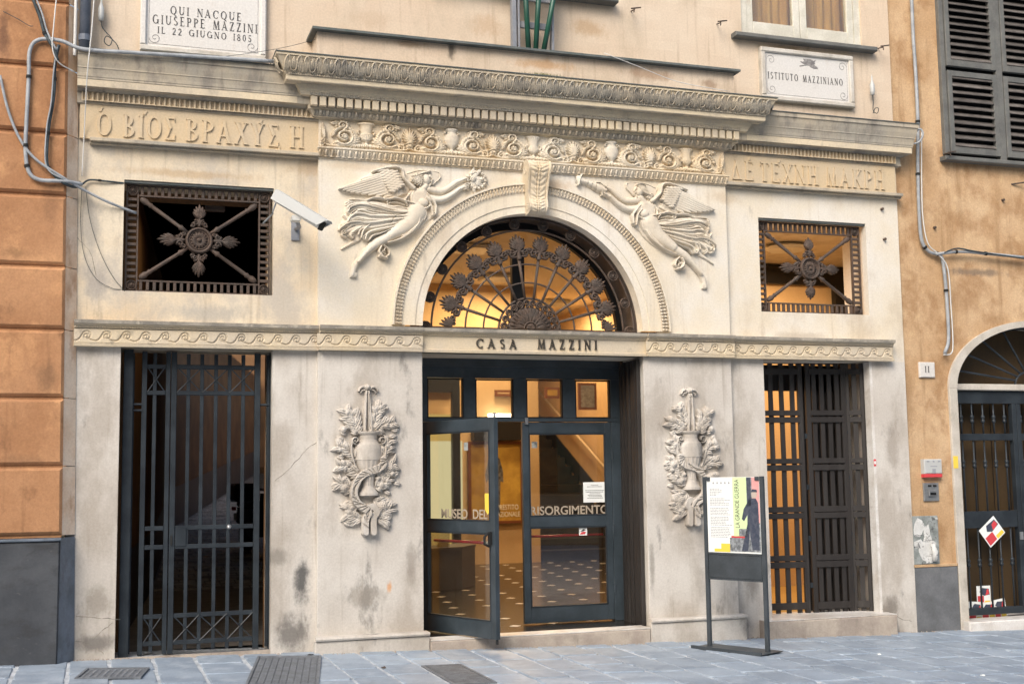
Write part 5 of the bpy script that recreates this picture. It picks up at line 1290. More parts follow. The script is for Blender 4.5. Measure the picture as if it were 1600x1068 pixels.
# ================================================================== INTERIORS
ZFL = .56
inn = thing('entrance_hall', 'warmly lit entrance hall with stairs seen through the glass doors and fanlight', 'hall', (0, 0, ZFL))
def sheet(name, pts, m, par=inn):
    o = MB().add([(p[0], p[1], p[2]-ZFL) for p in pts], [tuple(range(len(pts)))]).build(name, m, par); return o
FY = .60; ZCL = 4.95; YB = 8.2
def wallq(name, x0, y0, x1, y1, m='wall_warm', z0=ZFL, z1=ZCL): return sheet(name, [(x0, y0, z0), (x1, y1, z0), (x1, y1, z1), (x0, y0, z1)], m)
fl = sheet('floor', [(-1.2, .06, ZFL), (2.2, .06, ZFL), (2.2, 2.9, ZFL), (5.2, 2.9, ZFL), (5.2, 13.5, ZFL), (2.9, 13.5, ZFL), (2.9, YB+.02, ZFL), (-1.04, YB+.02, ZFL)], 'floor_black')
wallq('wall', -2.18, .43, -1.05, YB); wallq('wall', 2.2, .43, 2.2, 2.9); wallq('wall', 2.2, 2.9, 5.1, 2.9); wallq('wall', 4.6, 2.9, 4.6, 13.4)
bw = wallq('wall', -1.05, YB, 2.97, YB); wallq('wall', 2.97, YB, 2.97, 13.4); wallq('wall', 2.97, 13.4, 4.6, 13.4)
sheet('ceiling', [(-2.2, .43, ZCL), (5.2, .43, ZCL), (5.2, 13.5, ZCL), (2.9, 13.5, ZCL), (2.9, YB+.02, ZCL), (-1.04, YB+.02, ZCL)], 'ceiling_warm')
sheet('ceiling_beam', [(-2.2, .44, ZCL), (2.2, .44, ZCL), (2.2, .44, 4.30), (-2.2, .44, 4.30)], 'black_frame')
sheet('slab_edge', [(-2.2, .60, 3.23), (2.2, .60, 3.23), (2.2, .60, 3.0), (-2.2, .60, 3.0)], 'black_frame')
# white insets of the floor
ins = MB().add([(-.055, 0, .0015), (0, -.055, .0015), (.055, 0, .0015), (0, .055, .0015), (-.055, 0, -.004), (0, -.055, -.004), (.055, 0, -.004), (0, .055, -.004)], [(0, 1, 2, 3), (0, 4, 5, 1), (1, 5, 6, 2), (2, 6, 7, 3), (3, 7, 4, 0)]).mesh('tile_inset', 'tile_white')
cnt = 0
for j in range(-2, 22):
    for i in range(-8, 12):
        X = .24+i*.385+j*.097; Y = -.05+j*.60+i*.05
        if Y < -.12 or Y > 8.1 or X < -1.0 or (Y < .1 and X > .95): continue
        s = (X-CAM[0])/(Y-CAM[1])
        if s < .24 or s > .47 or (Y < 2.95 and X > 2.1) or X > 4.5: continue
        if Y > .09: newobj('tile_inset', ins, fl, (X, Y, .0006)); cnt += 1
# stairs
st_ = MB()
sx0, sx1, sy = 2.99, 4.58, 8.2
for i in range(14): 
    o = MB().box(sx0, sx1, sy+i*.34, sy+(i+1)*.34+.02, 0, .17*(i+1)-.001*(i % 2)).build('stair', 'stair_slate', inn)
MB().tube([(4.52, 8.6, 1.20), (4.52, 12.6, 3.05)], .022, 8).build('handrail', 'handrail', inn, smooth=True)
# dado line sloping with the stair
MB().add([(4.59, 8.0, .0), (4.59, 13.4, 2.6), (4.59, 13.4, 2.9), (4.59, 8.0, .35)], [(0, 1, 2, 3)]).build('skirting', 'stair_slate', inn)
# things on the walls
def on_back(u0, v0, u1, v1, Y):
    a = W(u0, v0, Y); b = W(u1, v1, Y); return a[0], b[0], b[1], a[1]
ps = thing('framed_poster', 'framed yellow war loan poster with a dark standing man on the hall wall', 'poster', (2.3, YB-.05, 1.5))
x0, x1, z0, z1 = on_back(735, 694, 814, 812, YB-.06)
def bx(par, o, name, m, x0, x1, y0, y1, z0, z1): return MB().box(x0-o[0], x1-o[0], y0-o[1], y1-o[1], z0-o[2], z1-o[2]).build(name, m, par)
o = (2.3, YB-.05, 1.5)
bx(ps, o, 'print', 'poster_yellow', x0, x1, YB-.06, YB-.02, z0, z1)
f = MB(); e = .045
for q in ((x0-e, x1+e, z0-e, z0), (x0-e, x1+e, z1, z1+e)): f.box(q[0]-o[0], q[1]-o[0], -.04, .03, q[2]-o[2], q[3]-o[2])
for q in ((x0-e, x0), (x1, x1+e)): f.box(q[0]-o[0], q[1]-o[0], -.0395, .03, z0-o[2], z1-o[2])
f.build('frame', 'frame_brown', ps)
cx = x0+(x1-x0)*.47; zz0 = z0+.10; hh_ = (z1-z0)-.16
def sil(pts, m, dy): MB().prism([(cx+a*.36-o[0], zz0+b*hh_-o[2]) for a, b in pts], -.0125-dy, -.011).build('print_figure', m, ps)
sil([(-.22, 0), (-.02, .0), (0, .45), (.05, .0), (.25, .0), (.28, .5), (.42, .48), (.40, .66), (.26, .84), (.1, .88), (-.1, .88), (-.26, .82), (-.42, .60), (-.36, .48), (-.24, .55)], 'ink', 0)
sil([(-.1, .885), (.1, .885), (.13, .96), (.08, 1.03), (-.08, 1.03), (-.13, .96)], 'ink', .001)
sans('PRESTITO', .11, 'paper', 'print_text', ps, (x0-o[0]+.42, -.0145, z0-o[2]+.17), sx=.75); sans('NAZIONALE', .11, 'paper', 'print_text', ps, (x0-o[0]+.36, -.0145, z0-o[2]+.06), sx=.72)
# display cabinet and glowing doorway panel on the left of the hall
x0, x1, z0, z1 = on_back(664, 672, 706, 800, YB-.02)
dw = MB().box(x0, x1+.05, YB-.03, YB-.012, z0-ZFL-.6, z1-ZFL+.25).build('doorway_glow', 'room_glow', inn)  # flat slab that glows itself, standing in for the lit room beyond
a0 = x0+.04
MB().box(a0, a0+.55, YB-.05, YB-.031, z0-ZFL-.2, z0-ZFL+1.1).build('glow_panel', 'room_glow_pale', dw)
MB().box(W(706, 700, 7.9)[0], W(718, 700, 7.9)[0], 7.85, 7.95, 0, 2.75).build('inner_post', 'black_frame', inn)
MB().box(W(660, 700, 7.9)[0], W(718, 700, 7.9)[0], 7.86, 7.94, 2.65, 2.9).build('inner_beam', 'black_frame', inn)
MB().box(W(738, 690, 8.1)[0], W(812, 690, 8.1)[0], YB-.20, YB-.03, W(700, 688, YB)[1]-ZFL, W(700, 655, YB)[1]-ZFL).build('display_case', 'black_frame', inn)
ct = thing('reception_desk', 'long curved reception desk inside the hall behind the open glass leaf', 'desk', (-.8, 4.2, ZFL))
ctp = [(-.7, 0), (.6, -.1), (1.35, .10), (1.65, .55)]
for i in range(3):
    (xa, ya), (xb, yb) = ctp[i], ctp[i+1]
    MB().add([(xa, ya, 0), (xb, yb, 0), (xb, yb, .48), (xa, ya, .48), (xa, ya+.04, 0), (xb, yb+.04, 0), (xb, yb+.04, .48), (xa, ya+.04, .48)], [(0, 1, 2, 3), (5, 4, 7, 6), (3, 2, 6, 7)]).build('front_panel', 'counter_wood', ct)
MB().add([(x_, y_-.04, z_) for z_ in (.481, .51) for x_, y_ in ctp]+[(x_, y_+.6, z_) for z_ in (.481, .51) for x_, y_ in ctp], [(0, 1, 2, 3, 11, 10, 9, 8)[::-1], (4, 5, 6, 7, 15, 14, 13, 12), (0, 1, 5, 4), (1, 2, 6, 5), (2, 3, 7, 6)]).build('desk_top', 'counter_wood', ct)
MB().box(-.7, 1.2, .12, .15, .51, .74).build('glass_front', 'glass_dim', ct)
for q in range(7): MB().box(-.2+q*.21, -.06+q*.21, .18+.02*(q % 2), .19+.02*(q % 2), .511, .60+.03*(q % 3)).build('leaflet_stack', ('paper', 'paper_yellow', 'ink', 'paper', 'bronze_dark', 'paper', 'paper_yellow')[q], ct)
# framed pictures high on the hall walls, seen in the transom lights
def pic(label, u0, v0, u1, v1, Y, m1='ink_faded', m2='frame_brown'):
    x0, x1, z0, z1 = on_back(u0, v0, u1, v1, Y); t = thing('framed_picture', label, 'picture', ((x0+x1)/2, Y, z0)); w_ = (x1-x0)/2; hh_ = z1-z0
    MB().box(-w_, w_, -.02, .02, 0, hh_).build('frame', m2, t); MB().box(-w_+.04, w_-.04, -.025, -.0205, .04, hh_-.04).build('print', m1, t)
pic('small framed lettered print, third transom light', 851, 605, 874, 622, 8.1, 'poster_yellow'); pic('tall dark framed picture, rightmost transom light', 903, 598, 932, 640, 8.0)
pic('small pale framed print, second transom light', 773, 609, 799, 619, YB-.06, 'wall_warm')
pic('dark framed picture, leftmost transom light', 664, 594, 708, 612, YB-.06)
# lamps of the hall
def area(name, loc, size, power, col=(1, .68, .36), rot=(0, 0, 0), sy_=None):
    l = bpy.data.lights.new(name, 'AREA'); l.energy = power; l.color = col; l.size = size
    if sy_: l.shape = 'RECTANGLE'; l.size_y = sy_
    o = bpy.data.objects.new(name, l); COL.objects.link(o); o.location = loc; o.rotation_euler = rot; return o
def lamp(label, loc, power, size=.5):
    t = thing('ceiling_lamp', label, 'lamp', loc, group='hall ceiling lamps'); MB().box(-size/2, size/2, -size/2, size/2, 0, .05).build('housing', 'white_plastic', t)
    l = area('lamp_light', (0, 0, -.03), size, power); l.parent = t; return t
for i, (lx, ly, pw) in enumerate(((-.6, 2.2, 60), (.9, 5.0, 85), (2.0, 7.2, 80), (3.8, 9.6, 75))): lamp('square white ceiling lamp inside the hall, near the %s' % ('front windows', 'middle', 'back wall', 'stairs')[i], (lx, ly, 4.88), pw)
# glowing lamp seen low in the second transom
x0, x1, z0, z1 = on_back(764, 646, 798, 653, 8)
wlmp = thing('wall_lamp', 'glowing white strip lamp inside the hall behind the second transom light', 'lamp', ((x0+x1)/2, 8, z0))
MB().box(-(x1-x0)/2, (x1-x0)/2, 0, .06, 0, z1-z0).build('tube', 'lamp_glow', wlmp)
# room behind the right-hand gate
rr_ = thing('side_room', 'warmly lit side room behind the wooden lattice gate', 'room', (4, 1.5, .56))
def sh(name, pts, m): MB().add([(p[0]-4, p[1]-1.5, p[2]-.56) for p in pts], [tuple(range(len(pts)))]).build(name, m, rr_)
sh('floor', [(2.25, .42, .56), (7, .42, .56), (7, 2.85, .56), (2.25, 2.85, .56)], 'wall_ochre'); sh('ceiling', [(2.25, .42, 4.47), (7, .42, 4.47), (7, 2.85, 4.47), (2.25, 2.85, 4.47)], 'stone_surround'); MB().box(2.3-4, 5.6-4, 1.25, 1.33, 3.66, 3.90).box(4.95-4, 5.1-4, 1.2, 1.30, 2.2, 3.66).build('lintel_beam', 'black_frame', rr_)
sh('wall', [(2.25, 2.85, .56), (7, 2.85, .56), (7, 2.85, 4.9), (2.25, 2.85, 4.9)], 'wall_warm'); sh('wall', [(2.25, .42, .56), (2.25, 2.85, .56), (2.25, 2.85, 4.9), (2.25, .42, 4.9)], 'wall_warm')
sh('wall', [(7, .42, .56), (7, 2.85, .56), (7, 2.85, 4.9), (7, .42, 4.9)], 'wall_warm'); sh('wall', [(3.93, .43, .56), (7, .43, .56), (7, .43, 4.9), (3.93, .43, 4.9)], 'wall_warm')
MB().box(4.15-4, 5.35-4, 1.25, 1.34, 3.0, 3.08).box(5.27-4, 5.35-4, 1.25, 1.34, 2.2, 3.0).build('beam', 'black_frame', rr_)
l = area('side_room_light', (3.6, 1.6, 4.38), .6, 80); 
l = thing('pendant_lamp', 'white ceiling lamp in the side room behind the upper right grille', 'lamp', (3.6, 1.6, 4.40)); MB().lathe([(.2, 0), (.25, .03), (.2, .06)], (0, 0, 0)).build('shade', 'white_plastic', l)
# dark passage behind the iron gate
al = thing('passage', 'dark vaulted passage with ochre walls behind the iron gate', 'passage', (-2.9, .5, .5))
def pa(name, pts, m): return MB().add([(p[0]+2.9, p[1]-.5, p[2]-.5) for p in pts], [tuple(range(len(pts)))]).build(name, m, al)
dxy = .128
def fz(y): return .53+max(0, y-6)*.065
def lx(y): return float(np.interp(y, [0, .43, 13.6, 30], [-3.58, -3.55, -2.4, 1.1]))
def rx(y): return float(np.interp(y, [0, .43, 8.2, 30], [-2.28, -2.28, -1.19, 4.3]))
YE = 30
ys_ = [.43, 3, 6, 8.2, 10, 12, 13.6, 17, 21, 25, YE]
for y0, y1 in zip(ys_[:-1], ys_[1:]):
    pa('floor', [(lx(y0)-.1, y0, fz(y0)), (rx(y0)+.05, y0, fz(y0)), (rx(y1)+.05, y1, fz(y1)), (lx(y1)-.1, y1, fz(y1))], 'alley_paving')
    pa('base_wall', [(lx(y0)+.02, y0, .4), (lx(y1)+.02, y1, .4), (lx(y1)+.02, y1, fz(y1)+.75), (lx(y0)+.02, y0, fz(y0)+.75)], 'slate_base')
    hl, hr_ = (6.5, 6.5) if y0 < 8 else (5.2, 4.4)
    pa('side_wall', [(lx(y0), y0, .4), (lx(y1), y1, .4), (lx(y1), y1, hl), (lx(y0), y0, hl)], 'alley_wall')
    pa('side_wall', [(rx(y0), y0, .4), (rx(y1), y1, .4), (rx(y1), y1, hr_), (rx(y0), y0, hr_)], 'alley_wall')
    if y0 >= 6:      # rows of small setts in the far, day-lit part
        nr = int((y1-y0)/.22)
        for q in range(nr):
            yy = y0+(q+.5)*(y1-y0)/nr
            if yy > 22: break
            rw = MB(); xx = lx(yy)+.05+(.1 if q % 2 else 0)
            while xx < rx(yy)-.1:
                w_ = random.uniform(.14, .22); hq = fz(yy)+random.uniform(.004, .016); rw.add([(xx+2.9, yy-.5-.09, hq-.012-.5), (xx+w_+2.9, yy-.5-.09, hq-.012-.5), (xx+w_+2.9, yy-.5+.09, hq-.5), (xx+2.9, yy-.5+.09, hq-.5), (xx+2.9, yy-.5-.095, fz(yy)-.52), (xx+w_+2.9, yy-.5-.095, fz(yy)-.52)], [(0, 1, 2, 3), (0, 4, 5, 1)]); xx += w_+.02
            tag(rw.build('sett_row', 'cobble', al), kind='stuff')
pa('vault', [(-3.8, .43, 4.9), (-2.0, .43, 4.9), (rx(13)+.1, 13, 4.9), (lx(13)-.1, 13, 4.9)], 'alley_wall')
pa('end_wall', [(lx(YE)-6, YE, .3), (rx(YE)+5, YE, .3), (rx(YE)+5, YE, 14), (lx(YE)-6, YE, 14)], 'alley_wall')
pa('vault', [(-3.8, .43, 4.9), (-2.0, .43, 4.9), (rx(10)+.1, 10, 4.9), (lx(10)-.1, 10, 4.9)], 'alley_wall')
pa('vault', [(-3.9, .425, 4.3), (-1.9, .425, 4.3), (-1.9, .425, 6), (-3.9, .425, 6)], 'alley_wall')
# cobbles of the lit far end
area('passage_light', (-2.6, 2.6, 4.7), .2, 4, (1, .75, .42)).name = 'passage_fill_light'  # added fill light that warms the vault and upper wall
pa('return_wall', [(-3.95, .424, .3), (-3.49, .424, .3), (-3.49, .424, 5), (-3.95, .424, 5)], 'alley_wall'); pa('return_wall', [(-2.34, .424, .3), (-1.9, .424, .3), (-1.9, .424, 5), (-2.34, .424, 5)], 'alley_wall')
t = thing('passage_fill', 'small dim lamp added high in the dark passage to warm the vault', 'lamp', (-2.6, 2.6, 4.72)); MB().box(-.1, .1, -.05, .05, 0, .06).build('housing', 'white_plastic', t)  # housing made up to go with the added fill light
# parked scooter in the passage
sc_ = thing('parked_scooter', 'dark motor scooter parked in the passage, seen between the gate and its post', 'scooter', (-1.27, 9.5, fz(9.5)), R_(-78))
for xx in (-.62, .62):
    MB().lathe([(.12, -.05), (.24, -.055), (.27, -.03), (.27, .03), (.24, .055), (.12, .05)], (xx, 0, .27), 20, 'y').build('wheel', 'rubber', sc_, smooth=True)
sb = MB().prism([(-.75, .48), (-.7, .72), (-.1, .70), (.0, .40), (.32, .34), (.42, .95), (.50, .95), (.56, .60), (.52, .28), (-.05, .25), (-.4, .40)], -.14, .14).build('body', 'scooter_body', sc_)
MB().box(-.72, -.05, -.15, .15, .725, .82, .03).build('seat', 'rubber', sc_); MB().tube([(.46, -.34, 1.05), (.44, 0, .98), (.46, .34, 1.05)], .02, 8).build('handlebar', 'rubber', sc_)
MB().lathe([(.02, 0), (.08, .01), (.09, .05), (.05, .08)], (.50, 0, .88), 12, 'x').build('headlight', 'steel', sc_); MB().box(-.98, -.66, -.19, .19, .80, 1.10, .04).build('top_box', 'scooter_body', sc_)
MB().box(-1.0, -.985, -.1, .1, .50, .62).build('number_plate', 'paper', sc_); MB().box(.42, .46, -.2, .2, 1.0, 1.35, .02).build('windshield', 'glass_dim', sc_)
MB().box(-.99, -.982, -.14, -.06, .66, .72).build('tail_light', 'push_red', sc_)

# ================================================================== UPPER WALL
uw = MB()
WX0, WX1, WZ0 = 2.22, 3.60, 6.20
uw.box(-3.93, WX0, 0.0, .35, 5.32, 8.6); uw.box(WX1, 3.93, 0, .35, 5.32, 8.6); uw.box(WX0, WX1, 0, .35, 5.32, WZ0); uw.box(WX0, WX1, 0, .35, 7.9, 8.6)
upw = uw.build('upper_wall', 'upper_plaster', mus)
MB().box(-1.3, 3.93, .35, 8.4, 6.6, 6.65).box(2.6, 5.3, 8.41, 13.6, 6.6, 6.65).build('building_core', 'upper_plaster', mus)
# parapet on the cornice
pp = MB().box(-2.01, 1.96, -.28, 0, 5.46, 5.70).build('parapet', 'upper_plaster', mus)
MB().box(-2.06, 2.0, -.345, .0, 5.701, 5.722).build('parapet_cap', 'lead', pp)
# grass and moss tuft
mz = MB(); random.seed(4)
for i in range(260):
    x_ = random.gauss(.0, .09)-.02+(.12 if i % 3 == 0 else 0); y_ = -.30-random.random()*.02; l = random.uniform(.015, .05); a = random.uniform(-.5, .5)
    mz.add([(x_-.003, y_, 5.471), (x_+.003, y_, 5.471), (x_+a*l, y_-.01, 5.471+l)], [(0, 1, 2)])
tag(mz.build('moss_tuft', 'moss', mus), kind='stuff')
# window top right
wn_ = MB(); z0 = WZ0
wn_.box(WX0, WX0+.07, .02, .10, z0+.02, 7.9); win = wn_.build('window', 'window_paint', mus); MB().box(WX1-.07, WX1, .02, .10, z0+.02, 7.9).build('window_jamb', 'window_paint', win)
MB().box(WX0-.12, WX1+.12, -.10, .05, z0-.045, z0, .008).build('sill', 'shutter_frame', win)
for a, b in ((WX0+.072, 2.90), (2.905, WX1-.072)):
    f = MB(); e = .075; f.box(a, a+e, .03, .085, z0+.002, 7.89, .004); f.box(b-e, b, .03, .085, z0+.002, 7.89, .004); f.box(a+e, b-e, .031, .084, z0+.002, z0+.17, .004)
    c = f.build('casement', 'window_paint', win)
    MB().box(a+e, b-e, .055, .06, z0+.17, 7.89).build('pane', 'glass', win)
cu = MB(); n = 60; vs = []
for i in range(n+1):
    x_ = WX0+.05+(WX1-WX0-.1)*i/n; y_ = .22+.02*math.sin(i*1.3)+.008*math.sin(i*.6); vs += [(x_, y_, z0), (x_, y_, 7.9)]
cu.add(vs, [(2*i, 2*i+2, 2*i+3, 2*i+1) for i in range(n)]); cu.build('curtain', 'curtain', win, smooth=True)
area('upper_room_light', (2.9, .17, 7.6), .1, 14, (1, .72, .4), (R_(0), 0, 0), .8).data.size = 1.0
MB().box(WX0-.1, WX1+.1, .355, .37, z0-.1, 8).build('room_back', 'wall_warm', win)
# middle window: only its sill and foot show
w2 = MB().box(-.95, .82, .0-.02, .0, 6.42, 8.0).build('window', 'window_paint', mus)
MB().box(-1.02, .86, -.12, .03, 6.34, 6.385, .008).build('sill', 'shutter_frame', w2)
MB().box(-.90, .78, -.035, -.0205, 6.386, 6.55, .004).build('window_board', 'window_paint', w2)
# bracket frame with three green poles
br = thing('pole_bracket', 'grey metal bracket fixed over the cornice in the middle of the front', 'bracket', (0, -.15, 5.72))
bq = lambda u, v: W(u, v, -.16)
for u0, u1 in ((800, 806.5), (809, 812), (861, 865)):
    a = bq(u0, 60)[0]; b = bq(u1, 60)[0]; MB().box(a, b, -.03, .03, 0, .72, .003).build('upright', 'bracket_grey', br)
a, b = bq(800, 0)[0], bq(865, 0)[0]
for z_ in (.26, .52): MB().box(a, b, .0, .025, z_, z_+.06, .003).build('cross_bar', 'bracket_grey', br)
MB().lathe([(.0, 0), (.035, 0), (.035, .03), (.015, .04), (.0, .04)], (a-.03, -.02, .60), 12, 'y').build('eyelet', 'rubber', br)
for i, (ub, ut) in enumerate(((826, 822), (836.5, 840.5), (848, 862))):
    a = W(ub, 73, -.2); b = W(ut, 0, -.22); v = Vector((b[0]-a[0], -.02, b[1]-a[1])); p = Vector((a[0], -.2, 5.725))
    t = thing('green_pole', 'dark green pole in the bracket above the cornice, %s of three' % ('leftmost', 'middle one', 'rightmost, leaning right')[i], 'pole', tuple(p), group='green poles over the cornice')
    MB().tube([(0, 0, 0), tuple(v*1.0), tuple(v*4.2)], .024, 12).build('shaft', 'green_pole', t, smooth=True); MB().cyl((0, 0, -.002), (0, 0, .02), .03).build('ferrule', 'green_pole', t)

# ================================================================== PLAQUES
def plaque(label, x0, x1, z0, z1, lines, tilt):
    t = thing('stone_plaque', label, 'plaque', ((x0+x1)/2, 0, z0)); cx = (x0+x1)/2; w_ = (x1-x0)/2; hh_ = z1-z0; e = .05
    MB().box(-w_+e, w_-e, -.035, .001, e, hh_-e).build('slab', 'marble', t)
    for nm, q in (('frame_rail', (-w_, w_, 0, e)), ('frame_rail', (-w_, w_, hh_-e, hh_)), ('frame_stile', (-w_, -w_+e, e, hh_-e)), ('frame_stile', (w_-e, w_, e, hh_-e))):
        MB().box(q[0], q[1], -.06, .001, q[2], q[3], .010).build(nm, 'marble_frame' if 'rail' in nm and q[2] == 0 or tilt else 'marble', t)
    for s, a, b, z_, h_ in lines: letters(s, a-cx, b-cx, z_-z0, h_, -.0355, .0012, 'ink', t, name='letter', gap=.32)
    # corner flourishes: faint engraved scrolls
    m = MB()
    for sx_ in (-1, 1):
        for sz_ in ((0, 1) if tilt else (0, 1)):
            ccx = sx_*(w_-e-.07); ccz = e+.07 if sz_ == 0 else hh_-e-.07
            pts = [(ccx+sx_*(.05-.045*k/20)*math.cos(k*.45), -.0362, ccz+(1 if sz_ else -1)*(.05-.045*k/20)*math.sin(k*.45)) for k in range(20)]
            m.tube(pts, .0022, 4)
    m.tube([(-w_+e+.02, -.0362, e+.02), (w_-e-.02, -.0362, e+.02)], .0014, 4); m.tube([(-w_+e+.02, -.0362, e+.02), (-w_+e+.02, -.0362, hh_-e-.02)], .0014, 4); m.tube([(w_-e-.02, -.0362, e+.02), (w_-e-.02, -.0362, hh_-e-.02)], .0014, 4)
    m.build('engraved_border', 'ink_faded', t)
    return t
def px(u, v, Y=-.035): return W(u, v, Y)
plaque('white marble plaque with three lines beginning QUI NACQUE, upper left wall', -3.445, -2.41, 5.475, 6.55,
       [('QUI NACQUE', px(266, 20)[0], px(377, 27)[0], (px(270,25.5)[1]+px(377,31)[1])/2, .072), ('GIUSEPPE MAZZINI', px(238, 38)[0], px(402, 47)[0], (px(239,40)[1]+px(404,50)[1])/2, .078), ('IL 22 GIUGNO 1805', px(246, 55)[0], px(393, 63)[0], (px(246,56.5)[1]+px(393,64)[1])/2+.006, .058)], False)
p2 = plaque('framed marble plaque lettered ISTITUTO MAZZINIANO under the upper right window', 2.395, 3.45, 5.555, 6.09,
       [('ISTITUTO MAZZINIANO', px(1200, 122)[0], px(1317, 138)[0], 5.775, .07)], True)
sm = HF(-.12, .12, -.06, .06, .004)
for k in range(14): sm.leaf(0, 0, -.4+k*.25, .09+.02*math.sin(k*2), .012, .004, .001)
sm.path([(-.1, -.02), (0, 0), (.1, -.03)], .006, .004); sm.build('engraved_emblem', 'ink_faded', p2, loc=(.02, -.0345, .40))

# ================================================================== LEFT BUILDING (orange)
lb = thing('orange_building', 'orange rusticated stucco house with a dark slate base at the left edge', 'building', (-4.5, -.1, .5))
Lz = lambda z: z-.5
def LXe(z): return -3.955-.030*(z-1.5)/2.7      # the old corner leans a little
YO = -.14
joints = [1.513, 2.049, 2.581, 3.119, 3.622, 4.192, 4.697, 5.238, 5.78, 6.33, 6.9]
for i in range(len(joints)-1):
    a, b = joints[i]+.012, joints[i+1]-.012; m = MB()
    for k_, (xl, xr) in enumerate(((-6.5, None),)):
        xr0, xr1 = LXe(a), LXe(b); c = .022
        fr = [(xl, YO, a+c), (xr0-c, YO, a+c), (xr1-c, YO, b-c), (xl, YO, b-c)]; md = [(xl, YO+c, a), (xr0, YO+c, a), (xr1, YO+c, b), (xl, YO+c, b)]; bk_ = [(p[0], 0.2, p[2]) for p in md]
        m.add([(p[0]+4.5, p[1]+.1, p[2]-.5) for p in fr+md+bk_], [(0, 1, 2, 3)]+[q for j in range(4) for q in ((j, j+4, (j+1) % 4+4, (j+1) % 4), (j+4, j+8, (j+1) % 4+8, (j+1) % 4+4))])
    m.build('stucco_course', 'orange_stucco', lb)
MB().add([(-6.5+4.5, YO+.135, Lz(1.5)), (LXe(1.5)+4.5-.004, YO+.135, Lz(1.5)), (LXe(6.9)+4.5-.004, YO+.135, Lz(6.9)), (-2, YO+.135, Lz(6.9))], [(0, 1, 2, 3)]).build('joint_ground', 'orange_stucco', lb)
# pale corner strip, set at an angle
for i in range(len(joints)-1):
    a, b = joints[i]+.003, joints[i+1]-.003; m = MB()
    x0a, x0b = LXe(a), LXe(b); x1a, x1b = -3.862-.028*(a-1.5)/1.0*.55, -3.862-.028*(b-1.5)/1.0*.55
    m.add([(x0a+4.5, YO+.1+.028, Lz(a)), (x1a+4.5, .09, Lz(a)), (x1b+4.5, .09, Lz(b)), (x0b+4.5, YO+.1+.028, Lz(b)), (x1a+4.5, .2, Lz(a)), (x1b+4.5, .2, Lz(b))], [(0, 1, 2, 3), (1, 4, 5, 2)]).build('corner_strip', 'orange_edge', lb)
# slate base: slabs
for (xa, xb) in ((-6.4, -5.25), (-5.245, -3.965)):
    MB().box(xa+4.5, xb+4.5, YO-.06+.1, .2, Lz(.3), Lz(1.475), .01).build('base_slab', 'slate_base', lb)
MB().box(-6.4+4.5, -3.955+4.5, YO-.075+.1, .2, Lz(1.476), Lz(1.497), .005).build('base_ledge', 'slate_edge', lb)
MB().add([(-3.964+4.5, YO-.055+.1, Lz(.3)), (-3.842+4.5, .088, Lz(.3)), (-3.862+4.5, .088, Lz(1.497)), (-3.962+4.5, YO-.055+.1, Lz(1.497)), (-3.842+4.5, .2, Lz(.3)), (-3.862+4.5, .2, Lz(1.497))], [(0, 1, 2, 3), (1, 4, 5, 2), (3, 2, 5)]).build('base_corner', 'slate_edge', lb)
MB().box(-8+4.5, -6.4+4.5, .0, .3, 0, 6.4).build('side_wall', 'orange_stucco', lb)

# ================================================================== RIGHT BUILDING (ochre)
rb = thing('ochre_building', 'ochre stucco house with an arched doorway and louvred shutters at the right edge', 'building', (5, .03, .4))
RY = .03; DX0 = 4.495; DXC = 5.60; DR = 1.08; DZ = 2.75
def rq(p): return (p[0]-5, p[1]-RY, p[2]-.4)
m = MB()
def rbox(m, x0, x1, y0, y1, z0, z1, c=0): return m.box(x0-5, x1-5, y0-RY, y1-RY, z0-.4, z1-.4, c)
rbox(m, 3.90, DXC-DR-.06, RY, .5, .2, DZ); rbox(m, DXC+DR+.06, 9, RY, .5, .2, DZ)
n = 40; rr0 = DR+.06; va = []; 
ZT = 7.2
vs, fs = [], []
el = .62
for i in range(n+1):
    a = PI*i/n; ca, sa = math.cos(a), math.sin(a); A = (DXC+rr0*ca, DZ+rr0*el*sa); 
    t = min((3.4/ca) if ca > 1e-6 else 1e9, (-1.7/ca) if ca < -1e-6 else 1e9, ((ZT-DZ)/sa) if sa > 1e-6 else 1e9); O = (DXC+t*ca, DZ+t*sa)
    vs += [rq((A[0], RY, A[1])), rq((O[0], RY, O[1]))]
for i in range(n): fs.append((2*i, 2*i+1, 2*i+3, 2*i+2))
k0 = len(vs); vs += [rq((DXC+3.4, RY, ZT)), rq((DXC-1.7, RY, ZT))]
for i in range(n):
    oa, ob = vs[2*i+1], vs[2*i+3]
    if abs(oa[0]-(DXC+3.4-5)) < 1e-6 and abs(ob[2]-(ZT-.4)) < 1e-6: fs.append((2*i+1, k0, 2*i+3))
    if abs(ob[0]-(DXC-1.7-5)) < 1e-6 and abs(oa[2]-(ZT-.4)) < 1e-6: fs.append((2*i+1, k0+1, 2*i+3))
m.add(vs, fs); m.build('wall', 'ochre_stucco', rb)
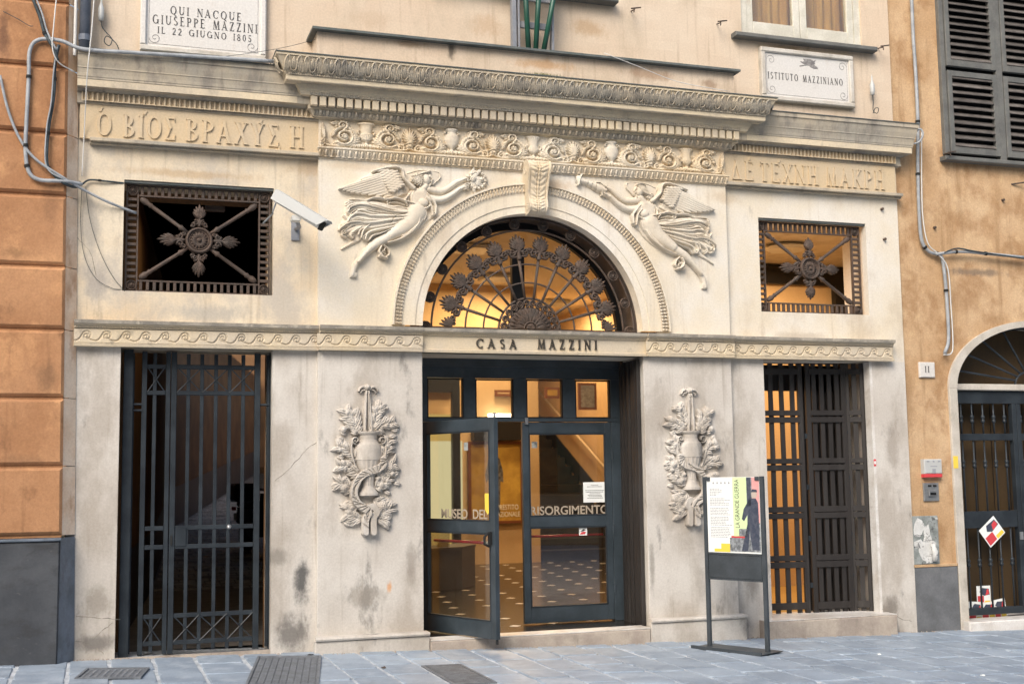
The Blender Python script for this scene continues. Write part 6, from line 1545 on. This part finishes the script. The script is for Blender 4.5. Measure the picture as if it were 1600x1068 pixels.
# surround of the arch
def ell_ring(R0, R1, Y0, Y1, name, mt, e0=el):
    vs = []; n = 40
    for i in range(n+1):
        a = PI*i/n; c, s_ = math.cos(a), math.sin(a)
        for R, Y in ((R0, Y1), (R0, Y0), (R1, Y0), (R1, Y1)): vs.append(rq((DXC+R*c, Y, DZ+R*e0*s_)))
    return MB().add(vs, [(4*i+k, 4*i+k+1, 4*i+5+k, 4*i+4+k) for i in range(n) for k in range(3)]).build(name, mt, rb)
ell_ring(DR-.03, DR+.07, RY-.03, .35, 'arch_surround', 'stone_surround')
for x0, x1 in ((DXC-DR-.07, DXC-DR+.03), (DXC+DR-.03, DXC+DR+.07)):
    m = MB(); rbox(m, x0, x1, RY-.03, .35, .3, DZ, .006); m.build('jamb', 'stone_surround', rb)
m = MB(); rbox(m, DXC-DR+.03, DXC+DR-.03, .10, .22, 2.735, 2.80, .006); m.build('transom', 'stone_surround', rb)
m = MB(); rbox(m, DXC-DR-.05, DXC+DR+.05, -.10, .5, .25, .43, .01); m.build('threshold', 'step_marble', rb)
# lunette bars
lun = ell_ring(DR-.06, DR-.035, .14, .17, 'lunette', 'gate_iron')
for k in range(1, 10):
    a = PI*k/10; c, s_ = math.cos(a), math.sin(a)
    MB().tube([rq((DXC+.20*c, .155, 2.80+.14*s_)), rq((DXC+(DR-.05)*c, .155, DZ+(DR-.05)*el*s_))], .011, 6).build('ray_bar', 'gate_iron', lun)
MB().tube([rq((DXC+.2*math.cos(a_), .155, 2.80+.14*math.sin(a_))) for a_ in np.linspace(0, PI, 16)], .012, 6).build('hub_arc', 'gate_iron', lun)
m = MB(); rbox(m, DXC-DR-.03, DXC+DR, .395, .415, .3, 3.6); m.build('door_panel', 'wood_back', rb)
for k in range(10):
    x_ = DXC-DR+.1+k*.21; m = MB(); rbox(m, x_, x_+.006, .389, .3945, .3, 2.75); m.build('panel_joint', 'black_frame', rb)
# ---- iron door of the ochre house
rg = thing('iron_door', 'black iron door of knobbed bars in the arched doorway of the ochre house', 'gate', (DXC, .16, .43))
def rgb(x0, x1, z0, z1, nm, y=.02, c=.003): MB().box(x0-DXC, x1-DXC, -y, y, z0-.43, z1-.43, c).build(nm, 'black_frame' if False else 'gate_iron', rg)
gx0 = DXC-DR+.035
rgb(gx0, gx0+.05, .44, 2.73, 'stile'); rgb(gx0+.051, 2*DXC-gx0, 2.60, 2.73, 'rail'); rgb(gx0+.051, 2*DXC-gx0, 2.22, 2.29, 'rail'); rgb(gx0+.051, 2*DXC-gx0, .46, .53, 'rail')
xm = DXC-.28
rgb(xm, xm+.05, .531, 2.599, 'stile', .03); rgb(xm+.055, xm+.10, .532, 2.598, 'stile', .03)
rgb(gx0+.051, xm-.001, 1.33, 1.50, 'rail', .022); rgb(xm+.101, 2*DXC-gx0, 1.33, 1.50, 'rail', .022)
def kbar(x, z0, z1, knobs):
    m = MB(); m.cyl((x-DXC, 0, z0-.43), (x-DXC, 0, z1-.43), .009, 8)
    for kz in knobs: m.lathe([(.009, -.045), (.02, -.03), (.02, -.012), (.011, 0), (.02, .012), (.02, .03), (.009, .045)], (x-DXC, 0, kz-.43), 10)
    m.build('bar', 'gate_iron', rg, smooth=True)
for k in range(5):
    x_ = gx0+.05+(xm-gx0-.05)*(k+.7)/5.3
    kbar(x_, 1.50, 2.22, (1.98,)); kbar(x_, .53, 1.33, (.98,)); kbar(x_, 2.29, 2.60, (2.44,))
    x_ = xm+.12+k*.16; kbar(x_, 1.50, 2.22, (1.98,)); kbar(x_, .53, 1.33, (.98,)); kbar(x_, 2.29, 2.60, (2.44,))
MB().box(xm-DXC+.005, xm-DXC+.045, -.04, -.031, 1.2-.43, 1.28-.43).build('lock', 'steel', rg)
# grey base slab
m = MB(); rbox(m, 3.925, DXC-DR-.075, RY-.025, .3, .2, .972, .006); m.build('base_slab', 'grey_base', rb)
m = MB(); rbox(m, 3.92, DXC-DR-.075, RY-.03, .3, .973, 1.0, .003); m.build('base_ledge', 'ochre_stucco', rb)
# louvred shutters
def louvre(x0, x1, z0, z1, Y):
    f = MB(); e = .055
    for q in ((x0, x0+e, z0, z1), (x1-e, x1, z0, z1)): f.box(q[0]-5, q[1]-5, Y-.025-RY, Y+.02-RY, q[2]-.4, q[3]-.4, .004)
    for q in ((z0, z0+.07), (z1-.06, z1)): f.box(x0+e-5, x1-e-5, Y-.0245-RY, Y+.0195-RY, q[0]-.4, q[1]-.4, .004)
    F = f.build('shutter_frame', 'shutter_frame', rb)
    n = int((z1-z0-.13)/.070); wd = x1-x0-2*e
    sl = MB().add([(0, -.028, -.012), (wd, -.028, -.012), (wd, -.030, -.004), (0, -.030, -.004), (0, .020, .036), (wd, .020, .036), (wd, .018, .044), (0, .018, .044)], [(0, 1, 2, 3), (3, 2, 6, 7), (0, 4, 5, 1), (4, 7, 6, 5), (0, 3, 7, 4), (1, 5, 6, 2)]).mesh('louvre_slat', 'shutter_slat')
    for i in range(n): newobj('louvre_slat', sl, F, (x0+e-5, Y-RY, z0+.085+i*(z1-z0-.16)/max(1, n-1)-.4), (random.uniform(-.08, .08), random.uniform(-.004, .004), 0))
    return F
SX0 = 4.60
m = MB(); rbox(m, SX0-.05, 6.7, RY-.045, .1, 5.13, 8.2, .004); 
fr_ = MB(); rbox(fr_, SX0-.06, SX0-.004, RY-.05, .08, 5.17, 8.2, .004); fr_.build('shutter_jamb', 'shutter_frame', rb)
m = MB(); rbox(m, SX0-.1, 6.75, RY-.10, .1, 5.095, 5.14, .008); m.build('window_sill', 'shutter_frame', rb)
m = MB(); rbox(m, SX0, 6.7, RY-.004, RY-.002, 5.14, 8.2); m.build('shutter_back', 'black_frame', rb)
xm_ = SX0+.62
for (a, b) in ((SX0, xm_), (xm_+.09, xm_+.72), (xm_+.76, xm_+1.38)):
    louvre(a, b, 5.18, 6.06, RY-.045); louvre(a, b, 6.11, 7.6, RY-.045)
m = MB(); rbox(m, xm_+.003, xm_+.087, RY-.06, RY-.01, 5.145, 8.0, .005); m.build('shutter_post', 'shutter_frame', rb)

# ---- things fixed to the ochre wall
t = thing('house_number', 'small square marble tile numbered 11 on the ochre wall', 'house number', (4.11, RY, 2.85))
MB().box(0, .185, -.025, .001, 0, .155, .008).build('tile', 'marble', t)
letters('11', .060, .115, .05, .065, -.0255, .001, 'ink', t, name='number', single=True)
t = thing('intercom_panel', 'white intercom box with a red lower edge on the ochre wall', 'intercom', (4.08, RY, 1.80))
x0, z1 = W(1441, 717, 0); x1, z0 = W(1470, 745, 0); t.location = (x0, RY, z0)
MB().box(0, x1-x0, -.06, .001, .035, z1-z0, .008).build('case', 'white_plastic', t); MB().box(0.001, x1-x0-.001, -.0595, .001, 0, .034, .004).build('red_edge', 'paper_red', t)
MB().box(.09, .13, -.0625, -.060, .04, .085).build('button', 'print_text', t); MB().box(.03, .06, -.0615, -.0600, .15, .165).box(.1, .12, -.0615, -.06, .15, .165).box(.16, .19, -.0615, -.06, .15, .165).box(.07, .15, -.0615, -.06, .105, .113).build('print', 'print_text', t)
x0, z1 = W(1444, 754, 0); x1, z0 = W(1469, 782, 0)
t = thing('letter_slot', 'grey metal letter slot plate below the intercom', 'letter box', (x0, RY, z0)); w_, hh_ = x1-x0, z1-z0
MB().box(0, w_, -.02, .001, 0, hh_, .004).build('plate', 'steel', t); MB().box(.045, w_-.045, -.045, -.0205, .05, .11, .006).build('mouth', 'steel', t); MB().box(.055, w_-.055, -.047, -.0455, .06, .085).build('slot', 'black_frame', t)
MB().box(.05, .09, -.024, -.0205, hh_-.04, hh_-.02).box(.11, .15, -.024, -.0205, hh_-.04, hh_-.02).build('label_holder', 'rubber', t)
x0, z1 = W(1425, 806, 0); x1, z0 = W(1469, 880, 0)
t = thing('poster_board', 'grimy grey panel covered in torn papers beside the arched doorway', 'notice board', (x0, RY, z0)); w_, hh_ = x1-x0, z1-z0
MB().box(0, w_, -.03, .001, 0, hh_, .004).build('panel', 'poster_board', t)
random.seed(9)
for i in range(16):
    cx = random.uniform(.05, w_-.06); cz = random.uniform(.06, hh_-.08); a, b = random.uniform(.03, .075), random.uniform(.04, .09)
    pts = [(cx+a*math.cos(q*PI/4+.3)*random.uniform(.7, 1.2), cz+b*math.sin(q*PI/4+.3)*random.uniform(.7, 1.2)) for q in range(8)]
    MB().prism([(min(max(p, .01), w_-.01), min(max(q, .01), hh_-.01)) for p, q in pts], -.0312-.0003*i, -.0305).build('torn_paper', 'torn_paper', t)
MB().tube([(w_-.075, -.05, .03), (w_-.07, -.055, .12), (w_-.10, -.05, .20)], [.03, .028, .022], 10).build('paper_roll', 'torn_paper', t, smooth=True)
MB().lathe([(.0, 0), (.012, 0), (.012, .01), (0, .012)], (w_-.02, -.03, hh_-.03), 8, 'y').build('screw', 'white_plastic', t)
for i in range(9):
    x_ = random.uniform(.03, w_-.05); z_ = random.uniform(.05, hh_-.05); MB().tube(catmull([(x_+random.uniform(-.03, .03)*k_, -.0365, z_+random.uniform(-.04, .04)) for k_ in range(4)], 4), .0012, 4).build('scrawl', 'ink', t)
# yellow label on door jamb
x0, z1 = W(1489, 712, 0); x1, z0 = W(1496, 731, 0)
t = thing('yellow_label', 'small yellow label stuck on the arched doorway jamb', 'label', (x0, RY-.031, z0)); MB().box(0, x1-x0+.01, -.002, .0005, 0, z1-z0).build('sheet', 'paper_yellow', t)
x0, z1 = W(1352, 717, 0); x1, z0 = W(1358, 728, 0)
t = thing('red_sticker', 'tiny red and white sticker beside the lattice gate', 'sticker', (3.517, -.0005, z0)); MB().box(0, .026, -.002, .0, 0, z1-z0).build('sheet', 'paper_red', t); MB().box(.004, .022, -.003, -.0021, .02, .05).build('print', 'paper', t)
# leaflets
def leaflet(label, u, v, w_, hh_, Y, rot):
    x_, z_ = W(u, v, Y); t = thing('leaflet', label, 'leaflet', (x_, Y, z_), group='leaflets at the iron door'); t.rotation_euler = (0, rot, 0)
    MB().box(-w_/2, w_/2, -.001, .001, -hh_/2, hh_/2).build('sheet', 'paper', t)
    MB().box(-w_/2+.01, 0, -.0018, -.0011, -hh_/2+.015, 0).build('print_red', 'paper_red', t)
    MB().box(.01, w_/2-.01, -.0018, -.0011, -hh_/2+.01, -hh_/2+.05).build('print_yellow', 'paper_yellow', t)
    MB().prism([(.0, 0), (w_/2-.01, .01), (w_/2-.02, hh_/2-.03), (-.02, hh_/2-.02), (-.05, .04)], -.0018, -.0011).build('print_picture', 'print_navy', t)
    MB().prism([(.02, .0), (w_/2-.015, .02), (w_/2-.03, .07), (.04, .06)], -.0026, -.0019).build('print_red', 'paper_red', t)
leaflet('colourful leaflet stuck askew on the iron door rail', 1550, 830, .24, .22, .125, R_(-38))
leaflet('upright leaflet standing at the foot of the iron door, topmost', 1537, 930, .17, .20, .20, 0)
leaflet('leaflet leaning at the foot of the iron door, leftmost', 1525, 955, .18, .20, .185, R_(4))
leaflet('leaflet leaning at the foot of the iron door, second from left', 1544, 954, .17, .18, .182, R_(-4))
leaflet('leaflet leaning at the foot of the iron door, rightmost', 1562, 950, .16, .19, .183, R_(-8))

# ================================================================== SECURITY CAMERA
a = W(436, 306, -.40); b = W(510, 354, -.62)
pA = Vector((a[0], -.40, a[1])); pB = Vector((b[0], -.66, b[1]))
sca = thing('security_camera', 'white security camera on a bracket beside the upper left grille', 'security camera', (W(462, 358, 0)[0], 0, W(462, 358, 0)[1]))
ob = sca.location
v = (pB-pA); L = v.length; vn = v.normalized(); side = vn.cross(Vector((0, 0, 1))).normalized(); upv = side.cross(vn)
def cb(s0, s1, w_, u0, u1, name, mt, par=sca, ch=.015):
    vs = []
    for s in (s0, s1):
        for q, r in ((-w_, u0+ch), (-w_+ch, u0), (w_-ch, u0), (w_, u0+ch), (w_, u1-ch), (w_-ch*1.6, u1), (-w_+ch*1.6, u1), (-w_, u1-ch)):
            vs.append(tuple(pA+vn*s+side*q+upv*r-ob))
    return MB().add(vs, [(i, (i+1) % 8, (i+1) % 8+8, i+8) for i in range(8)]+[tuple(range(8))[::-1], tuple(range(8, 16))]).build(name, mt, par)
cb(0, L*.92, .046, -.060, .026, 'housing', 'camera_grey'); hd = cb(-.02, L, .058, .018, .042, 'sun_shield', 'white_plastic')
for s2 in (-1, 1):
    vs = [tuple(pA+vn*s+side*(s2*.064)+upv*r-ob) for s, r in ((-.02, .036), (L, .036), (L-.05, -.035), (-.02, -.05))]+[tuple(pA+vn*s+side*(s2*.060)+upv*r-ob) for s, r in ((-.02, .036), (L, .036), (L-.05, -.035), (-.02, -.05))]
    MB().add(vs, [(0, 1, 2, 3), (7, 6, 5, 4), (2, 3, 7, 6), (0, 4, 7, 3)]).build('shield_side', 'white_plastic', sca)
cb(L*.92, L*.925, .045, -.065, .02, 'lens_glass', 'rubber', ch=.01)
mid = pA+vn*L*.45-upv*.08-ob
MB().box(-.04, .03, -.02, .001, -.10, .06, .004).build('wall_plate', 'bracket_grey', sca)
MB().tube([(0, -.01, .0), (0, -.20, -.02), tuple(mid)], .018, 8).build('arm', 'bracket_grey', sca, smooth=True); MB().box(mid.x-.035, mid.x+.035, mid.y-.05, mid.y+.05, mid.z-.03, mid.z+.01).build('mount', 'camera_grey', sca)
q0 = pA-ob-upv*.03
q1 = Vector((*[W(411, 349, -.02)[0]-ob.x], -.02, W(411, 349, -.02)[1]-ob.z))
MB().tube(catmull([tuple(q0), tuple(q0+Vector((-.03, .05, -.10))), tuple((q0+q1)/2+Vector((.02, 0, -.02))), tuple(q1)], 6), .007, 6).build('cable', 'cable_grey', sca, smooth=True)

# ================================================================== CABLES
def cable(label, pts, r, m, cat='cable', name='cable', group=None, n=6, ties=None):
    "pts: (u, v, Y)"
    P = [Vector((W(u, v, Y)[0], Y, W(u, v, Y)[1])) for u, v, Y in pts]; o0 = P[0]
    t = thing(name, label, cat, tuple(o0), group=group)
    C = catmull([tuple(p-o0) for p in P], n); MB().tube(C, r, 7).build('strand', m, t, smooth=True)
    if ties:
        for f in ties:
            c = Vector(C[int(f*(len(C)-1))]); d = Vector(C[min(len(C)-1, int(f*(len(C)-1))+1)])-c; d.normalize(); MB().cyl(c-d*.012, c+d*.012, r*1.35, 8).build('clip', 'rubber', t)
    return t
OY = -.17
cable('thick grey conduit looping down the orange wall from the cornice', [(428, 96, -.235), (300, 88, -.235), (200, 82, -.235), (130, 77, -.22), (95, 64, -.20), (62, 62, OY), (47, 78, OY), (45, 120, OY), (42, 180, OY), (40, 235, OY), (45, 268, OY), (62, 281, OY), (100, 283, OY), (128, 288, -.10)], .016, 'cable_grey', 'conduit', 'conduit', ties=(.55, .68, .75))
cable('dark bundled cable hanging beside the looping conduit', [(92, 70, OY-.03), (86, 100, OY), (84, 150, OY-.01), (76, 200, OY), (73, 250, OY-.01), (80, 268, OY), (100, 286, OY), (118, 292, -.10), (125, 285, -.04)], .013, 'cable_dark', ties=(.2, .4, .6))
cable('thin blue-grey cable running with the dark bundle', [(90, 72, OY-.03), (84, 110, OY-.02), (80, 160, OY-.03), (73, 200, OY-.02), (72, 258, OY-.02), (95, 278, OY-.02), (118, 288, -.11)], .006, 'cable_grey')
cable('heavy dark cable coming down from the top left over the orange wall', [(52, 0, OY), (62, 25, OY), (70, 52, OY-.01), (84, 76, OY-.03), (90, 95, OY-.03)], .014, 'cable_dark', ties=(.5,))
cable('grey cable beside the heavy dark one at the top left', [(56, -4, OY-.01), (66, 22, OY-.02), (74, 50, OY-.02), (88, 78, OY-.05)], .007, 'cable_grey')
cable('thick grey cable slanting from the orange wall to the left grille', [(0, 118, OY), (12, 170, OY), (30, 215, OY), (55, 248, OY-.01), (95, 275, OY-.01), (130, 296, -.10), (170, 316, -.05), (213, 333, .03)], .011, 'cable_grey')
cable('black cable from the tie point to the corner of the left grille', [(128, 288, -.03), (140, 281, -.025), (165, 283, -.02), (193, 286, .0)], .008, 'cable_dark', ties=(.6,))
cable('thin white cord dangling in front of the left corner', [(147, -3, -.15), (143, 50, -.25), (136, 120, -.24), (132, 200, -.06), (128, 275, -.03)], .0045, 'cable_white')
cable('thin white cable hanging over the orange wall into the corner', [(88, -2, OY-.02), (84, 40, OY-.04), (82, 75, OY-.05), (92, 98, OY-.03), (118, 113, -.12)], .005, 'cable_white')
cable('thin wire sagging down to the foot of the left grille', [(128, 292, -.02), (126, 350, -.02), (132, 400, -.02), (150, 435, -.02), (175, 450, -.01), (192, 452, .0)], .0022, 'cable_dark')
cable('second thin wire sagging to the foot of the left grille', [(134, 292, -.02), (140, 340, -.02), (155, 390, -.02), (175, 430, -.02), (195, 455, .0)], .0022, 'cable_dark')
cable('thin wire strung above the left plaque to the parapet', [(332, 91, -.22), (400, 82, -.24), (450, 73, -.27), (493, 62, -.29)], .002, 'cable_dark')
cable('thin pale wire slanting off the parapet cap at the right', [(944, 83, -.35), (1000, 105, -.37), (1060, 128, -.38), (1140, 143, -.39)], .003, 'cable_white')
cable('dark broken wire with a clip on the orange wall top left', [(5, 18, OY), (28, 30, OY), (45, 40, OY), (52, 41, OY)], .003, 'cable_dark')
# right-hand cables
cable('grey cable bundle down the ochre wall to the junction', [(1424, -5, -.01), (1427, 60, -.01), (1431, 120, -.01), (1434, 190, -.02), (1434, 260, -.01), (1436, 330, -.01), (1440, 375, -.01), (1452, 393, -.01), (1470, 400, -.01), (1476, 430, -.01), (1480, 480, -.01), (1482, 530, -.01), (1476, 552, -.02)], .018, 'cable_grey', ties=(.25, .35, .55, .65, .8))
cable('thin white cable beside the ochre wall bundle', [(1440, 205, -.03), (1440, 280, -.03), (1442, 340, -.03), (1450, 380, -.03), (1466, 397, -.03), (1481, 420, -.03), (1486, 480, -.03), (1489, 535, -.03), (1486, 552, -.04), (1474, 554, -.05)], .006, 'cable_white')
cable('grey cable running right along the ochre wall under the shutters', [(1462, 397, -.03), (1500, 393, -.03), (1540, 396, -.03), (1602, 402, -.03)], .016, 'cable_grey', ties=(.3, .7))
cable('thin dark cable over the horizontal grey cable on the ochre wall', [(1475, 395, -.04), (1495, 388, -.05), (1520, 392, -.05), (1560, 398, -.05), (1602, 404, -.05)], .008, 'cable_dark')
cable('coil of pipe at the right end of the cornice', [(1424, 225, -.12), (1436, 222, -.16), (1442, 210, -.16), (1438, 202, -.14), (1428, 206, -.10)], .011, 'cable_grey')
t = thing('downpipe', 'dark blue-grey downpipe at the top left corner', 'downpipe', (-3.86, -.12, 5.36)); a = W(133, 40, -.12)
MB().cyl((a[0]+3.86, 0, 0), (a[0]+3.86, 0, 2.6), .042, 16).build('pipe', 'pipe_blue', t, smooth=True); MB().lathe([(.042, .0), (.05, .0), (.05, .05), (.042, .05)], (a[0]+3.86, 0, .12), 16).build('collar', 'pipe_blue', t)
MB().cyl((a[0]+3.86-.075, .02, 0), (a[0]+3.86-.075, .02, 2.6), .014, 10).build('side_conduit', 'cable_white', t)
# white sensors on strings
def sensor(label, u, v, Y, coil):
    x_, z_ = W(u, v, Y); t = thing('lamp_socket', label, 'fitting', (x_, Y, z_)); MB().lathe([(.008, -.06), (.02, -.055), (.024, -.02), (.024, .05), (.016, .07), (.008, .10), (.006, .14)], (0, 0, 0), 10).build('capsule', 'white_plastic', t, smooth=True)
    pts = [(0, 0, -.06), (.01, 0, -.11), (.05, 0, -.16), (.09, -.01, -.21), (.07, -.02, -.27), (.03, -.02, -.24), (.05, -.02, -.19), (.12, -.01, -.24), (.15, 0, -.30)] if coil else [(0, 0, -.06), (.005, 0, -.13), (.0, 0, -.22), (.03, -.02, -.25), (.05, -.02, -.20), (.01, -.02, -.20), (-.01, -.01, -.25)]
    MB().tube(catmull(pts, 5), .004, 6).build('lead', 'cable_dark', t, smooth=True); MB().tube([(0, 0, .14), (0, .0, .45 if coil else .16)], .003, 5).build('cord', 'cable_white', t)
sensor('white capsule fitting with a looped black lead, top left wall', 158, 22, -.06, True); sensor('white capsule fitting with a curled lead on the right cornice', 1363, 140, -.06, False)
# shutter hooks
def hook(label, u, v):
    x_, z_ = W(u, v, 0); t = thing('shutter_hook', label, 'hook', (x_, 0, z_), group='rusty shutter hooks on the upper wall')
    MB().tube([(0, 0, 0), (-.01, -.10, -.02), (-.03, -.13, -.06)], .006, 6).tube([(-.05, -.115, -.02), (.05, -.115, .0)], .007, 6).build('hook', 'rust_iron', t)
hook('rusty iron shutter hook on the peach wall, right of the green poles', 986, 18); hook('rusty iron shutter hook left of the upper right window', 1120, 38); hook('rusty hook at the right end of the upper window sill', 1372, 76); hook('rusty hook on the ochre wall left of the shutter sill', 1476, 240)
for lb_, u, v in (('long iron peg on the ochre wall below the shutters', 1580, 288),):
    x_, z_ = W(u, v, RY); t = thing('wall_peg', lb_, 'peg', (x_, RY, z_)); MB().tube([(0, 0, 0), (.25, -.12, .03)], .009, 6).build('rod', 'rust_iron', t)
for i, (u, v) in enumerate(((1377, 327), (1381, 374), (1462, 355), (1569, 312))):
    x_, z_ = W(u, v, 0); t = thing('wall_bolt', ('rusty bolt right of the upper right grille, upper one', 'rusty bolt right of the upper right grille, lower one', 'rusty bolt on the ochre wall beside the cable bundle', 'rusty bolt high on the ochre wall at the right')[i], 'bolt', (x_, 0 if i < 2 else RY, z_)); MB().cyl((0, 0, 0), (0, -.03, 0), .014, 8).build('stud', 'rust_iron', t)

# ================================================================== STREET SIGN STAND
ax_, ay_ = 1.40, -.52; bx_, by_ = 1.66, -1.06
sg = thing('sign_stand', 'dark metal stand with an exhibition poster in front of the lattice gate', 'sign', ((ax_+bx_)/2, (ay_+by_)/2, gz(1.5)), math.atan2(by_-ay_, bx_-ax_))
w2 = math.hypot(bx_-ax_, by_-ay_)/2
for s in (-1, 1): MB().box(s*w2-.018, s*w2+.018, -.015, .015, .01, 1.475, .004).build('post', 'sign_post', sg)
MB().box(-w2+.0225, w2-.0225, -.010, .010, .60, .80, .003).build('lower_panel', 'sign_post', sg)
MB().box(-w2+.0225, w2-.0225, -.0135, .0135, .802, .818).build('shelf', 'sign_post', sg); MB().box(-w2+.0225, w2-.0225, -.0135, .0135, .585, .599).build('shelf', 'sign_post', sg)
MB().prism([(-w2-.07, .012), (w2+.07, .012), (w2+.05, .0), (-w2-.05, .0)], -.17, .13).build('foot_plate', 'sign_post', sg)
MB().box(-w2-.06, w2+.06, -.19, -.168, .0, .03).build('foot_plate', 'sign_post', sg)
pw = w2-.023
po = MB().box(-pw, pw, -.006, .006, .82, 1.47).build('poster', 'paper', sg)
PH0, PHh = .82, .65
def pr_(nm, m, x0, x1, z0, z1, d=1): return MB().box(-pw+x0*2*pw, -pw+x1*2*pw, -.006-.0009*d, -.006-.0009*(d-1)-.0001, PH0+z0*PHh, PH0+z1*PHh).build(nm, m, po)
pr_('green_strip', 'paper_green', .50, .76, .22, .995)
pr_('print_block', 'print_grey', .76, .86, .02, .995); pr_('print_block', 'print_grey', .86, .995, .02, .40); pr_('print_block', 'paper_pink', .86, .995, .40, .995)
pr_('print_block', 'print_grey', .42, .76, .02, .20); pr_('print_block', 'paper_yellow', .12, .42, .01, .05); pr_('print_block', 'paper_yellow', .25, .42, .05, .12, 1); pr_('print_block', 'paper_red', .45, .76, .20, .225); pr_('print_block', 'print_grey', .60, .76, .225, .32, 2)
pr_('print_block', 'print_navy', .77, .84, .62, .99, 2)
m = MB(); random.seed(12)
zz = .84
for s_ in range(34):
    x_ = .06
    if s_ in (5, 6, 12, 13, 19, 26): zz -= .012; continue
    e_ = .46 if s_ > 4 else .30
    e_ = e_-random.uniform(0, .12)
    while x_ < e_:
        l = random.uniform(.015, .05); m.box(-pw+x_*2*pw, -pw+(x_+l)*2*pw, -.0068, -.0061, PH0+zz*PHh, PH0+(zz+.008)*PHh); x_ += l+.01
    zz -= .021
for i in range(5): m.box(-pw+(.12+.075*i)*2*pw, -pw+(.145+.075*i)*2*pw, -.0068, -.0061, PH0+.91*PHh, PH0+.935*PHh)
tag(m.build('small_print', 'print_text', po), kind='stuff')
sans('LA GRANDE GUERRA', .062, 'ink', 'title', po, (-pw+.615*2*pw, -.0072, PH0+.33*PHh), rot=(PI/2, -PI/2, 0), ext=.0003, sx=.70)
def fig(pts, m, d): MB().prism([(-pw+a*2*pw, PH0+b*PHh) for a, b in pts], -.0078-.0006*d, -.0062).build('print_figure', m, po)
fig([(.64, .03), (.76, .03), (.80, .30), (.84, .05), (.97, .05), (.975, .35), (.97, .66), (.93, .72), (.86, .72), (.80, .70), (.70, .58), (.66, .45), (.70, .42), (.78, .52), (.76, .38), (.70, .20)], 'print_navy', 0)
fig([(.86, .725), (.94, .725), (.955, .78), (.93, .82), (.87, .82), (.85, .78)], 'skin_print', 1); fig([(.845, .80), (.96, .80), (.95, .835), (.87, .84)], 'print_navy', 2)
for s in (-1, 1): MB().box(s*(pw-.02)-.02, s*(pw-.02)+.02, -.016, -.007, 1.44, 1.472).build('clip', 'sign_post', sg)

gr = MB(); random.seed(21)
for i in range(900):
    x_ = random.uniform(-3.85, 4.4); y_ = (-.145 if 1.0 < abs(x_) < 2.0 else (-.155 if abs(x_) < 1.0 or 2.2 < x_ < 3.6 else -.0))-abs(random.gauss(0, .035)); q = random.uniform(.003, .009); z_ = gz(x_)
    gr.add([(x_-q, y_-q, z_-.006), (x_+q, y_-q*.6, z_-.006), (x_+q*.3, y_+q, z_-.006), (x_, y_, z_+q*.9)], [(0, 1, 3), (1, 2, 3), (2, 0, 3)])
tag(gr.build('grit', 'step_front', street), kind='stuff')
# small litter on the paving
for lb_, x_, y_, m_, k_ in (('tiny white scrap of paper on the paving at the far right', 2.55, -1.35, 'paper', 0), ('tiny white scrap of paper on the paving in the right corner', 2.62, -2.55, 'paper', 0), ('small dark dry leaf on the paving left of the glass door', -1.62, -1.05, 'rust_iron', 1), ('dark twist of litter under the left plinth', -2.05, -.22, 'rubber', 1), ('flattened cigarette end on the paving below the door step', .25, -.75, 'marble_frame', 2)):
    t = thing(('paper_scrap', 'dry_leaf', 'cigarette_end')[k_], lb_, ('scrap of paper', 'dry leaf', 'cigarette end')[k_], (x_, y_, gz(x_)+.001), rz=x_*3)
    if k_ == 0: MB().prism([(-.015, 0), (.012, .0), (.016, .006), (0, .010), (-.012, .007)], -.010, .012).build('scrap', m_, t)
    elif k_ == 1: MB().add([(-.04, 0, .004), (-.01, -.02, .002), (.03, -.012, .012), (.045, .004, .004), (.01, .022, .010), (-.02, .015, .003)], [(0, 1, 2, 3, 4, 5)]).build('blade', m_, t)
    else: MB().cyl((-.012, 0, .005), (.012, 0, .005), .004).build('stub', m_, t)
# ================================================================== OPPOSITE SIDE (seen only in the glass)
op = thing('opposite_building', 'plain pale house across the street, seen only as a reflection', 'building', (0, -16, .3))
MB().box(-26, 26, -3, 0, 0, 9.0).build('wall', 'opposite_stucco', op)
for i in range(9):
    for j in range(3):
        x_ = -12+i*3; f = MB().box(x_-.55, x_+.55, -.02, .04, 1.2+j*3.2, 2.9+j*3.2).build('window', 'black_frame', op)
        for s in (-1, 1): MB().box(x_+s*.85-.28, x_+s*.85+.28, .0, .06, 1.2+j*3.2, 2.9+j*3.2).build('shutter', 'green_shutter', f)
print('objects', len(bpy.data.objects), 'tris', sum(len(o.data.polygons) for o in bpy.data.objects if o.type == 'MESH')*2)
